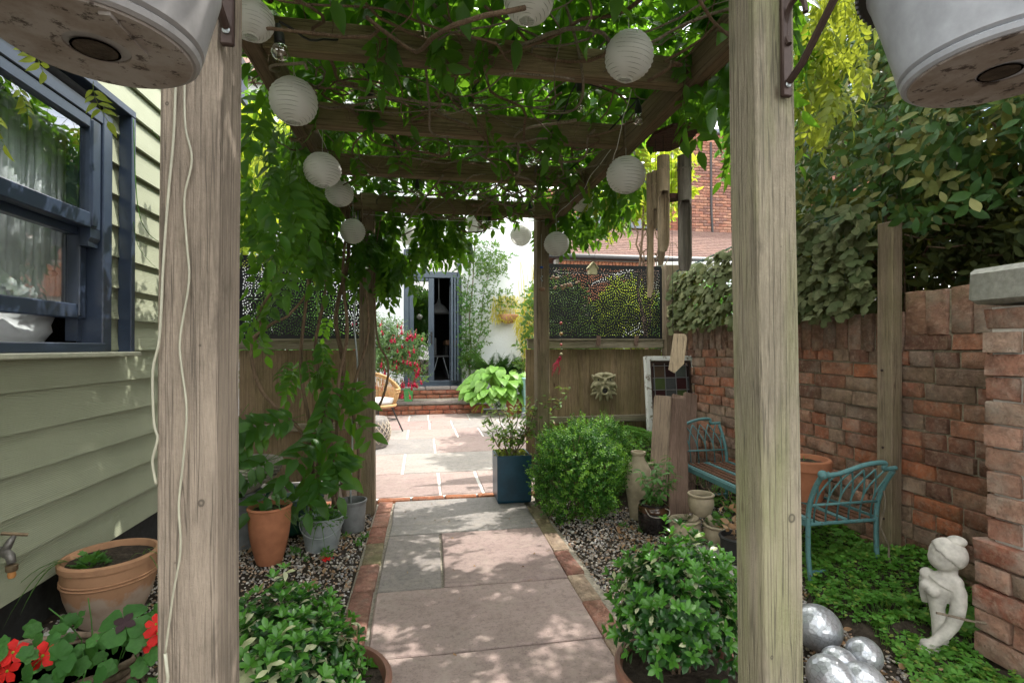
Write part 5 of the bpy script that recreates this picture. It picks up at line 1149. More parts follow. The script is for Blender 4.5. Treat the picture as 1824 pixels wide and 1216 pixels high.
# ------------------------------------------------------------------ clover
def tref(sd):
    r_ = random.Random(sd); P = []; h = T([(0, 0, 0), (-.42, .06, .5), (-.36, .04, .85), (0, -.04, .80), (.36, .04, .85), (.42, .06, .5)], [(0, 3, 1), (1, 3, 2), (0, 5, 3), (5, 4, 3)])
    for i in range(3): a = i * 2.094 + r_.uniform(-.15, .15); P.append((h, np.array(frame((math.cos(a), math.sin(a), r_.uniform(-.1, .15)), (0, 0, 1), (0, 0, 0), 1))))
    P.append((stick_t((0, 0, -3.2), (0, 0, 0), .05), np.eye(4))); return tjoin(P)
CT = [tref(i) for i in range(4)]
def clover(n, fn, label, cat='clover', smin=.014, smax=.023):
    ms = []
    while len(ms) < n:
        q = fn()
        if q is None: continue
        x, y, z = q; s_ = U(smin, smax); ms.append(np.array(TR(x, y, z) @ RX(U(-.45, .45)) @ RY(U(-.45, .45)) @ RZ(U(0, 6.28)) @ SC(s_)))
    o = merged('clover_patch', CT, ms, [random.randrange(4) for _ in ms], 'clover', None); tag(stuff(o), label, cat); return o
def cz(x, y): return (.12 if math.hypot(x - 1.80, y - 1.50) < .17 else .45 if y < 1.75 and x > 1.7 else 1) * (.035 + .045 * (math.sin(x * 7 + y * 5) * .5 + .5) + .035 * max(0, 1 - abs(y - 2.0) * 1.2) + .03 * math.sin(y * 13 + x * 3))
def cf():
    x, y = U(1.45, 2.36), U(1.12, 3.6)
    if y > 2.9 and random.random() < .4: return None
    e = x - (1.60 + (y - 1.55) * .27 + .05 * math.sin(y * 9))
    if e < 0 or (x > 1.9 and y < 1.47): return None
    return (x, y, cz(x, y) * min(1, .3 + e * 5) + U(-.018, .012))
clover(5200, cf, 'thick bed of bright green clover under the bench and round the statue')
def cf2():
    x, y = U(1.25, 2.0), U(3.35, 4.32); z = .10 + .30 * max(0, 1 - ((x - 1.7) / .6) ** 2) * max(0, 1 - ((y - 4.1) / .8) ** 2); return (x, y, z + U(-.02, .02))
clover(2600, cf2, 'clover and feathery greens banked against the right fence', 'clover', .012, .02)
m = MB()
P_ = []; nx = 12
for i in range(nx):
    for j in range(nx): x, y = 1.2 + .85 * i / (nx - 1), 3.3 + 1.05 * j / (nx - 1); P_.append((x, y, -.03 + (.07 + .30 * max(0, 1 - ((x - 1.7) / .6) ** 2) * max(0, 1 - ((y - 4.1) / .8) ** 2) if 0 < i < nx - 1 and 0 < j < nx - 1 else 0)))
m.add(P_, [(i * nx + j, (i + 1) * nx + j, (i + 1) * nx + j + 1, i * nx + j + 1) for i in range(nx - 1) for j in range(nx - 1)]); o = m.build('soil_mound', 'soil', None, smooth=True); struct(o)
m = MB(); P_ = []; nx, ny = 16, 36
for i in range(nx):
    for j in range(ny):
        x, y = 1.5 + .84 * i / (nx - 1), 1.1 + 2.5 * j / (ny - 1); e = x - (1.60 + (y - 1.55) * .27 + .05 * math.sin(y * 9)); P_.append((x, y, -.04 + (cz(x, y) * min(1, .3 + e * 5) - .015 + .04 if e > 0 else 0)))
m.add(P_, [(i * ny + j, (i + 1) * ny + j, (i + 1) * ny + j + 1, i * ny + j + 1) for i in range(nx - 1) for j in range(ny - 1)]); struct(m.build('soil_bed', 'soil', None, smooth=True))
# small weeds at gravel edges
def weeds(n, pts, label):
    ms = []
    for (x, y) in pts:
        for k in range(n): ms.append(np.array(frame(rdir(.0, 1), rdir(), (x + U(-.02, .02), y + U(-.02, .02), U(-.01, .01)), U(.02, .04))))
    tag(stuff(merged('weeds', [LF['lance'], LF['oval']], ms, [random.randrange(2) for _ in ms], 'mid', None)), label, 'weeds')
weeds(14, [(-.36, 2.95), (-.34, 3.05), (-.62, 2.80), (-.5, 2.78), (-.68, 2.9), (-.45, 3.08), (-.52, 2.88), (1.28, 2.85), (1.5, 2.6), (1.68, 2.5), (1.2, 2.95)], 'little green weeds sprouting through both gravel beds')
# ------------------------------------------------------------------ potted plants left
t_ = potted('terracotta_bowl', 'wide aged terracotta bowl against the weatherboards with parsley inside', (-1.285, 2.37), .105, .162, .265, 'terracotta_old', rim=.008, bulge=.018, rimh=.03, fill=.05)
for z in (.175, .188): MB().lathe([(.163, z - .003), (.166, z), (.163, z + .003)], 44, (-1.285, 2.37, -.015)).build('groove_band', 'terracotta_old', t_)
def clump(name, label, cat, c, n, ll, tm, mat, r=.06, h=.08, zmin=.1, leafname='leaf', stm=True):
    t_ = thing(name, label, cat, c); A = []
    for i in range(n):
        d = rdir(zmin, 1); p = Vector(c) + Vector((d.x * r, d.y * r, d.z * h)) * U(.5, 1); A.append(np.array(frame(d + rdir() * .5, (0, 0, 1), p, ll * U(.7, 1.2))))
        if stm and i % 3 == 0: stems(t_, [(wob(c, p, 3, .004, i), .0012)], mat)
    scatter(t_, tm, A, mat, leafname); return t_
PAR = T([(0, 0, 0), (-.35, .05, .25), (-.55, -.05, .55), (-.22, .03, .62), (-.2, -.05, .95), (0, .02, .75), (.2, -.05, .95), (.22, .03, .62), (.55, -.05, .55), (.35, .05, .25)], [(0, 5, 1), (1, 5, 3), (1, 3, 2), (3, 5, 4), (0, 9, 5), (9, 7, 5), (9, 8, 7), (7, 6, 5)])
clump('parsley', 'bright curly parsley growing in the wide terracotta bowl', 'herb', (-1.32, 2.29, .21), 60, .036, [PAR], 'mid', .06, .07)
def straps(name, label, c, lst, mat='grassy', w=.008):
    t_ = thing(name, label, 'plant', c)
    for i, (dx, dy, dz, l) in enumerate(lst):
        m = MB(); n = 8; vs = []
        for k in range(n + 1):
            q = k / n; ww = w * (1 - q) ** .6 / 2; p = Vector(c) + Vector((dx, dy, 0)) * l * q + Vector((0, 0, dz * l * q - l * 1.1 * q * q)); s_ = Vector((-dy, dx, 0)).normalized() * ww; vs += [p - s_, p + s_]
        m.add(vs, [(2 * k, 2 * k + 1, 2 * k + 3, 2 * k + 2) for k in range(n)]); m.build('leaf', mat, t_)
straps('spider_plant', 'drooping strap leaves spilling over the left rim of the terracotta bowl', (-1.40, 2.30, .25), [(-.9, -.5, .5, .16), (-.6, -.8, .55, .22), (-.3, -.9, .5, .24), (-.75, -.2, .6, .15), (-.15, -1, .55, .2)])
straps('spider_plant', 'thin green blades spilling over the right rim of the terracotta bowl', (-1.16, 2.36, .24), [(.9, -.3, .7, .13), (.8, -.6, .4, .16), (.7, .2, .8, .14), (-.4, -.4, .6, .13), (.5, -.2, 1.1, .09)], w=.005)
potted('tall_terracotta_pot', 'tall tapered orange terracotta pot on the left gravel', (-.795, 2.83), .062, .104, .295, 'terracotta', rim=.004, bulge=.012, rimh=.015, fill=.05)
straps('trailing_plant', 'sparse trailing plant in the tall terracotta pot', (-.79, 2.82, .25), [(.9, -.4, .8, .14), (-.9, -.5, .5, .16), (.9, -.2, .6, .20), (-.3, -.8, .8, .12), (.2, .2, 1.2, .10), (.95, -.5, .5, .17), (-.7, .1, 1, .12)], w=.006)
clump('seedling', 'small bluish seedling at the right of the tall terracotta pot', 'plant', (-.74, 2.80, .27), 14, .035, [LF['oval']], 'fuchsia_leaf', .05, .07)
# zinc tub
t_ = thing('zinc_tub', 'oval dull zinc tub with bail handle full of green leaves', 'tub', (-.56, 2.97, 0))
MB().lathe([(.085, -.02), (.088, -.01), (.095, .04), (.097, .043), (.101, .08), (.103, .083), (.108, .12), (.113, .155), (.118, .157), (.118, .163), (.112, .163), (.104, .13)], 48, (-.56, 2.97, 0), 1.0, .78).build('tub_body', 'zinc', t_, smooth=35)
MB().lathe([(.001, .13), (.10, .13)], 30, (-.56, 2.97, 0), 1.0, .78).build('compost', 'soil', t_)
MB().tube([(-.56 + .118 * math.cos(a) , 2.97 - .075 * math.sin(a) * 1.3, .145 - .075 * math.sin(a)) for a in [math.pi * i / 16 for i in range(17)]], .0028, 6).build('handle', 'zinc', t_, smooth=True)
clump('tub_plant', 'low round leaved green plant filling the oval zinc tub', 'plant', (-.56, 2.97, .13), 230, .028, [PAR, LF['oval']], 'mid', .125, .085, -.05)
straps('tub_grass', 'long green blades flopping over the front of the zinc tub', (-.56, 2.90, .15), [(-.6, -.6, .5, .15), (.3, -.7, .4, .16), (-.1, -.9, .4, .15), (.8, -.5, .5, .13)], w=.007)
t_ = thing('ribbed_pot', 'grey ribbed stoneware cylinder pot at the foot of the far left post', 'pot', (-.43, 3.22, 0))
P_ = [(.062, -.015)]
for i in range(22): P_ += [(.068 + .0005 * i + (.0018 if i % 2 else 0), -.01 + .0077 * i)]
P_ += [(.086, .162), (.086, .172), (.078, .174), (.074, .15), (.072, .12)]; MB().lathe(P_, 44, (-.43, 3.22, 0), wob=.01).build('pot_body', 'grey_pot', t_, smooth=35); MB().lathe([(.001, .13), (.073, .13)], 24, (-.43, 3.22, 0)).build('compost', 'soil', t_)
t_ = thing('grey_bucket', 'plain grey pot under the woven basket behind the near left post', 'pot', (-1.06, 3.12, 0))
MB().lathe(potprof(.09, .115, .30, rim=.003, rimh=.01), 36, (-1.02, 3.10, -.015)).build('pot_body', 'grey_pot', t_, smooth=40)
t_ = thing('woven_basket', 'bleached woven rope bowl resting on a grey pot at left', 'basket', (-1.02, 3.1, .29)); P_ = []
for i in range(26): a = i / 25; P_.append((.05 + .155 * math.sin(a * 1.45) + (.005 if i % 2 else 0), .29 + .17 * a))
P_ += [(.195, .465), (.18, .44), (.10, .36), (.03, .32)]; MB().lathe(P_, 40, (-1.0, 3.06, 0), wob=.02).build('basket_body', 'rope_grey', t_, smooth=True)
m = MB()
for i in range(5):
    z = .36 + i * .023; r = .05 + .155 * math.sin((z - .29) / .17 * 1.45) + .006
    m.tube([(-1.0 + (r + .005 * math.sin(k * 1.9 + i)) * math.cos(k * .131), 3.06 + (r + .005 * math.sin(k * 1.9 + i)) * math.sin(k * .131), z + .006 * math.cos(k * 1.9 + i)) for k in range(49)], .006, 5, False)
m.build('rope_braid', 'rope_grey', t_, smooth=True)
# watering can
t_ = thing('watering_can', 'dark green plastic watering can in the shadow behind the zinc tub', 'watering can', (-.78, 3.25, 0))
MB().lathe([(.10, -.01), (.11, .0), (.112, .15), (.10, .19), (.06, .21), (.058, .215)], 28, (-.80, 3.25, 0), 1, .8).build('can_body', 'green_plastic', t_, smooth=40)
MB().tube([(-.70, 3.22, .06), (-.63, 3.2, .14), (-.60, 3.19, .22)], [.022, .016, .012], 10).build('spout', 'green_plastic', t_, smooth=True)
MB().tube(smooth([(-.88, 3.25, .05), (-.95, 3.26, .14), (-.90, 3.26, .26), (-.80, 3.25, .28), (-.75, 3.25, .21)]), .011, 8).build('handle', 'green_plastic', t_, smooth=True)
# clear hose up post
tag(MB().tube(wob((-.445, 3.27, .10), (-.425, 3.44, 2.0), 24, .012, 5), .0055, 7).build('hose', 'zinc', None, smooth=True), 'thin grey hose rising beside the far left post among vine stems', 'hose')
t_ = thing('red_flower', 'fallen crimson flower lying on the left gravel', 'flower', (-.50, 2.78, 0))
for i in range(7): link('petal', leaf_t(1, .9, .3, .5, .55).me('petal', 'red_petal'), t_, Matrix(np.array(frame(rdir(-.1, .5), (0, 0, 1), (-.50 + U(-.02, .02), 2.77 + U(-.01, .01), .006), U(.025, .036))).tolist()))
# geranium
ge = thing('geranium', 'red flowered trailing geranium in the bottom left corner', 'flowering plant', (-.95, 1.65, 0))
def rleaf(n=14, lob=5):
    v = [(0, .03, .12)]; f = []
    for i in range(n + 1): a = -math.pi * .93 + 2 * math.pi * .93 * i / n; r_ = .5 * (1 + .13 * math.cos(a * lob)) * (1.0 if abs(a) < 2.5 else .85); v.append((r_ * math.sin(a), .05 * math.cos(a * lob) - .12 * (r_ * r_ * 3), .38 + r_ * math.cos(a)))
    f = [(0, i + 1, i + 2) for i in range(n)]; return T(v, f)
RL = [rleaf(20, 5), rleaf(18, 7)]; G_ = []
gl_ = [(-1.23, 1.78, .26), (-1.17, 1.85, .25), (-1.0, 1.85, .22), (-1.05, 1.62, .22), (-1.12, 1.66, .20), (-1.0, 1.55, .2), (-.92, 1.5, .14), (-.85, 1.75, .18), (-.78, 1.7, .10), (-.72, 1.6, .16), (-.9, 1.65, .2), (-1.2, 1.55, .16), (-1.28, 1.6, .18), (-1.08, 1.48, .14), (-.7, 1.45, .12), (-.8, 1.5, .08), (-1.15, 1.5, .2), (-.62, 1.5, .18), (-.66, 1.66, .2)]
gl_ = [(a + .16, b - .10, c + .09) for a, b, c in gl_]
for p in gl_:
    for q in range(9): G_.append(np.array(frame((U(-.8, .8), U(-.2, .3), U(-.3, .9)), (U(-.4, .4), -.9, .9), Vector(p) + rdir() * .07, U(.032, .055))))
    stems(ge, [(wob((-.95 + U(-.1, .1), 1.62 + U(-.1, .1), .0), p, 6, .02, int(p[0] * 900)), .0028)], 'mid')
G_ = [m for m in G_ if proj(m[:3, 3])[1] > 1095]; scatter(ge, RL, G_, 'geranium', 'leaf')
def flower(c, r, n=5, face=(.15, -.8, .5)):
    fl = MB().ball(c, r * .12, 8, 5).build('flower', 'lime', ge); pm = T(leaf_t(1, .72, .15, .3, .68, 3, True).v, leaf_t(1, .72, .15, .3, .68, 3, True).f).me('petal', 'red_petal'); f_ = Vector(face).normalized(); s_ = f_.orthogonal().normalized(); s2 = f_.cross(s_)
    for i in range(n): a = i * 6.283 / n + .3; link('petal', pm, fl, frame(s_ * math.cos(a) + s2 * math.sin(a) + f_ * .3, f_, c, r))
flower((-1.035, 1.5, .325), .032); flower((-1.04, 1.49, .285), .032, 5, (-.1, -.8, .3)); flower((-.962, 1.49, .315), .034, 5); flower((-.70, 1.5, .34), .034); flower((-.705, 1.5, .30), .03); flower((-.70, 1.49, .37), .026)
ox = thing('purple_centred_clover', 'four leaved green clover with dark purple centre among geranium leaves', 'plant', (-.93, 1.62, 0)); cc = Vector((-.79, 1.52, .365))
f_ = Vector((.1, -.55, .85)).normalized(); s_ = f_.orthogonal().normalized(); s2 = f_.cross(s_)
OL = leaf_t(1, 1.05, .12, .18, .68, 4, True)
for i in range(4):
    a = i * 1.571 + .5; d = s_ * math.cos(a) + s2 * math.sin(a); l = link('leaf', OL.me('leaf', 'geranium'), ox, frame(d, f_, cc, .062)); link('leaf_centre', leaf_t(1, .75, .12, .1, .5, 3).me('leaf_centre', 'geranium_dark'), l, frame(d, f_, cc + f_ * .0035, .030))
stems(ox, [(wob((-.93, 1.66, .0), cc, 5, .01, 3), .0025)], 'mid')
t_ = thing('wicker_trough', 'dark twig basket beneath the red geraniums at lower left', 'basket', (-1.2, 1.8, 0))
m = MB()
for i in range(8):
    z = .06 + i * .02; m.tube([(-1.08 + (.25 + .004 * math.sin(k * 2 + i * 3)) * math.cos(k * .1309), 1.66 + (.15 + .004 * math.sin(k * 2 + i * 3)) * math.sin(k * .1309), z) for k in range(49)], .0105, 6, False)
m.build('basket_weave', 'wicker', t_, smooth=True); MB().lathe([(.001, .13), (.235, .13)], 24, (-1.08, 1.66, .05), 1, .6).build('compost', 'soil', t_)
o = MB().ball((-1.20, 1.92, .12), .06, 12, 8, (1.4, .8, .7)).jit(.006, 2).build('rock', 'concrete', None, smooth=True); tag(o, 'mossy lump of stone behind the red geraniums', 'stone')
# tap
t_ = thing('garden_tap', 'weathered outdoor tap with orange hose fitting on the weatherboards', 'tap', (-1.45, 1.98, .42))
m = MB(); c = Vector((-1.42, 2.02, .40)); m.tube([(-1.50, 2.10, .385), (-1.46, 2.06, .392), c, c + Vector((.03, -.02, -.006)), c + Vector((.038, -.025, -.03))], [.013, .014, .016, .014, .012], 12); m.tube([c + Vector((0, 0, .005)), c + Vector((.008, .012, .035)), c + Vector((.014, .02, .05))], [.014, .011, .007], 10); m.build('tap_body', 'grey_metal', t_, smooth=True)
MB().tube([c + Vector((-.014, .002, .066)), c + Vector((.042, .04, .044))], .006, 8).build('tap_handle', 'brass', t_); MB().lathe([(.015, -.055), (.017, -.05), (.017, -.035), (.012, -.033)], 16, c + Vector((.038, -.025, 0))).build('collar', 'brass', t_, smooth=40); MB().lathe([(.009, -.078), (.012, -.07), (.010, -.056)], 14, c + Vector((.038, -.025, 0))).build('hose_connector', 'orange_plastic', t_, smooth=40)
random.seed(99)
# ================================================================== right side pots and furniture
t_ = thing('blue_planter', 'tall square petrol blue glazed planter at the right edge of the path end', 'planter', (.63, 3.62, 0))
m = MB(); x0, x1, y0, y1, H_ = .505, .752, 3.515, 3.76, .335; cx_, cy_ = (x0 + x1) / 2, (y0 + y1) / 2
def sq(h, z): return [(cx_ - h, cy_ - h, z), (cx_ + h, cy_ - h, z), (cx_ + h, cy_ + h, z), (cx_ - h, cy_ + h, z)]
m.add(sq(.116, .004) + sq(.122, .02) + sq(.1235, H_ - .004) + sq(.120, H_) + sq(.112, H_) + sq(.110, H_ - .04), [(0, 3, 2, 1)] + [(k * 4 + j, k * 4 + (j + 1) % 4, k * 4 + 4 + (j + 1) % 4, k * 4 + 4 + j) for k in range(5) for j in range(4)] + [(20, 21, 22, 23)])
m.build('pot_body', 'blue_planter', t_); MB().box((cx_, cy_, H_ - .035), (.214, .214, .03)).build('compost', 'soil', t_)
bs = thing('bronze_leaf_shrub', 'sparse leggy shrub with bronze tinged leaves in the blue planter', 'shrub', (.63, 3.6, .3)); A = []
for i, (tx, ty, tz) in enumerate(((.46, 3.55, .62), (.50, 3.62, .70), (.58, 3.60, .66), (.68, 3.6, .68), (.76, 3.55, .74), (.84, 3.52, .77), (.95, 3.5, .80), (1.02, 3.5, .78), (.62, 3.66, .62), (.43, 3.6, .55), (.72, 3.5, .60), (.54, 3.5, .52), (.80, 3.6, .66))):
    P = wob((cx_ + U(-.04, .04), cy_ + U(-.04, .04), .29), (tx, ty, tz), 8, .012, i + 5); stems(bs, [(P, .0045)], 'twig')
    for k in range(40): q = P[random.randrange(3, 9)]; A.append(np.array(frame(rdir(-.4, .5) + Vector((0, 0, -.2)), (U(-.4, .4), U(-.4, .4), 1), q + rdir() * .03, U(.035, .055))))
scatter(bs, [LF['oval']], A, 'planter_leaf')
A = [np.array(frame(rdir(0, 1), rdir(), (cx_ + U(-.11, .11), cy_ + U(-.11, .11), H_ - .02 + U(0, .02)), U(.015, .03))) for _ in range(260)]
tag(stuff(merged('moss', [LF['oval']], A, [0] * 260, 'moss', None)), 'lime green moss topping the soil of the blue planter', 'moss')
# urn
t_ = thing('urn', 'sandy stone amphora urn half hidden by the round shrub', 'urn', (1.40, 3.15, 0)); ux, uy = 1.385, 3.13
MB().lathe([(.055, -.02), (.062, .0), (.066, .05), (.072, .1), (.080, .15), (.082, .155), (.090, .20), (.088, .25), (.078, .30), (.060, .335), (.046, .355), (.040, .375), (.038, .39), (.044, .395), (.050, .405), (.048, .415), (.036, .415), (.032, .39)], 36, (ux, uy, 0)).build('urn_body', 'stone_pot', t_, smooth=45)
MB().tube(smooth([(ux + .062, uy - .01, .335), (ux + .10, uy - .02, .325), (ux + .112, uy - .02, .29), (ux + .092, uy - .01, .25)]), .009, 8).build('handle', 'stone_pot', t_, smooth=True)
# black pot with leafy plant
t_ = thing('black_pot', 'shiny black brown glazed pot with wire handle near the sleepers', 'pot', (1.36, 2.85, 0))
MB().lathe([(.06, -.01), (.078, .0), (.090, .04), (.092, .09), (.088, .13), (.082, .155), (.085, .165), (.078, .167), (.074, .15), (.074, .12)], 36, (1.36, 2.86, 0)).build('pot_body', 'black_glaze', t_, smooth=45)
MB().lathe([(.0835, .112), (.0925, .118), (.0915, .128), (.088, .145), (.083, .152)], 36, (1.36, 2.86, 0)).build('glaze_band', 'amber_glaze', t_, smooth=True)
MB().tube(smooth([(1.28, 2.80, .15), (1.29, 2.76, .12), (1.34, 2.75, .11), (1.40, 2.755, .115), (1.415, 2.765, .14), (1.39, 2.77, .155)]), .003, 6).build('handle', 'rope_grey', t_); MB().lathe([(.001, .13), (.074, .13)], 20, (1.36, 2.86, 0)).build('compost', 'soil', t_)
bp_ = thing('leafy_plant', 'upright mint green leafy plant growing from the black glazed pot', 'plant', (1.36, 2.86, .13)); A = []
for i in range(15):
    P = wob((1.36 + U(-.05, .05), 2.86 + U(-.05, .05), .12), (1.36 + U(-.11, .13), 2.84 + U(-.10, .1), U(.28, .44)), 8, .008, i + 60); stems(bp_, [(P, .0022)], 'mid')
    for k in range(15): q = P[random.randrange(2, 9)]; A.append(np.array(frame(rdir(-.3, .4), (U(-.4, .4), U(-.4, .4), 1), q, U(.035, .058))))
scatter(bp_, [leaf_t(1, .38, .2, .35, .45, 3)], A, 'mid')
# three mouthed strawberry pot
t_ = thing('three_bowl_planter', 'sandy stoneware planter of three joined bowls before the bench', 'planter', (1.57, 2.65, 0))
def bowl(c, r, h, sc=1): MB().lathe([(r * .55, 0), (r * .82, h * .18), (r * .99, h * .5), (r * .98, h * .72), (r * .90, h * .86), (r * 1.0, h * .90), (r * 1.03, h * .96), (r * .98, h), (r * .86, h), (r * .80, h * .9), (r * .78, h * .75)], 36, c, wob=.012).build('bowl', 'stone_pot', t_, smooth=45); MB().lathe([(.001, h * .78), (r * .80, h * .78)], 20, c).build('compost', 'soil', t_)
bowl((1.475, 2.70, -.012), .085, .125); bowl((1.625, 2.60, -.012), .08, .12); bowl((1.565, 2.68, .135), .072, .125)
m = MB()
for a, b_ in (((1.50, 2.69, .08), (1.545, 2.68, .155)), ((1.61, 2.62, .08), (1.585, 2.67, .155)), ((1.52, 2.68, .03), (1.59, 2.63, .03))): m.tube([a, Vector(a).lerp(Vector(b_), .5) + Vector((0, -.01, .0)), b_], [.026, .018, .026], 12)
m.build('joint', 'stone_pot', t_, smooth=True)
clump('succulent', 'dry grey tuft in the lower left bowl of the stoneware planter', 'plant', (1.475, 2.70, .09), 40, .03, [LF['lance']], 'faux_ivy', .06, .03); clump('creeping_plant', 'round leaved creeper in the lower right bowl of the stoneware planter', 'plant', (1.63, 2.60, .09), 46, .028, [PAR], 'mid', .07, .06)
potted('dark_pot', 'small black pot of dead leaves half hidden behind the near right post', (1.58, 2.36), .07, .085, .15, 'black', rim=.004, rimh=.015)
A = [np.array(frame(rdir(0, 1), rdir(), (1.585 + U(-.07, .07), 2.37 + U(-.06, .06), .13 + U(0, .14)), U(.03, .05))) for _ in range(30)]
tag(stuff(merged('dead_leaves', dl, A, [i % 2 for i in range(30)], 'dry_leaf', None)), 'papery dead leaves on the small black pot by the near right post', 'dead leaves')
clump('weed', 'leafy weed behind the three bowl planter under the bench', 'weed', (1.74, 2.72, .03), 50, .03, [PAR], 'mid', .12, .16)
# ================================================================== bench
be = thing('garden_bench', 'turquoise metal garden bench with arched wire arms along the wall', 'bench', (1.95, 2.68, 0)); bx0, bx1, by0, by1, bz = 1.745, 2.11, 2.07, 3.27, .285
for y, sg in ((by0, -1), (by1, 1)):
    for x, hx in ((bx0, .53), (bx1, .53)):
        P = smooth([(x, y + sg * .02, -.02), (x, y, .12), (x, y, .29), (x, y + sg * .01, .37), (x, y + sg * .045, .46), (x, y + sg * .09, hx)]); MB().tube(P, .0112, 8).build('leg', 'turquoise', be, smooth=True)
    arm = MB(); arm.tube(smooth([(bx0, y + sg * .092, .525), (bx0 + .08, y + sg * .10, .535), (bx0 + .2, y + sg * .11, .57), (bx0 + .3, y + sg * .11, .575), (bx1 - .06, y + sg * .10, .545), (bx1 + .01, y + sg * .095, .545)]), .0105, 8); arm.ball((bx0 - .004, y + sg * .094, .53), .021, 12, 8); arm = arm.build('arm_rail', 'turquoise', be, smooth=True)
    def ay(z): return y + sg * (.0 if z < .30 else .10 * ((z - .30) / .26) ** 1.7)
    m = MB(); m.tube([(bx0, ay(.37), .37), (bx1, ay(.37), .37)], .006, 6); n = 6; w = (bx1 - bx0) / n
    for i in range(n):
        xa = bx0 + (i + .5) * w
        for sx in (-1, 1):
            P = []
            for k in range(11): q = k / 10; z = .285 + q * .255; P.append((min(bx1, max(bx0, xa + sx * w * 1.0 * (max(0, q - .45) / .55) ** 1.6)), ay(z), z))
            m.tube(P, .0042, 5)
    m.build('arm_panel', 'turquoise', be, smooth=True)
    MB().tube([(bx0, y, bz - .005), (bx1, y, bz - .005)], .009, 6).build('seat_end', 'turquoise', be)
    MB().tube([(bx0, y, .06), (bx1, y, .06)], .007, 6).build('stretcher', 'turquoise', be)
for x in (bx0, bx1): MB().box((x, (by0 + by1) / 2, bz - .004), (.010, by1 - by0, .03)).build('seat_rail', 'turquoise', be)
for i in range(8): x = bx0 + .04 + i * .042; MB().box((x, (by0 + by1) / 2, bz + .002), (.026, by1 - by0, .006)).build('seat_slat', 'rust' if i % 4 != 0 else 'turquoise', be)
for y in (2.45, 2.85): MB().tube(smooth([(bx0, y, bz - .012), (bx0 + .2, y + .06, bz - .012), (bx1, y, bz - .012)]), .007, 6).build('cross_bar', 'turquoise', be)
m = MB()
for i in range(15):
    y = by0 + .04 + i * .08; m.tube([(bx0 - .002, y + .04 + .055 * math.cos(a * .3142), bz - .02 - .06 * math.sin(a * .3142)) for a in range(11)], .0028, 5)
m.build('apron_loops', 'brass', be, smooth=True)
t_ = potted('terracotta_pot', 'plain orange terracotta pot standing behind on the turquoise bench', (0, 0), .085, .118, .215, 'terracotta', rim=.010, rimh=.055, bulge=.0)
for o in [t_] + list(t_.children): pass
def shift(o, v):
    for c in o.children: c.matrix_basis = Matrix.Translation(v) @ c.matrix_basis; WM[c.name] = c.matrix_basis.copy()
    o.location += Vector(v)
for c in t_.children: c.matrix_parent_inverse = Matrix.Identity(4)
t_.location = (2.0, 2.40, .305)
straps('dry_grass', 'few wispy blades in the terracotta pot on the bench', (2.0, 2.40, .49), [(.5, -.6, 1.0, .12), (.8, -.3, .8, .13), (-.4, -.5, 1.2, .1), (.3, -.8, .6, .12)], 'grassy', .003)
tag(MB().tube(wob((2.12, 2.02, .0), (2.10, 2.02, .43), 10, .012, 6), .004, 6).build('dead_twig', 'twig_grey', None), 'bare twig standing beside the near arm of the bench', 'twig')
# ================================================================== reclaimed timbers
def plank(base, top, w, d, mat, label, face=(-.25, -1, 0)):
    b = MB(); a, c = Vector(base), Vector(top); z = (c - a); l = z.length; b.beam((0, 0, 0), (0, 0, l), w, d, up=(0, 1, 0), ch=.005); b.jit(.003, int(w * 999)); z.normalize(); fy = Vector(face); fy = (fy - z * fy.dot(z)).normalized(); x = fy.cross(z) * -1; m = Matrix((x, -fy, z)).transposed().to_4x4(); m.translation = a
    o = b.build('reclaimed_board', mat, None, mw=m); tag(o, label, 'timber'); return o
plank((1.475, 3.06, .0), (1.675, 3.36, .74), .12, .075, 'sleeper_pale', 'pale square timber leaning in front, sawn top cut at an angle', (-.5, -1, .2))
plank((1.585, 2.98, .0), (1.765, 3.34, .735), .125, .04, 'sleeper', 'brown plank leaning just right of the pale timber', (-.25, -1, .2))
plank((1.70, 3.20, .0), (1.88, 3.52, .735), .10, .03, 'sleeper', 'dark thin board between the brown plank and wall boards', (-.1, -1, .2))
plank((1.83, 3.30, .0), (2.02, 3.60, .74), .10, .03, 'sleeper', 'rightmost reddish leaning board nearest the brick wall', (-.1, -1, .2))
plank((1.93, 3.50, .0), (2.08, 3.72, .58), .05, .05, 'white_flake', 'narrow peeling white painted strip behind the leaning boards', (-.1, -1, .2))
# ================================================================== leaded window leaning in the corner
lw_ = thing('stained_glass_window', 'old leaded stained glass window with flaking white frame leaning in the corner', 'window', (2.15, 4.0, .3)); lm = TR(2.125, 4.06, .30) @ RX(-.10) @ RZ(-.03)
W2, H2 = .47, .72
def lb(name, mat, boxes, ch=0, par=None):
    b = MB(); b.mx = lm
    for c, d in boxes: b.box(c, d, ch=ch)
    b.mx = Matrix(); return b.build(name, mat, par or lw_)
fr = lb('frame', 'white_flake', [((-W2 / 2 + .022, 0, H2 / 2), (.044, .05, H2)), ((W2 / 2 - .022, 0, H2 / 2), (.044, .05, H2)), ((0, 0, H2 - .02), (W2 - .089, .048, .04)), ((0, 0, .03), (W2 - .089, .048, .06))], .003)
lb('inner_frame', 'iron', [((-W2 / 2 + .055, .006, H2 / 2), (.02, .03, H2 - .1)), ((W2 / 2 - .055, .006, H2 / 2), (.02, .03, H2 - .1)), ((0, .006, H2 - .05), (W2 - .13, .03, .02))])
cols_ = ['pane_brown', 'pane_plum', 'pane_grey', 'pane_green', 'pane_smoke', 'pane_red', 'pane_red', 'pane_smoke', 'pane_green', 'pane_grey', 'pane_brown', 'pane_smoke', 'pane_smoke', 'pane_green', 'pane_plum']
gx0, gx1 = -W2 / 2 + .065, W2 / 2 - .065; bw_ = .022; pw = (gx1 - gx0 - 2 * bw_) / 3; lead = []
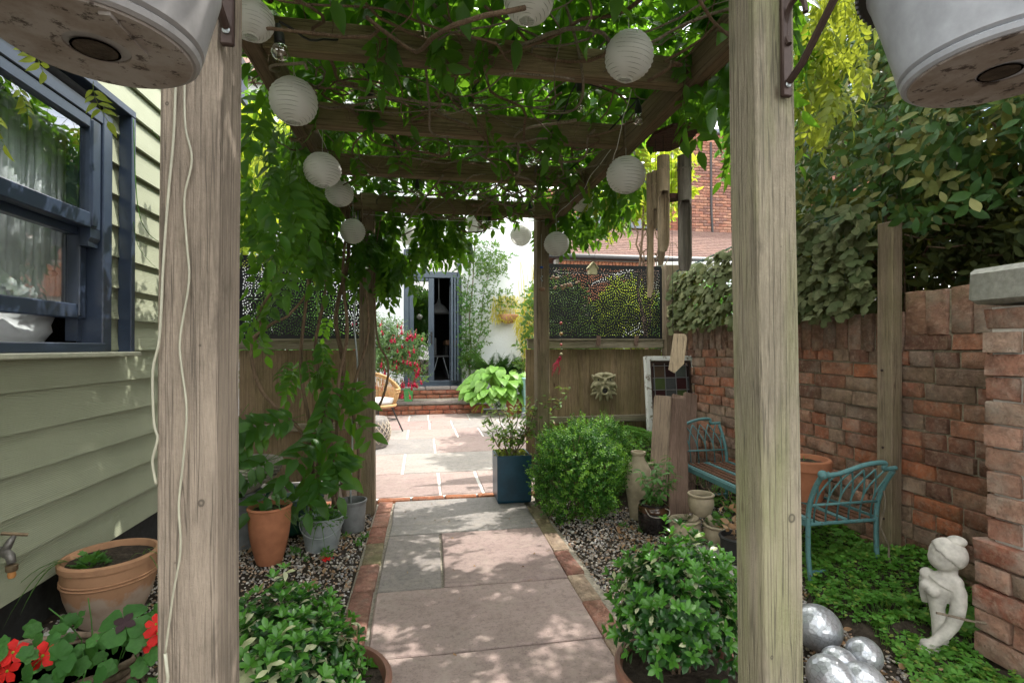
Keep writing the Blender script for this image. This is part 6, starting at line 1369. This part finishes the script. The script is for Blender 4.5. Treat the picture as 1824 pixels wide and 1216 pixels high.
for r in range(5):
    z1 = H2 - .06 - bw_ - r * .105; z0 = z1 - .105
    for c in range(3): x = gx0 + bw_ + pw * (c + .5); lb('pane', cols_[(r * 3 + c) % 15], [((x, .01, (z0 + z1) / 2), (pw - .004, .004, .101))])
    for x in (gx0 + bw_ / 2, gx1 - bw_ / 2): lb('pane', ('pane_plum', 'pane_smoke')[r % 2], [((x, .01, (z0 + z1) / 2), (bw_ - .004, .004, .101))])
    lead.append(((0, .008, z1), (gx1 - gx0, .009, .006)))
for x in (gx0 + bw_, gx0 + bw_ + pw, gx0 + bw_ + 2 * pw, gx1 - bw_): lead.append(((x, .0075, H2 - .33), (.006, .0085, .54)))
lb('lead_came', 'lead', lead); lb('pane', 'pane_plum', [((0, .01, H2 - .06 - bw_ / 2), (gx1 - gx0 - .05, .004, bw_ - .004))])
# ================================================================== stone face mask
mk = thing('face_mask', 'mossy cast stone face with open round mouth hung on the right fence', 'wall ornament', (1.60, 4.35, .76)); b = MB(); mxx, mzz = 1.603, .768
def MBALL(x, z, r, d=.03, sx=1, sz=1, a=0, y=0): b.ball((mxx + x, 4.372 - y, mzz + z), r, 14, 10, (sx, d / r, sz), RY(a))
MBALL(0, 0, .10, .035, .95, 1.0); 
for s_ in (-1, 1):
    MBALL(s_ * .048, .078, .040, .035, 1.3, .55, s_ * .25, .018); MBALL(s_ * .05, .060, .036, .03, 1.2, .35, s_ * -.35, .03)
    MBALL(s_ * .060, -.005, .034, .03, 1.25, .75, s_ * .2, .022); MBALL(s_ * .022, .004, .018, .02, 1, .8, 0, .038); MBALL(s_ * .045, .036, .012, .012, 1, 1, 0, .022)
    MBALL(s_ * .098, .058, .022, .018, .55, 1.5, s_ * .4, .004)
    for k, (x, z, a) in enumerate(((.085, -.045, .9), (.105, -.01, .5), (.09, -.085, 1.2), (.06, -.105, .5), (.03, -.12, .2), (.045, -.035, 1.1))): MBALL(s_ * x, z, .032, .016, .45, 1.25, s_ * -a, .006 + .004 * (k % 2))
MBALL(0, .03, .018, .03, .8, 1.6, 0, .040); MBALL(0, .085, .016, .02, 1, 1, 0, .018); MBALL(-.018, .095, .016, .02, 1, .6, 0, .014); MBALL(.02, .096, .016, .02, 1, .6, 0, .014)
b.tube([(mxx + .034 * math.cos(a * .349), 4.372 - .040 - .004 * math.sin(a), mzz - .060 + .034 * math.sin(a * .349)) for a in range(19)], .011, 8)
b.tube([(mxx - .07, 4.35, mzz - .03), (mxx - .03, 4.335, mzz - .018), (mxx, 4.332, mzz - .022), (mxx + .03, 4.335, mzz - .018), (mxx + .07, 4.35, mzz - .03)], .010, 8)
sculpt('face_relief', b, 'mask', mk, .0035, 3); MB().ball((mxx, 4.372 - .036, mzz - .060), .025, 14, 8, (1, .25, 1)).build('mouth_shade', 'dark', mk)  # dark ball paints the shade inside the open mouth
for s_ in (-1, 1): MB().ball((mxx + s_ * .045, 4.346, mzz + .036), .014, 10, 6, (1.4, .4, .8)).build('eye_shade', 'foundation', mk)  # dark spots paint the shade in the eye sockets
# hanging ornaments
t_ = thing('birdhouse', 'tiny pale wooden bird house hanging before the right screen', 'ornament', (1.46, 4.25, 1.78))
m = MB(); m.prism([(1.425, 4.22, 1.735), (1.495, 4.22, 1.735), (1.495, 4.22, 1.795), (1.46, 4.22, 1.835), (1.425, 4.22, 1.795)], (0, 0, 0), (0, .05, 0)); m.build('box_body', 'yellow_wood', t_)
m = MB(); m.beam((1.46, 4.215, 1.84), (1.41, 4.215, 1.785), .006, .01); m.prism([(1.46, 4.21, 1.838), (1.46, 4.21, 1.845), (1.412, 4.21, 1.79), (1.416, 4.21, 1.784)], (0, 0, 0), (0, .07, 0)); m.prism([(1.46, 4.21, 1.838), (1.46, 4.21, 1.845), (1.508, 4.21, 1.79), (1.504, 4.21, 1.784)], (0, 0, 0), (0, .07, 0)); m.build('roof', 'yellow_wood', t_); MB().tube([(1.46, 4.245, 1.84), (1.46, 4.0, 2.05)], .001, 4).build('hanging_thread', 'black_cord', t_)
t_ = thing('bead_hanger', 'string of coral and amber beads ending in red tassel before right fence', 'ornament', (1.15, 4.1, 1.3))
for z, mt_, r in ((1.30, 'bead_red', .013), (1.21, 'bead_gold', .015), (1.12, 'bead_red', .012), (1.04, 'yellow_wood', .012)): MB().ball((1.133, 4.1, z), r, 12, 8).build('bead', mt_, t_, True)
MB().tube([(1.133, 4.1, 1.03), (1.15, 4.1, 1.6), (1.12, 4.1, 2.0)], .0012, 4).build('thread', 'black_cord', t_); m = MB()
for i in range(16): m.tube(wob((1.131, 4.1, 1.03), (1.07 + U(-.03, .04), 4.08 + U(-.02, .02), U(.86, .95)), 5, .012, i), .0018, 4)
m.build('tassel', 'fuchsia', t_)
t_ = thing('shell_mobile', 'mobile of brown shells and dark beads at top left of the right screen', 'ornament', (1.2, 4.1, 1.7)); 
for i in range(16):
    x, z = (1.08 + U(-.03, .05), 1.68 + U(-.02, .02)) if i < 4 else (1.02 + .27 * i / 16 + U(-.02, .02), 1.575 + .004 * i + U(-.015, .015)); MB().ball((x, 4.1, z), .013, 9, 6, (1, .5, U(.6, 1.1))).build('shell', 'shell', t_, True)
MB().tube([(1.02, 4.1, 1.58), (1.1, 4.1, 1.60), (1.28, 4.1, 1.65)], .0012, 4).build('thread', 'black_cord', t_); MB().tube([(1.08, 4.1, 1.6), (1.07, 4.1, 2.0)], .001, 4).build('thread', 'black_cord', t_)
t_ = thing('post_charm', 'blue bead and wire charm with bronze shell hanging on far right post', 'ornament', (.83, 3.46, 1.6))
MB().ball((.822, 3.485, 1.665), .010, 10, 7, (1.4, 1, .8)).build('bead', 'bead_blue', t_, True); MB().tube([(.822, 3.485, 1.9), (.822, 3.485, 1.52)], .001, 4).build('thread', 'wire', t_)
for z in (1.60, 1.585, 1.57): MB().ball((.822 + U(-.004, .004), 3.485, z), .007, 8, 6).build('bead', 'zinc', t_, True)
MB().ball((.822, 3.48, 1.51), .022, 12, 8, (1.1, .5, .7)).build('shell', 'shell', t_, True)
# ================================================================== gazing balls
for (x, y, r, lb_) in ((1.415, 1.64, .083, 'largest crackled mirror ball, nearest the bench leg'), (1.255, 1.40, .068, 'crackled mirror ball tight against the near right post'), (1.355, 1.475, .055, 'middle silver ball between two others, front right'), (1.475, 1.50, .058, 'silver egg shaped ball nearest the statue'), (1.35, 1.375, .06, 'silver ball cut off by the bottom edge')):
    t_ = tag(MB().ball((0, 0, 0), r, 40, 24, (1.06, .95, .95)).build('mirror_ball', 'crackle', None, True, mw=TR(x, y, r * .88) @ RZ(x * 9) @ RY(.3)), lb_, 'glass ball', 'silver glass balls on the gravel')
# ================================================================== statue
stt = thing('stone_figure', 'pale stone bust of a woman with hair bun leaning on one arm in clover', 'statue', (1.87, 1.56, 0)); b = MB(); sx, sy = 1.87, 1.56
rv = Vector((.64, -.77, 0)); tv = Vector((-.77, -.64, 0))
def SP(a, z, t_=0): return Vector((sx, sy, 0)) + rv * a + tv * t_ + Vector((0, 0, z))
def sb(a, z, t_, r, sc=(1, 1, 1)): b.ball(SP(a, z, t_), r, 20, 14, sc)
sb(.014, .342, 0, .055, (1, 1, 1.0)); sb(.002, .325, .004, .046); sb(.040, .394, -.005, .026, (1.15, 1.15, .72))
b.tube([SP(.018, .31), SP(.020, .285), SP(.012, .262), SP(-.002, .235)], [.026, .023, .030, .046], 18)
b.tube([SP(-.002, .25), SP(-.010, .22), SP(-.017, .18), SP(-.018, .14), SP(-.014, .10), SP(-.010, .05), SP(-.008, -.02)], [.036, .040, .032, .024, .022, .024, .026], 20)
sb(.030, .247, .008, .029); sb(-.044, .250, -.012, .024)
b.tube([SP(.032, .248, .008), SP(.042, .215, .012), SP(.042, .175, .014), SP(.037, .135, .018), SP(.024, .098, .024), SP(.004, .065, .032), SP(-.018, .036, .040), SP(-.036, .018, .046)], [.023, .025, .024, .023, .021, .020, .018, .016], 18)
b.tube([SP(-.044, .248, -.03), SP(-.052, .215, -.045), SP(-.056, .175, -.05), SP(-.05, .13, -.05)], [.020, .018, .016, .014], 14)
sb(-.046, .214, .012, .022, (1, 1, .95)); sb(-.052, .226, -.02, .018); sb(-.028, .206, .032, .021)
sb(-.044, .016, .048, .021, (1.2, 1.2, .8)); sb(-.052, -.008, .052, .026, (1.2, 1.2, .7)); sb(-.036, .000, .03, .028, (1.2, 1.2, .6))
sculpt('figure', b, 'statue', stt, .0038, 4)
hb = MB(); hb.ball((0, 0, 0), .0575, 36, 22, (1, 1, .98)); n_v = hb.v; ff = []
for f in hb.f:
    c = sum((n_v[i] for i in f), Vector()) / len(f)
    if c.z * .72 + c.dot(rv) * .8 + .006 * math.sin(c.z * 60) > -.006: ff.append(f)
hb.f = ff; hb.mi = [0] * len(ff); hr_ = link('hair', hb.mesh('hair', 'statue', True), stt, Matrix.Translation(SP(.015, .344))); md = hr_.modifiers.new('thick', 'SOLIDIFY'); md.thickness = .004; md.offset = -1
tag(MB().tube(wob((1.77, 1.50, .165), (2.00, 1.44, .118), 6, .002, 4), .0045, 7).build('cane_stick', 'twig_grey', None, True), 'thin brown stick lying across the stone figure', 'stick')
# ================================================================== beyond the opening
# rattan chair
rc = thing('rattan_chair', 'curved rattan armchair with white seat pad on black legs, left of patio', 'chair', (-.55, 6.75, 0)); rx, ry = -.60, 6.72
P = [(rx + .29 * math.cos(a), ry + .27 * math.sin(a), .56 + .20 * max(0, math.cos((a - 1.9) * .9)) ** 1.5) for a in [-.55 + i * .26 for i in range(18)]]
for rad, dz in ((.016, 0), (.012, -.03)): MB().tube([(x, y, z + dz) for x, y, z in P], rad, 8).build('top_rail', 'rattan', rc, True)
m = MB()
for i, (x, y, z) in enumerate(smooth(P, 4)): m.tube([(x, y, z - .01), (rx + (x - rx) * .92, ry + (y - ry) * .92, .44), (rx + (x - rx) * .80, ry + (y - ry) * .80, .36)], .0055, 5)
m.build('rattan_stave', 'rattan', rc, True)
MB().lathe([(.21, .335), (.25, .345), (.255, .365), (.24, .38), (.05, .38)], 30, (rx, ry, 0)).build('seat_frame', 'rattan', rc, True); MB().lathe([(.001, .375), (.20, .378), (.235, .39), (.245, .41), (.235, .435), (.20, .445), (.001, .45)], 30, (rx, ry, 0)).build('seat_pad', 'cushion', rc, True)
for a in (.1, 1.7, 3.3, 4.9): MB().tube([(rx + .18 * math.cos(a), ry + .18 * math.sin(a), .35), (rx + .33 * math.cos(a), ry + .30 * math.sin(a), .01)], .010, 6).build('leg', 'black', rc)
m = MB(); m.tube([(rx + .25 * math.cos(a), ry + .24 * math.sin(a), .17) for a in (.1, 1.7, 3.3, 4.9, 6.38)], .007, 5); m.build('stretcher', 'black', rc)
mp_ = thing('macrame_stool', 'pale netted rope drum stool beside the far left post', 'stool', (-.53, 5.75, 0)); m = MB()
for k in range(20):
    for s_ in (-1, 1): m.tube([(-.56 + (.15 + .05 * math.sin(math.pi * q / 8)) * math.cos(k * .314 + s_ * q * .16), 5.78 + (.15 + .05 * math.sin(math.pi * q / 8)) * math.sin(k * .314 + s_ * q * .16), .02 + .30 * q / 8) for q in range(9)], .005, 4)
m.build('netting', 'macrame', mp_, True); MB().lathe([(.14, .0), (.165, .02), (.195, .16), (.165, .31), (.14, .335), (.001, .34)], 30, (-.56, 5.78, 0)).build('drum', 'cream_plastic', mp_, True)
# fuchsia
fu = thing('fuchsia_bush', 'large fuchsia bush hung with crimson flowers left of the garden doors', 'shrub', (-.75, 8.2, 0)); A = []; B = []
sm5 = []
for v in range(4):
    Pq = [(stick_t((0, 0, 0), (0, 0, .16), .0015), np.eye(4))]
    for i in range(9): Pq.append((LF['oval'], np.array(frame(rdir(-.2, .8), (0, 0, 1), (0, 0, .018 * i), .042))))
    sm5.append(tjoin(Pq))
for _ in range(1100):
    d = rdir(-.4, 1); p = Vector((-.72, 8.15, .95)) + Vector((d.x * .58, d.y * .42, d.z * .62)) * U(.45, 1); A.append(np.array(frame(d + rdir() * .5 - Vector((0, 0, .2)), (0, 0, 1), p, U(.8, 1.2))))
for _ in range(170): A.append(np.array(frame(rdir() - Vector((0, 0, .4)), (0, 0, 1), (-.2 + U(-.35, .25), 8.1 + U(-.2, .2), .75 + U(-.25, .55)), U(.7, 1.1))))
stuff(merged('foliage', sm5, A, [random.randrange(4) for _ in A], 'fuchsia_leaf', fu))
flt = tjoin([(leaf_t(1, .35, .2, -.3), np.array(frame((math.cos(a), math.sin(a), -.9), (0, 0, 1), (0, 0, 0), .026))) for a in (0, 1.57, 3.14, 4.71)] + [(leaf_t(1, .8, .5, .0), np.array(frame((.1, 0, -1), (math.cos(a), math.sin(a), 0), (0, 0, -.01), .026))) for a in (0, 2, 4)] + [(stick_t((0, 0, 0), (0, 0, .03), .0015), np.eye(4))])
fm = flt.me('flower', 'fuchsia')
for i in range(120):
    k = random.random(); p = Vector((-.74, 7.95, .9)) + Vector((U(-.5, .62), U(-.35, .1), U(-.55, .60)))
    if k < .35: p = Vector((-.25 + U(-.25, .25), 7.85, .80 + random.choice((-.25, -.05, .08, .5)) + U(-.06, .06)))
    link('flower', fm, fu, TR(*p) @ RX(U(-.3, .3)) @ RY(U(-.3, .3)) @ SC(U(1.5, 2.3)))
for i in range(9): stems(fu, [(wob((-.75 + U(-.1, .1), 8.3, 0), (-.72 + U(-.5, .5), 8.15, U(.8, 1.5)), 8, .03, 400 + i), .008)], 'twig')
for i in range(26): pass
A = [np.array(frame(rdir(-.1, .2), rdir(.5, 1), (U(-.9, .3), U(6.2, 8.3), .006), .022)) for _ in range(26)]
tag(stuff(merged('fallen_petals', [LF['oval']], A, [0] * 26, 'fuchsia', None)), 'scattered crimson petals on the patio below the fuchsia', 'petals')
t_ = thing('green_pot', 'small bright green plastic tub on the steps under the fuchsia', 'tub', (-.26, 8.5, .2)); MB().lathe(potprof(.065, .075, .20, rim=.004, rimh=.02), 28, (-.25, 8.50, .217)).build('pot_body', 'bright_green', t_, smooth=40)
# hosta
hs = thing('hosta', 'large lush hosta with broad veined leaves right of the steps', 'plant', (1.2, 8.3, 0)); HL = leaf_t(1, .78, .18, .42, .36, 5, True); A = []
for i in range(150):
    d = rdir(-.15, 1); p = Vector((1.22, 8.28, .36)) + Vector((d.x * .52, d.y * .32, d.z * .44)) * U(.7, 1.0); A.append(np.array(frame(Vector((d.x, d.y - .35, -.25 + U(-.3, .3))), (d.x * .4, -.7, 1), p, U(.16, .25))))
scatter(hs, [HL, leaf_t(1, .7, .22, .5, .38, 5, True)], A, 'hosta', 'leaf', 'foliage', 150)
for i in range(20): stems(hs, [(wob((1.2 + U(-.1, .1), 8.35, .1), (1.22 + U(-.4, .4), 8.2, U(.3, .7)), 5, .02, 500 + i), .005)], 'mid')
t_ = potted('hosta_pot', 'terracotta pot beneath the hosta at the right of the steps', (1.47, 8.18), .12, .15, .26, 'terracotta', rim=.01)
straps('yellow_leaves', 'yellowing leaf tuft at left of the hosta', (.98, 8.2, .12), [(-.8, -.3, .8, .3), (-.3, -.6, .7, .25), (-.6, -.5, .9, .3)], 'lime', .06)
# fern
fe = thing('fern', 'dark green fern behind the hosta against the white wall', 'fern', (1.35, 8.85, .5))
def fernfrond(sd):
    P = [(stick_t((0, 0, 0), (0, -.05, .5), .002), np.eye(4))]
    for i in range(16):
        for s_ in (-1, 1): t_ = .12 + .85 * i / 16; P.append((leaf_t(1, .22, .1, .2, .3, 1), np.array(frame((s_, -.1, .25), (0, 1, 0), (0, -.1 * t_ * t_, .5 * t_), .15 * math.sin(math.pi * t_ ** .7) + .02))))
    return tjoin(P)
ff_ = fernfrond(1).me('leaf', 'fern')
for i in range(22): a = U(0, math.pi) + math.pi; d = Vector((math.cos(a), math.sin(a) * .6 , U(.5, 1.6))); link('leaf', ff_, fe, frame(d, (-d.x, -d.y, .6), (1.35 + U(-.2, .2), 8.8, .55 + U(-.1, .15)), U(.8, 1.3)))
# turquoise planter box and broom
t_ = thing('turquoise_planter', 'pale turquoise wooden planter box beside the far right post', 'planter', (1.85, 8.0, 0))
b = MB()
for i in range(4): MB().box((1.85, 7.86, .10 + .135 * i), (.50, .03, .128), ch=.004).build('plank', 'pale_turquoise', t_); MB().box((1.585, 8.05, .10 + .135 * i), (.03, .36, .128), ch=.004).build('plank', 'pale_turquoise', t_)
MB().box((1.85, 7.97, .59), (.56, .28, .03), ch=.004).build('top_rail', 'pale_turquoise', t_); MB().box((1.85, 8.1, .3), (.46, .30, .5)).build('soil_fill', 'soil', t_)
t_ = thing('broom', 'metal handled broom leaning on the turquoise planter', 'broom', (1.6, 7.7, 0)); MB().tube([(1.55, 7.68, .06), (1.76, 7.80, .98)], .014, 8).build('handle', 'zinc', t_); MB().box((1.62, 7.68, .05), (.26, .07, .09), ch=.01).build('broom_head', 'grey_pot', t_)
# climbing rose
ro = thing('climbing_rose', 'slender climbing rose trained up the white wall right of the doors', 'climber', (.75, 9.0, 0))
RP = [[(.98, 9.0, .2), (.84, 9.0, .5), (.80, 9.0, .8), (.83, 9.0, 1.1), (.80, 9.0, 1.6), (.86, 9.0, 2.2), (.9, 9.0, 3.0)], [(.92, 9.0, .2), (.80, 8.98, .7), (.88, 8.98, 1.0), (1.0, 8.98, 1.4), (1.05, 9.0, 2.0), (1.2, 9.0, 2.6)], [(.86, 9.0, .3), (.76, 9.0, 1.0), (.74, 9.0, 1.7), (.80, 9.0, 2.4), (.95, 9.0, 2.9), (1.35, 8.95, 2.75)]]
for i, P in enumerate(RP): stems(ro, [(smooth(P), (.018, .010, .008)[i])], 'twig_grey', 'stem')
rsp = []
for v in range(4):
    Pq = [(stick_t((0, 0, 0), (0, 0, .13), .0015), np.eye(4))]
    for i in range(7): Pq.append((LF['oval'], np.array(frame(rdir(-.1, .9), (0, -1, .4), (0, 0, .02 * i), .05))))
    rsp.append(tjoin(Pq))
A = []; B = []
for _ in range(430):
    P = random.choice(RP); k = random.randrange(1, len(P) - 1); q = Vector(P[k]).lerp(Vector(P[k + 1]), random.random()); w = .10 + .07 * (q.z > 1.9); p = q + Vector((U(-w, w) * 1.4, U(-.2, .0), U(-.12, .12)))
    (A if random.random() < .7 else B).append(np.array(frame(rdir(), (0, -1, .3), p, U(.7, 1.1))))
for _ in range(90): A.append(np.array(frame(rdir() - Vector((0, 0, .6)), (0, -1, .3), (1.1 + U(-.15, .35), 8.85 + U(-.1, .1), 2.75 - abs(U(-.1, .35))), U(.8, 1.1))))
for _ in range(60): A.append(np.array(frame(rdir(), (0, -1, .3), (1.25 + U(-.2, .3), 8.9, 1.95 + U(-.2, .2)), U(.7, 1.))))
for _ in range(50): B.append(np.array(frame(rdir() + Vector((-.3, 0, 0)), (0, -1, .3), (.70 + U(-.12, .1), 8.9, random.choice((1.9, 1.4, 1.0, .75)) + U(-.12, .12)), U(.7, 1.))))
stuff(merged('foliage', rsp, A, [random.randrange(4) for _ in A], 'rose_leaf', ro)); stuff(merged('young_foliage', rsp, B, [random.randrange(4) for _ in B], 'mid', ro))
for (x, z) in ((.66, 2.36), (.72, 2.9), (.80, 2.88), (.7, 2.7), (.62, 2.95)): link('bloom', merged('b_', [leaf_t(1, .9, .4, .5)], [np.array(frame(rdir(), rdir(), (x, 8.82, z), .04)) for _ in range(9)], [0] * 9, 'cushion' if z < 2.5 else 'dry_leaf', None).data, ro) if False else None
for (x, z, mt_) in ((.655, 2.36, 'cushion'), (.70, 2.80, 'orange_plastic'), (.80, 2.78, 'orange_plastic'), (.70, 2.55, 'orange_plastic')):
    m = MB()
    for k in range(9): m.ball((x + U(-.02, .02), 8.80 + U(-.01, .01), z + U(-.02, .02)), .02, 7, 5, (1, .5, .8))
    m.build('bloom', mt_, ro, True)
# wall basket with golden foliage, golden bamboo
wb = thing('wall_basket', 'half round terracotta wall basket of golden foliage on the white wall', 'wall planter', (1.50, 9.0, 1.6)); MB().lathe([(.02, 1.52), (.09, 1.54), (.15, 1.60), (.18, 1.68), (.175, 1.69), (.13, 1.62)], 28, (1.50, 8.99, 0), 1.1, .7).build('pot_body', 'terracotta_old', wb, True)
bl_ = [leaf_t(1, .14, .2, .4, .3, 2), leaf_t(1, .18, .2, .6, .35, 2)]
def tuft(name, label, cat, gen, n, mat, ll, st=None):
    t_ = thing(name, label, cat, tuple(gen(0))); 
    A = [np.array(frame(rdir() - Vector((0, .2, .5)), (0, -.5, 1), gen(1), ll * U(.6, 1.2))) for _ in range(n)]
    stuff(merged('foliage', bl_, A, [random.randrange(2) for _ in A], mat, t_))
    for i, (a, b_, r) in enumerate(st or []): stems(t_, [(wob(a, b_, 9, .03, 700 + i), r)], mat)
    return t_
tuft('golden_foliage', 'wispy golden foliage spilling from the wall basket', 'plant', lambda k: (1.48 + U(-.28, .2) * k, 8.92, 1.75 + U(-.18, .28) * k), 700, 'bamboo_leaf', .09)
def gb(k):
    z = U(.7, 2.1); x = 1.98 - .18 * (1 - abs(z - 1.5) / .9) + U(-.22, .22) * (1 if z < 1.9 else .6); return (x * k + (1 - k) * 1.9, 8.6 + U(-.2, .2), z * k)
tuft('golden_bamboo', 'tall golden leaved bamboo at the right end of the white wall', 'bamboo', gb, 2800, 'bamboo_leaf', .11, [((1.85 + U(-.1, .2), 8.6 + U(-.1, .1), 0), (1.85 + U(-.25, .25), 8.6, U(1.8, 2.9)), .007) for _ in range(18)])
# ================================================================== trees and shrubs beyond the fences
def tree(name, label, c, h, r, n, mat, ll=.10, trunk=.07, z0=.35, grp='trees and shrubs beyond the fences', seed=0, cat='tree', dens=.6):
    random.seed(900 + seed); t_ = thing(name, label, cat, (c[0], c[1], 0), grp)
    tp_ = (c[0], c[1], h * .8); MB().tube(wob((c[0], c[1], -.05), tp_, 10, .04, seed), [trunk * (1 - .07 * i) for i in range(11)], 9).build('trunk', 'twig', t_, True); ms = []; lob = [(rdir(-.5, 1), U(.25, .45)) for _ in range(16)]
    for i in range(9): d = rdir(.0, 1); MB().tube(wob((c[0], c[1], h * U(.3, .7)), (c[0] + d.x * r * .8, c[1] + d.y * r * .8, h * (.55 + .35 * d.z)), 6, .05, seed * 9 + i), [trunk * .4 * (1 - .12 * k) for k in range(7)], 6).build('branch', 'twig', t_, True)
    spg = []
    for v in range(4): Pq = [(LF['oval'], np.array(frame(rdir(-.2, .9), rdir(), (0, 0, .25 * i), 1.))) for i in range(6)]; spg.append(tjoin(Pq))
    cz_ = h * (z0 + 1) / 2; rz = h * (1 - z0) / 2
    for _ in range(n):
        l, lr = random.choice(lob); d = rdir() * lr * random.random() ** .4; p = Vector((c[0] + (l.x * .62 + d.x) * r, c[1] + (l.y * .62 + d.y) * r, cz_ + (l.z * .65 + d.z) * rz)); ms.append(np.array(frame(rdir(-.3, 1), rdir(), p, ll * U(.6, 1.2))))
    stuff(merged('crown', spg, ms, [random.randrange(4) for _ in ms], mat, t_)); return t_
tree('garden_tree', 'bright lime leaved tree beyond the left fence seen through the vine', (-2.3, 5.8), 3.9, 1.2, 2600, 'lime', .10, seed=1)
tree('garden_tree', 'mid green tree close to the cottage behind the left fence', (-3.3, 7.4), 4.6, 1.5, 2400, 'mid', .11, seed=2)
tree('garden_shrub', 'fine leaved green shrub behind the left part of the right screen', (1.75, 6.3), 2.08, .65, 1300, 'rose_leaf', .075, .02, .1, seed=3, cat='shrub')
tree('garden_shrub', 'lime green shrub glowing through the middle of the right screen', (2.75, 6.5), 2.1, .75, 1500, 'lime', .075, .02, .1, seed=4, cat='shrub')
tree('garden_shrub', 'dark green shrub behind the right end of the right screen', (3.6, 6.2), 2.1, .8, 1400, 'mid', .08, .02, .1, seed=5, cat='shrub')
tree('garden_tree', 'yellow green tree beyond the chime above the tiled roof', (2.55, 5.6), 3.75, .6, 700, 'lime', .09, .03, .62, seed=6)
tree('garden_tree', 'tall leafy tree behind the evergreen hedge at top right', (4.3, 4.6), 4.4, 1.2, 1300, 'mid', .11, .05, .5, seed=7)
tree('garden_shrub', 'green shrub behind the left screen near the cottage wall', (-1.55, 6.2), 2.0, .75, 1500, 'mid', .08, .02, .15, seed=8, cat='shrub')
tree('garden_tree', 'bushy green tree in the garden directly behind the viewer', (-.5, -6.0), 4.2, 1.9, 2400, 'mid', .16, .09, .05, seed=12)
tree('garden_tree', 'broad green tree standing behind the viewer on the left', (-3.6, -4.5), 5.0, 2.2, 2600, 'mid', .16, .09, .2, seed=9)
tree('garden_tree', 'broad green tree standing behind the viewer on the right', (2.8, -5.5), 5.5, 2.4, 2800, 'mid', .16, .09, .15, seed=10)
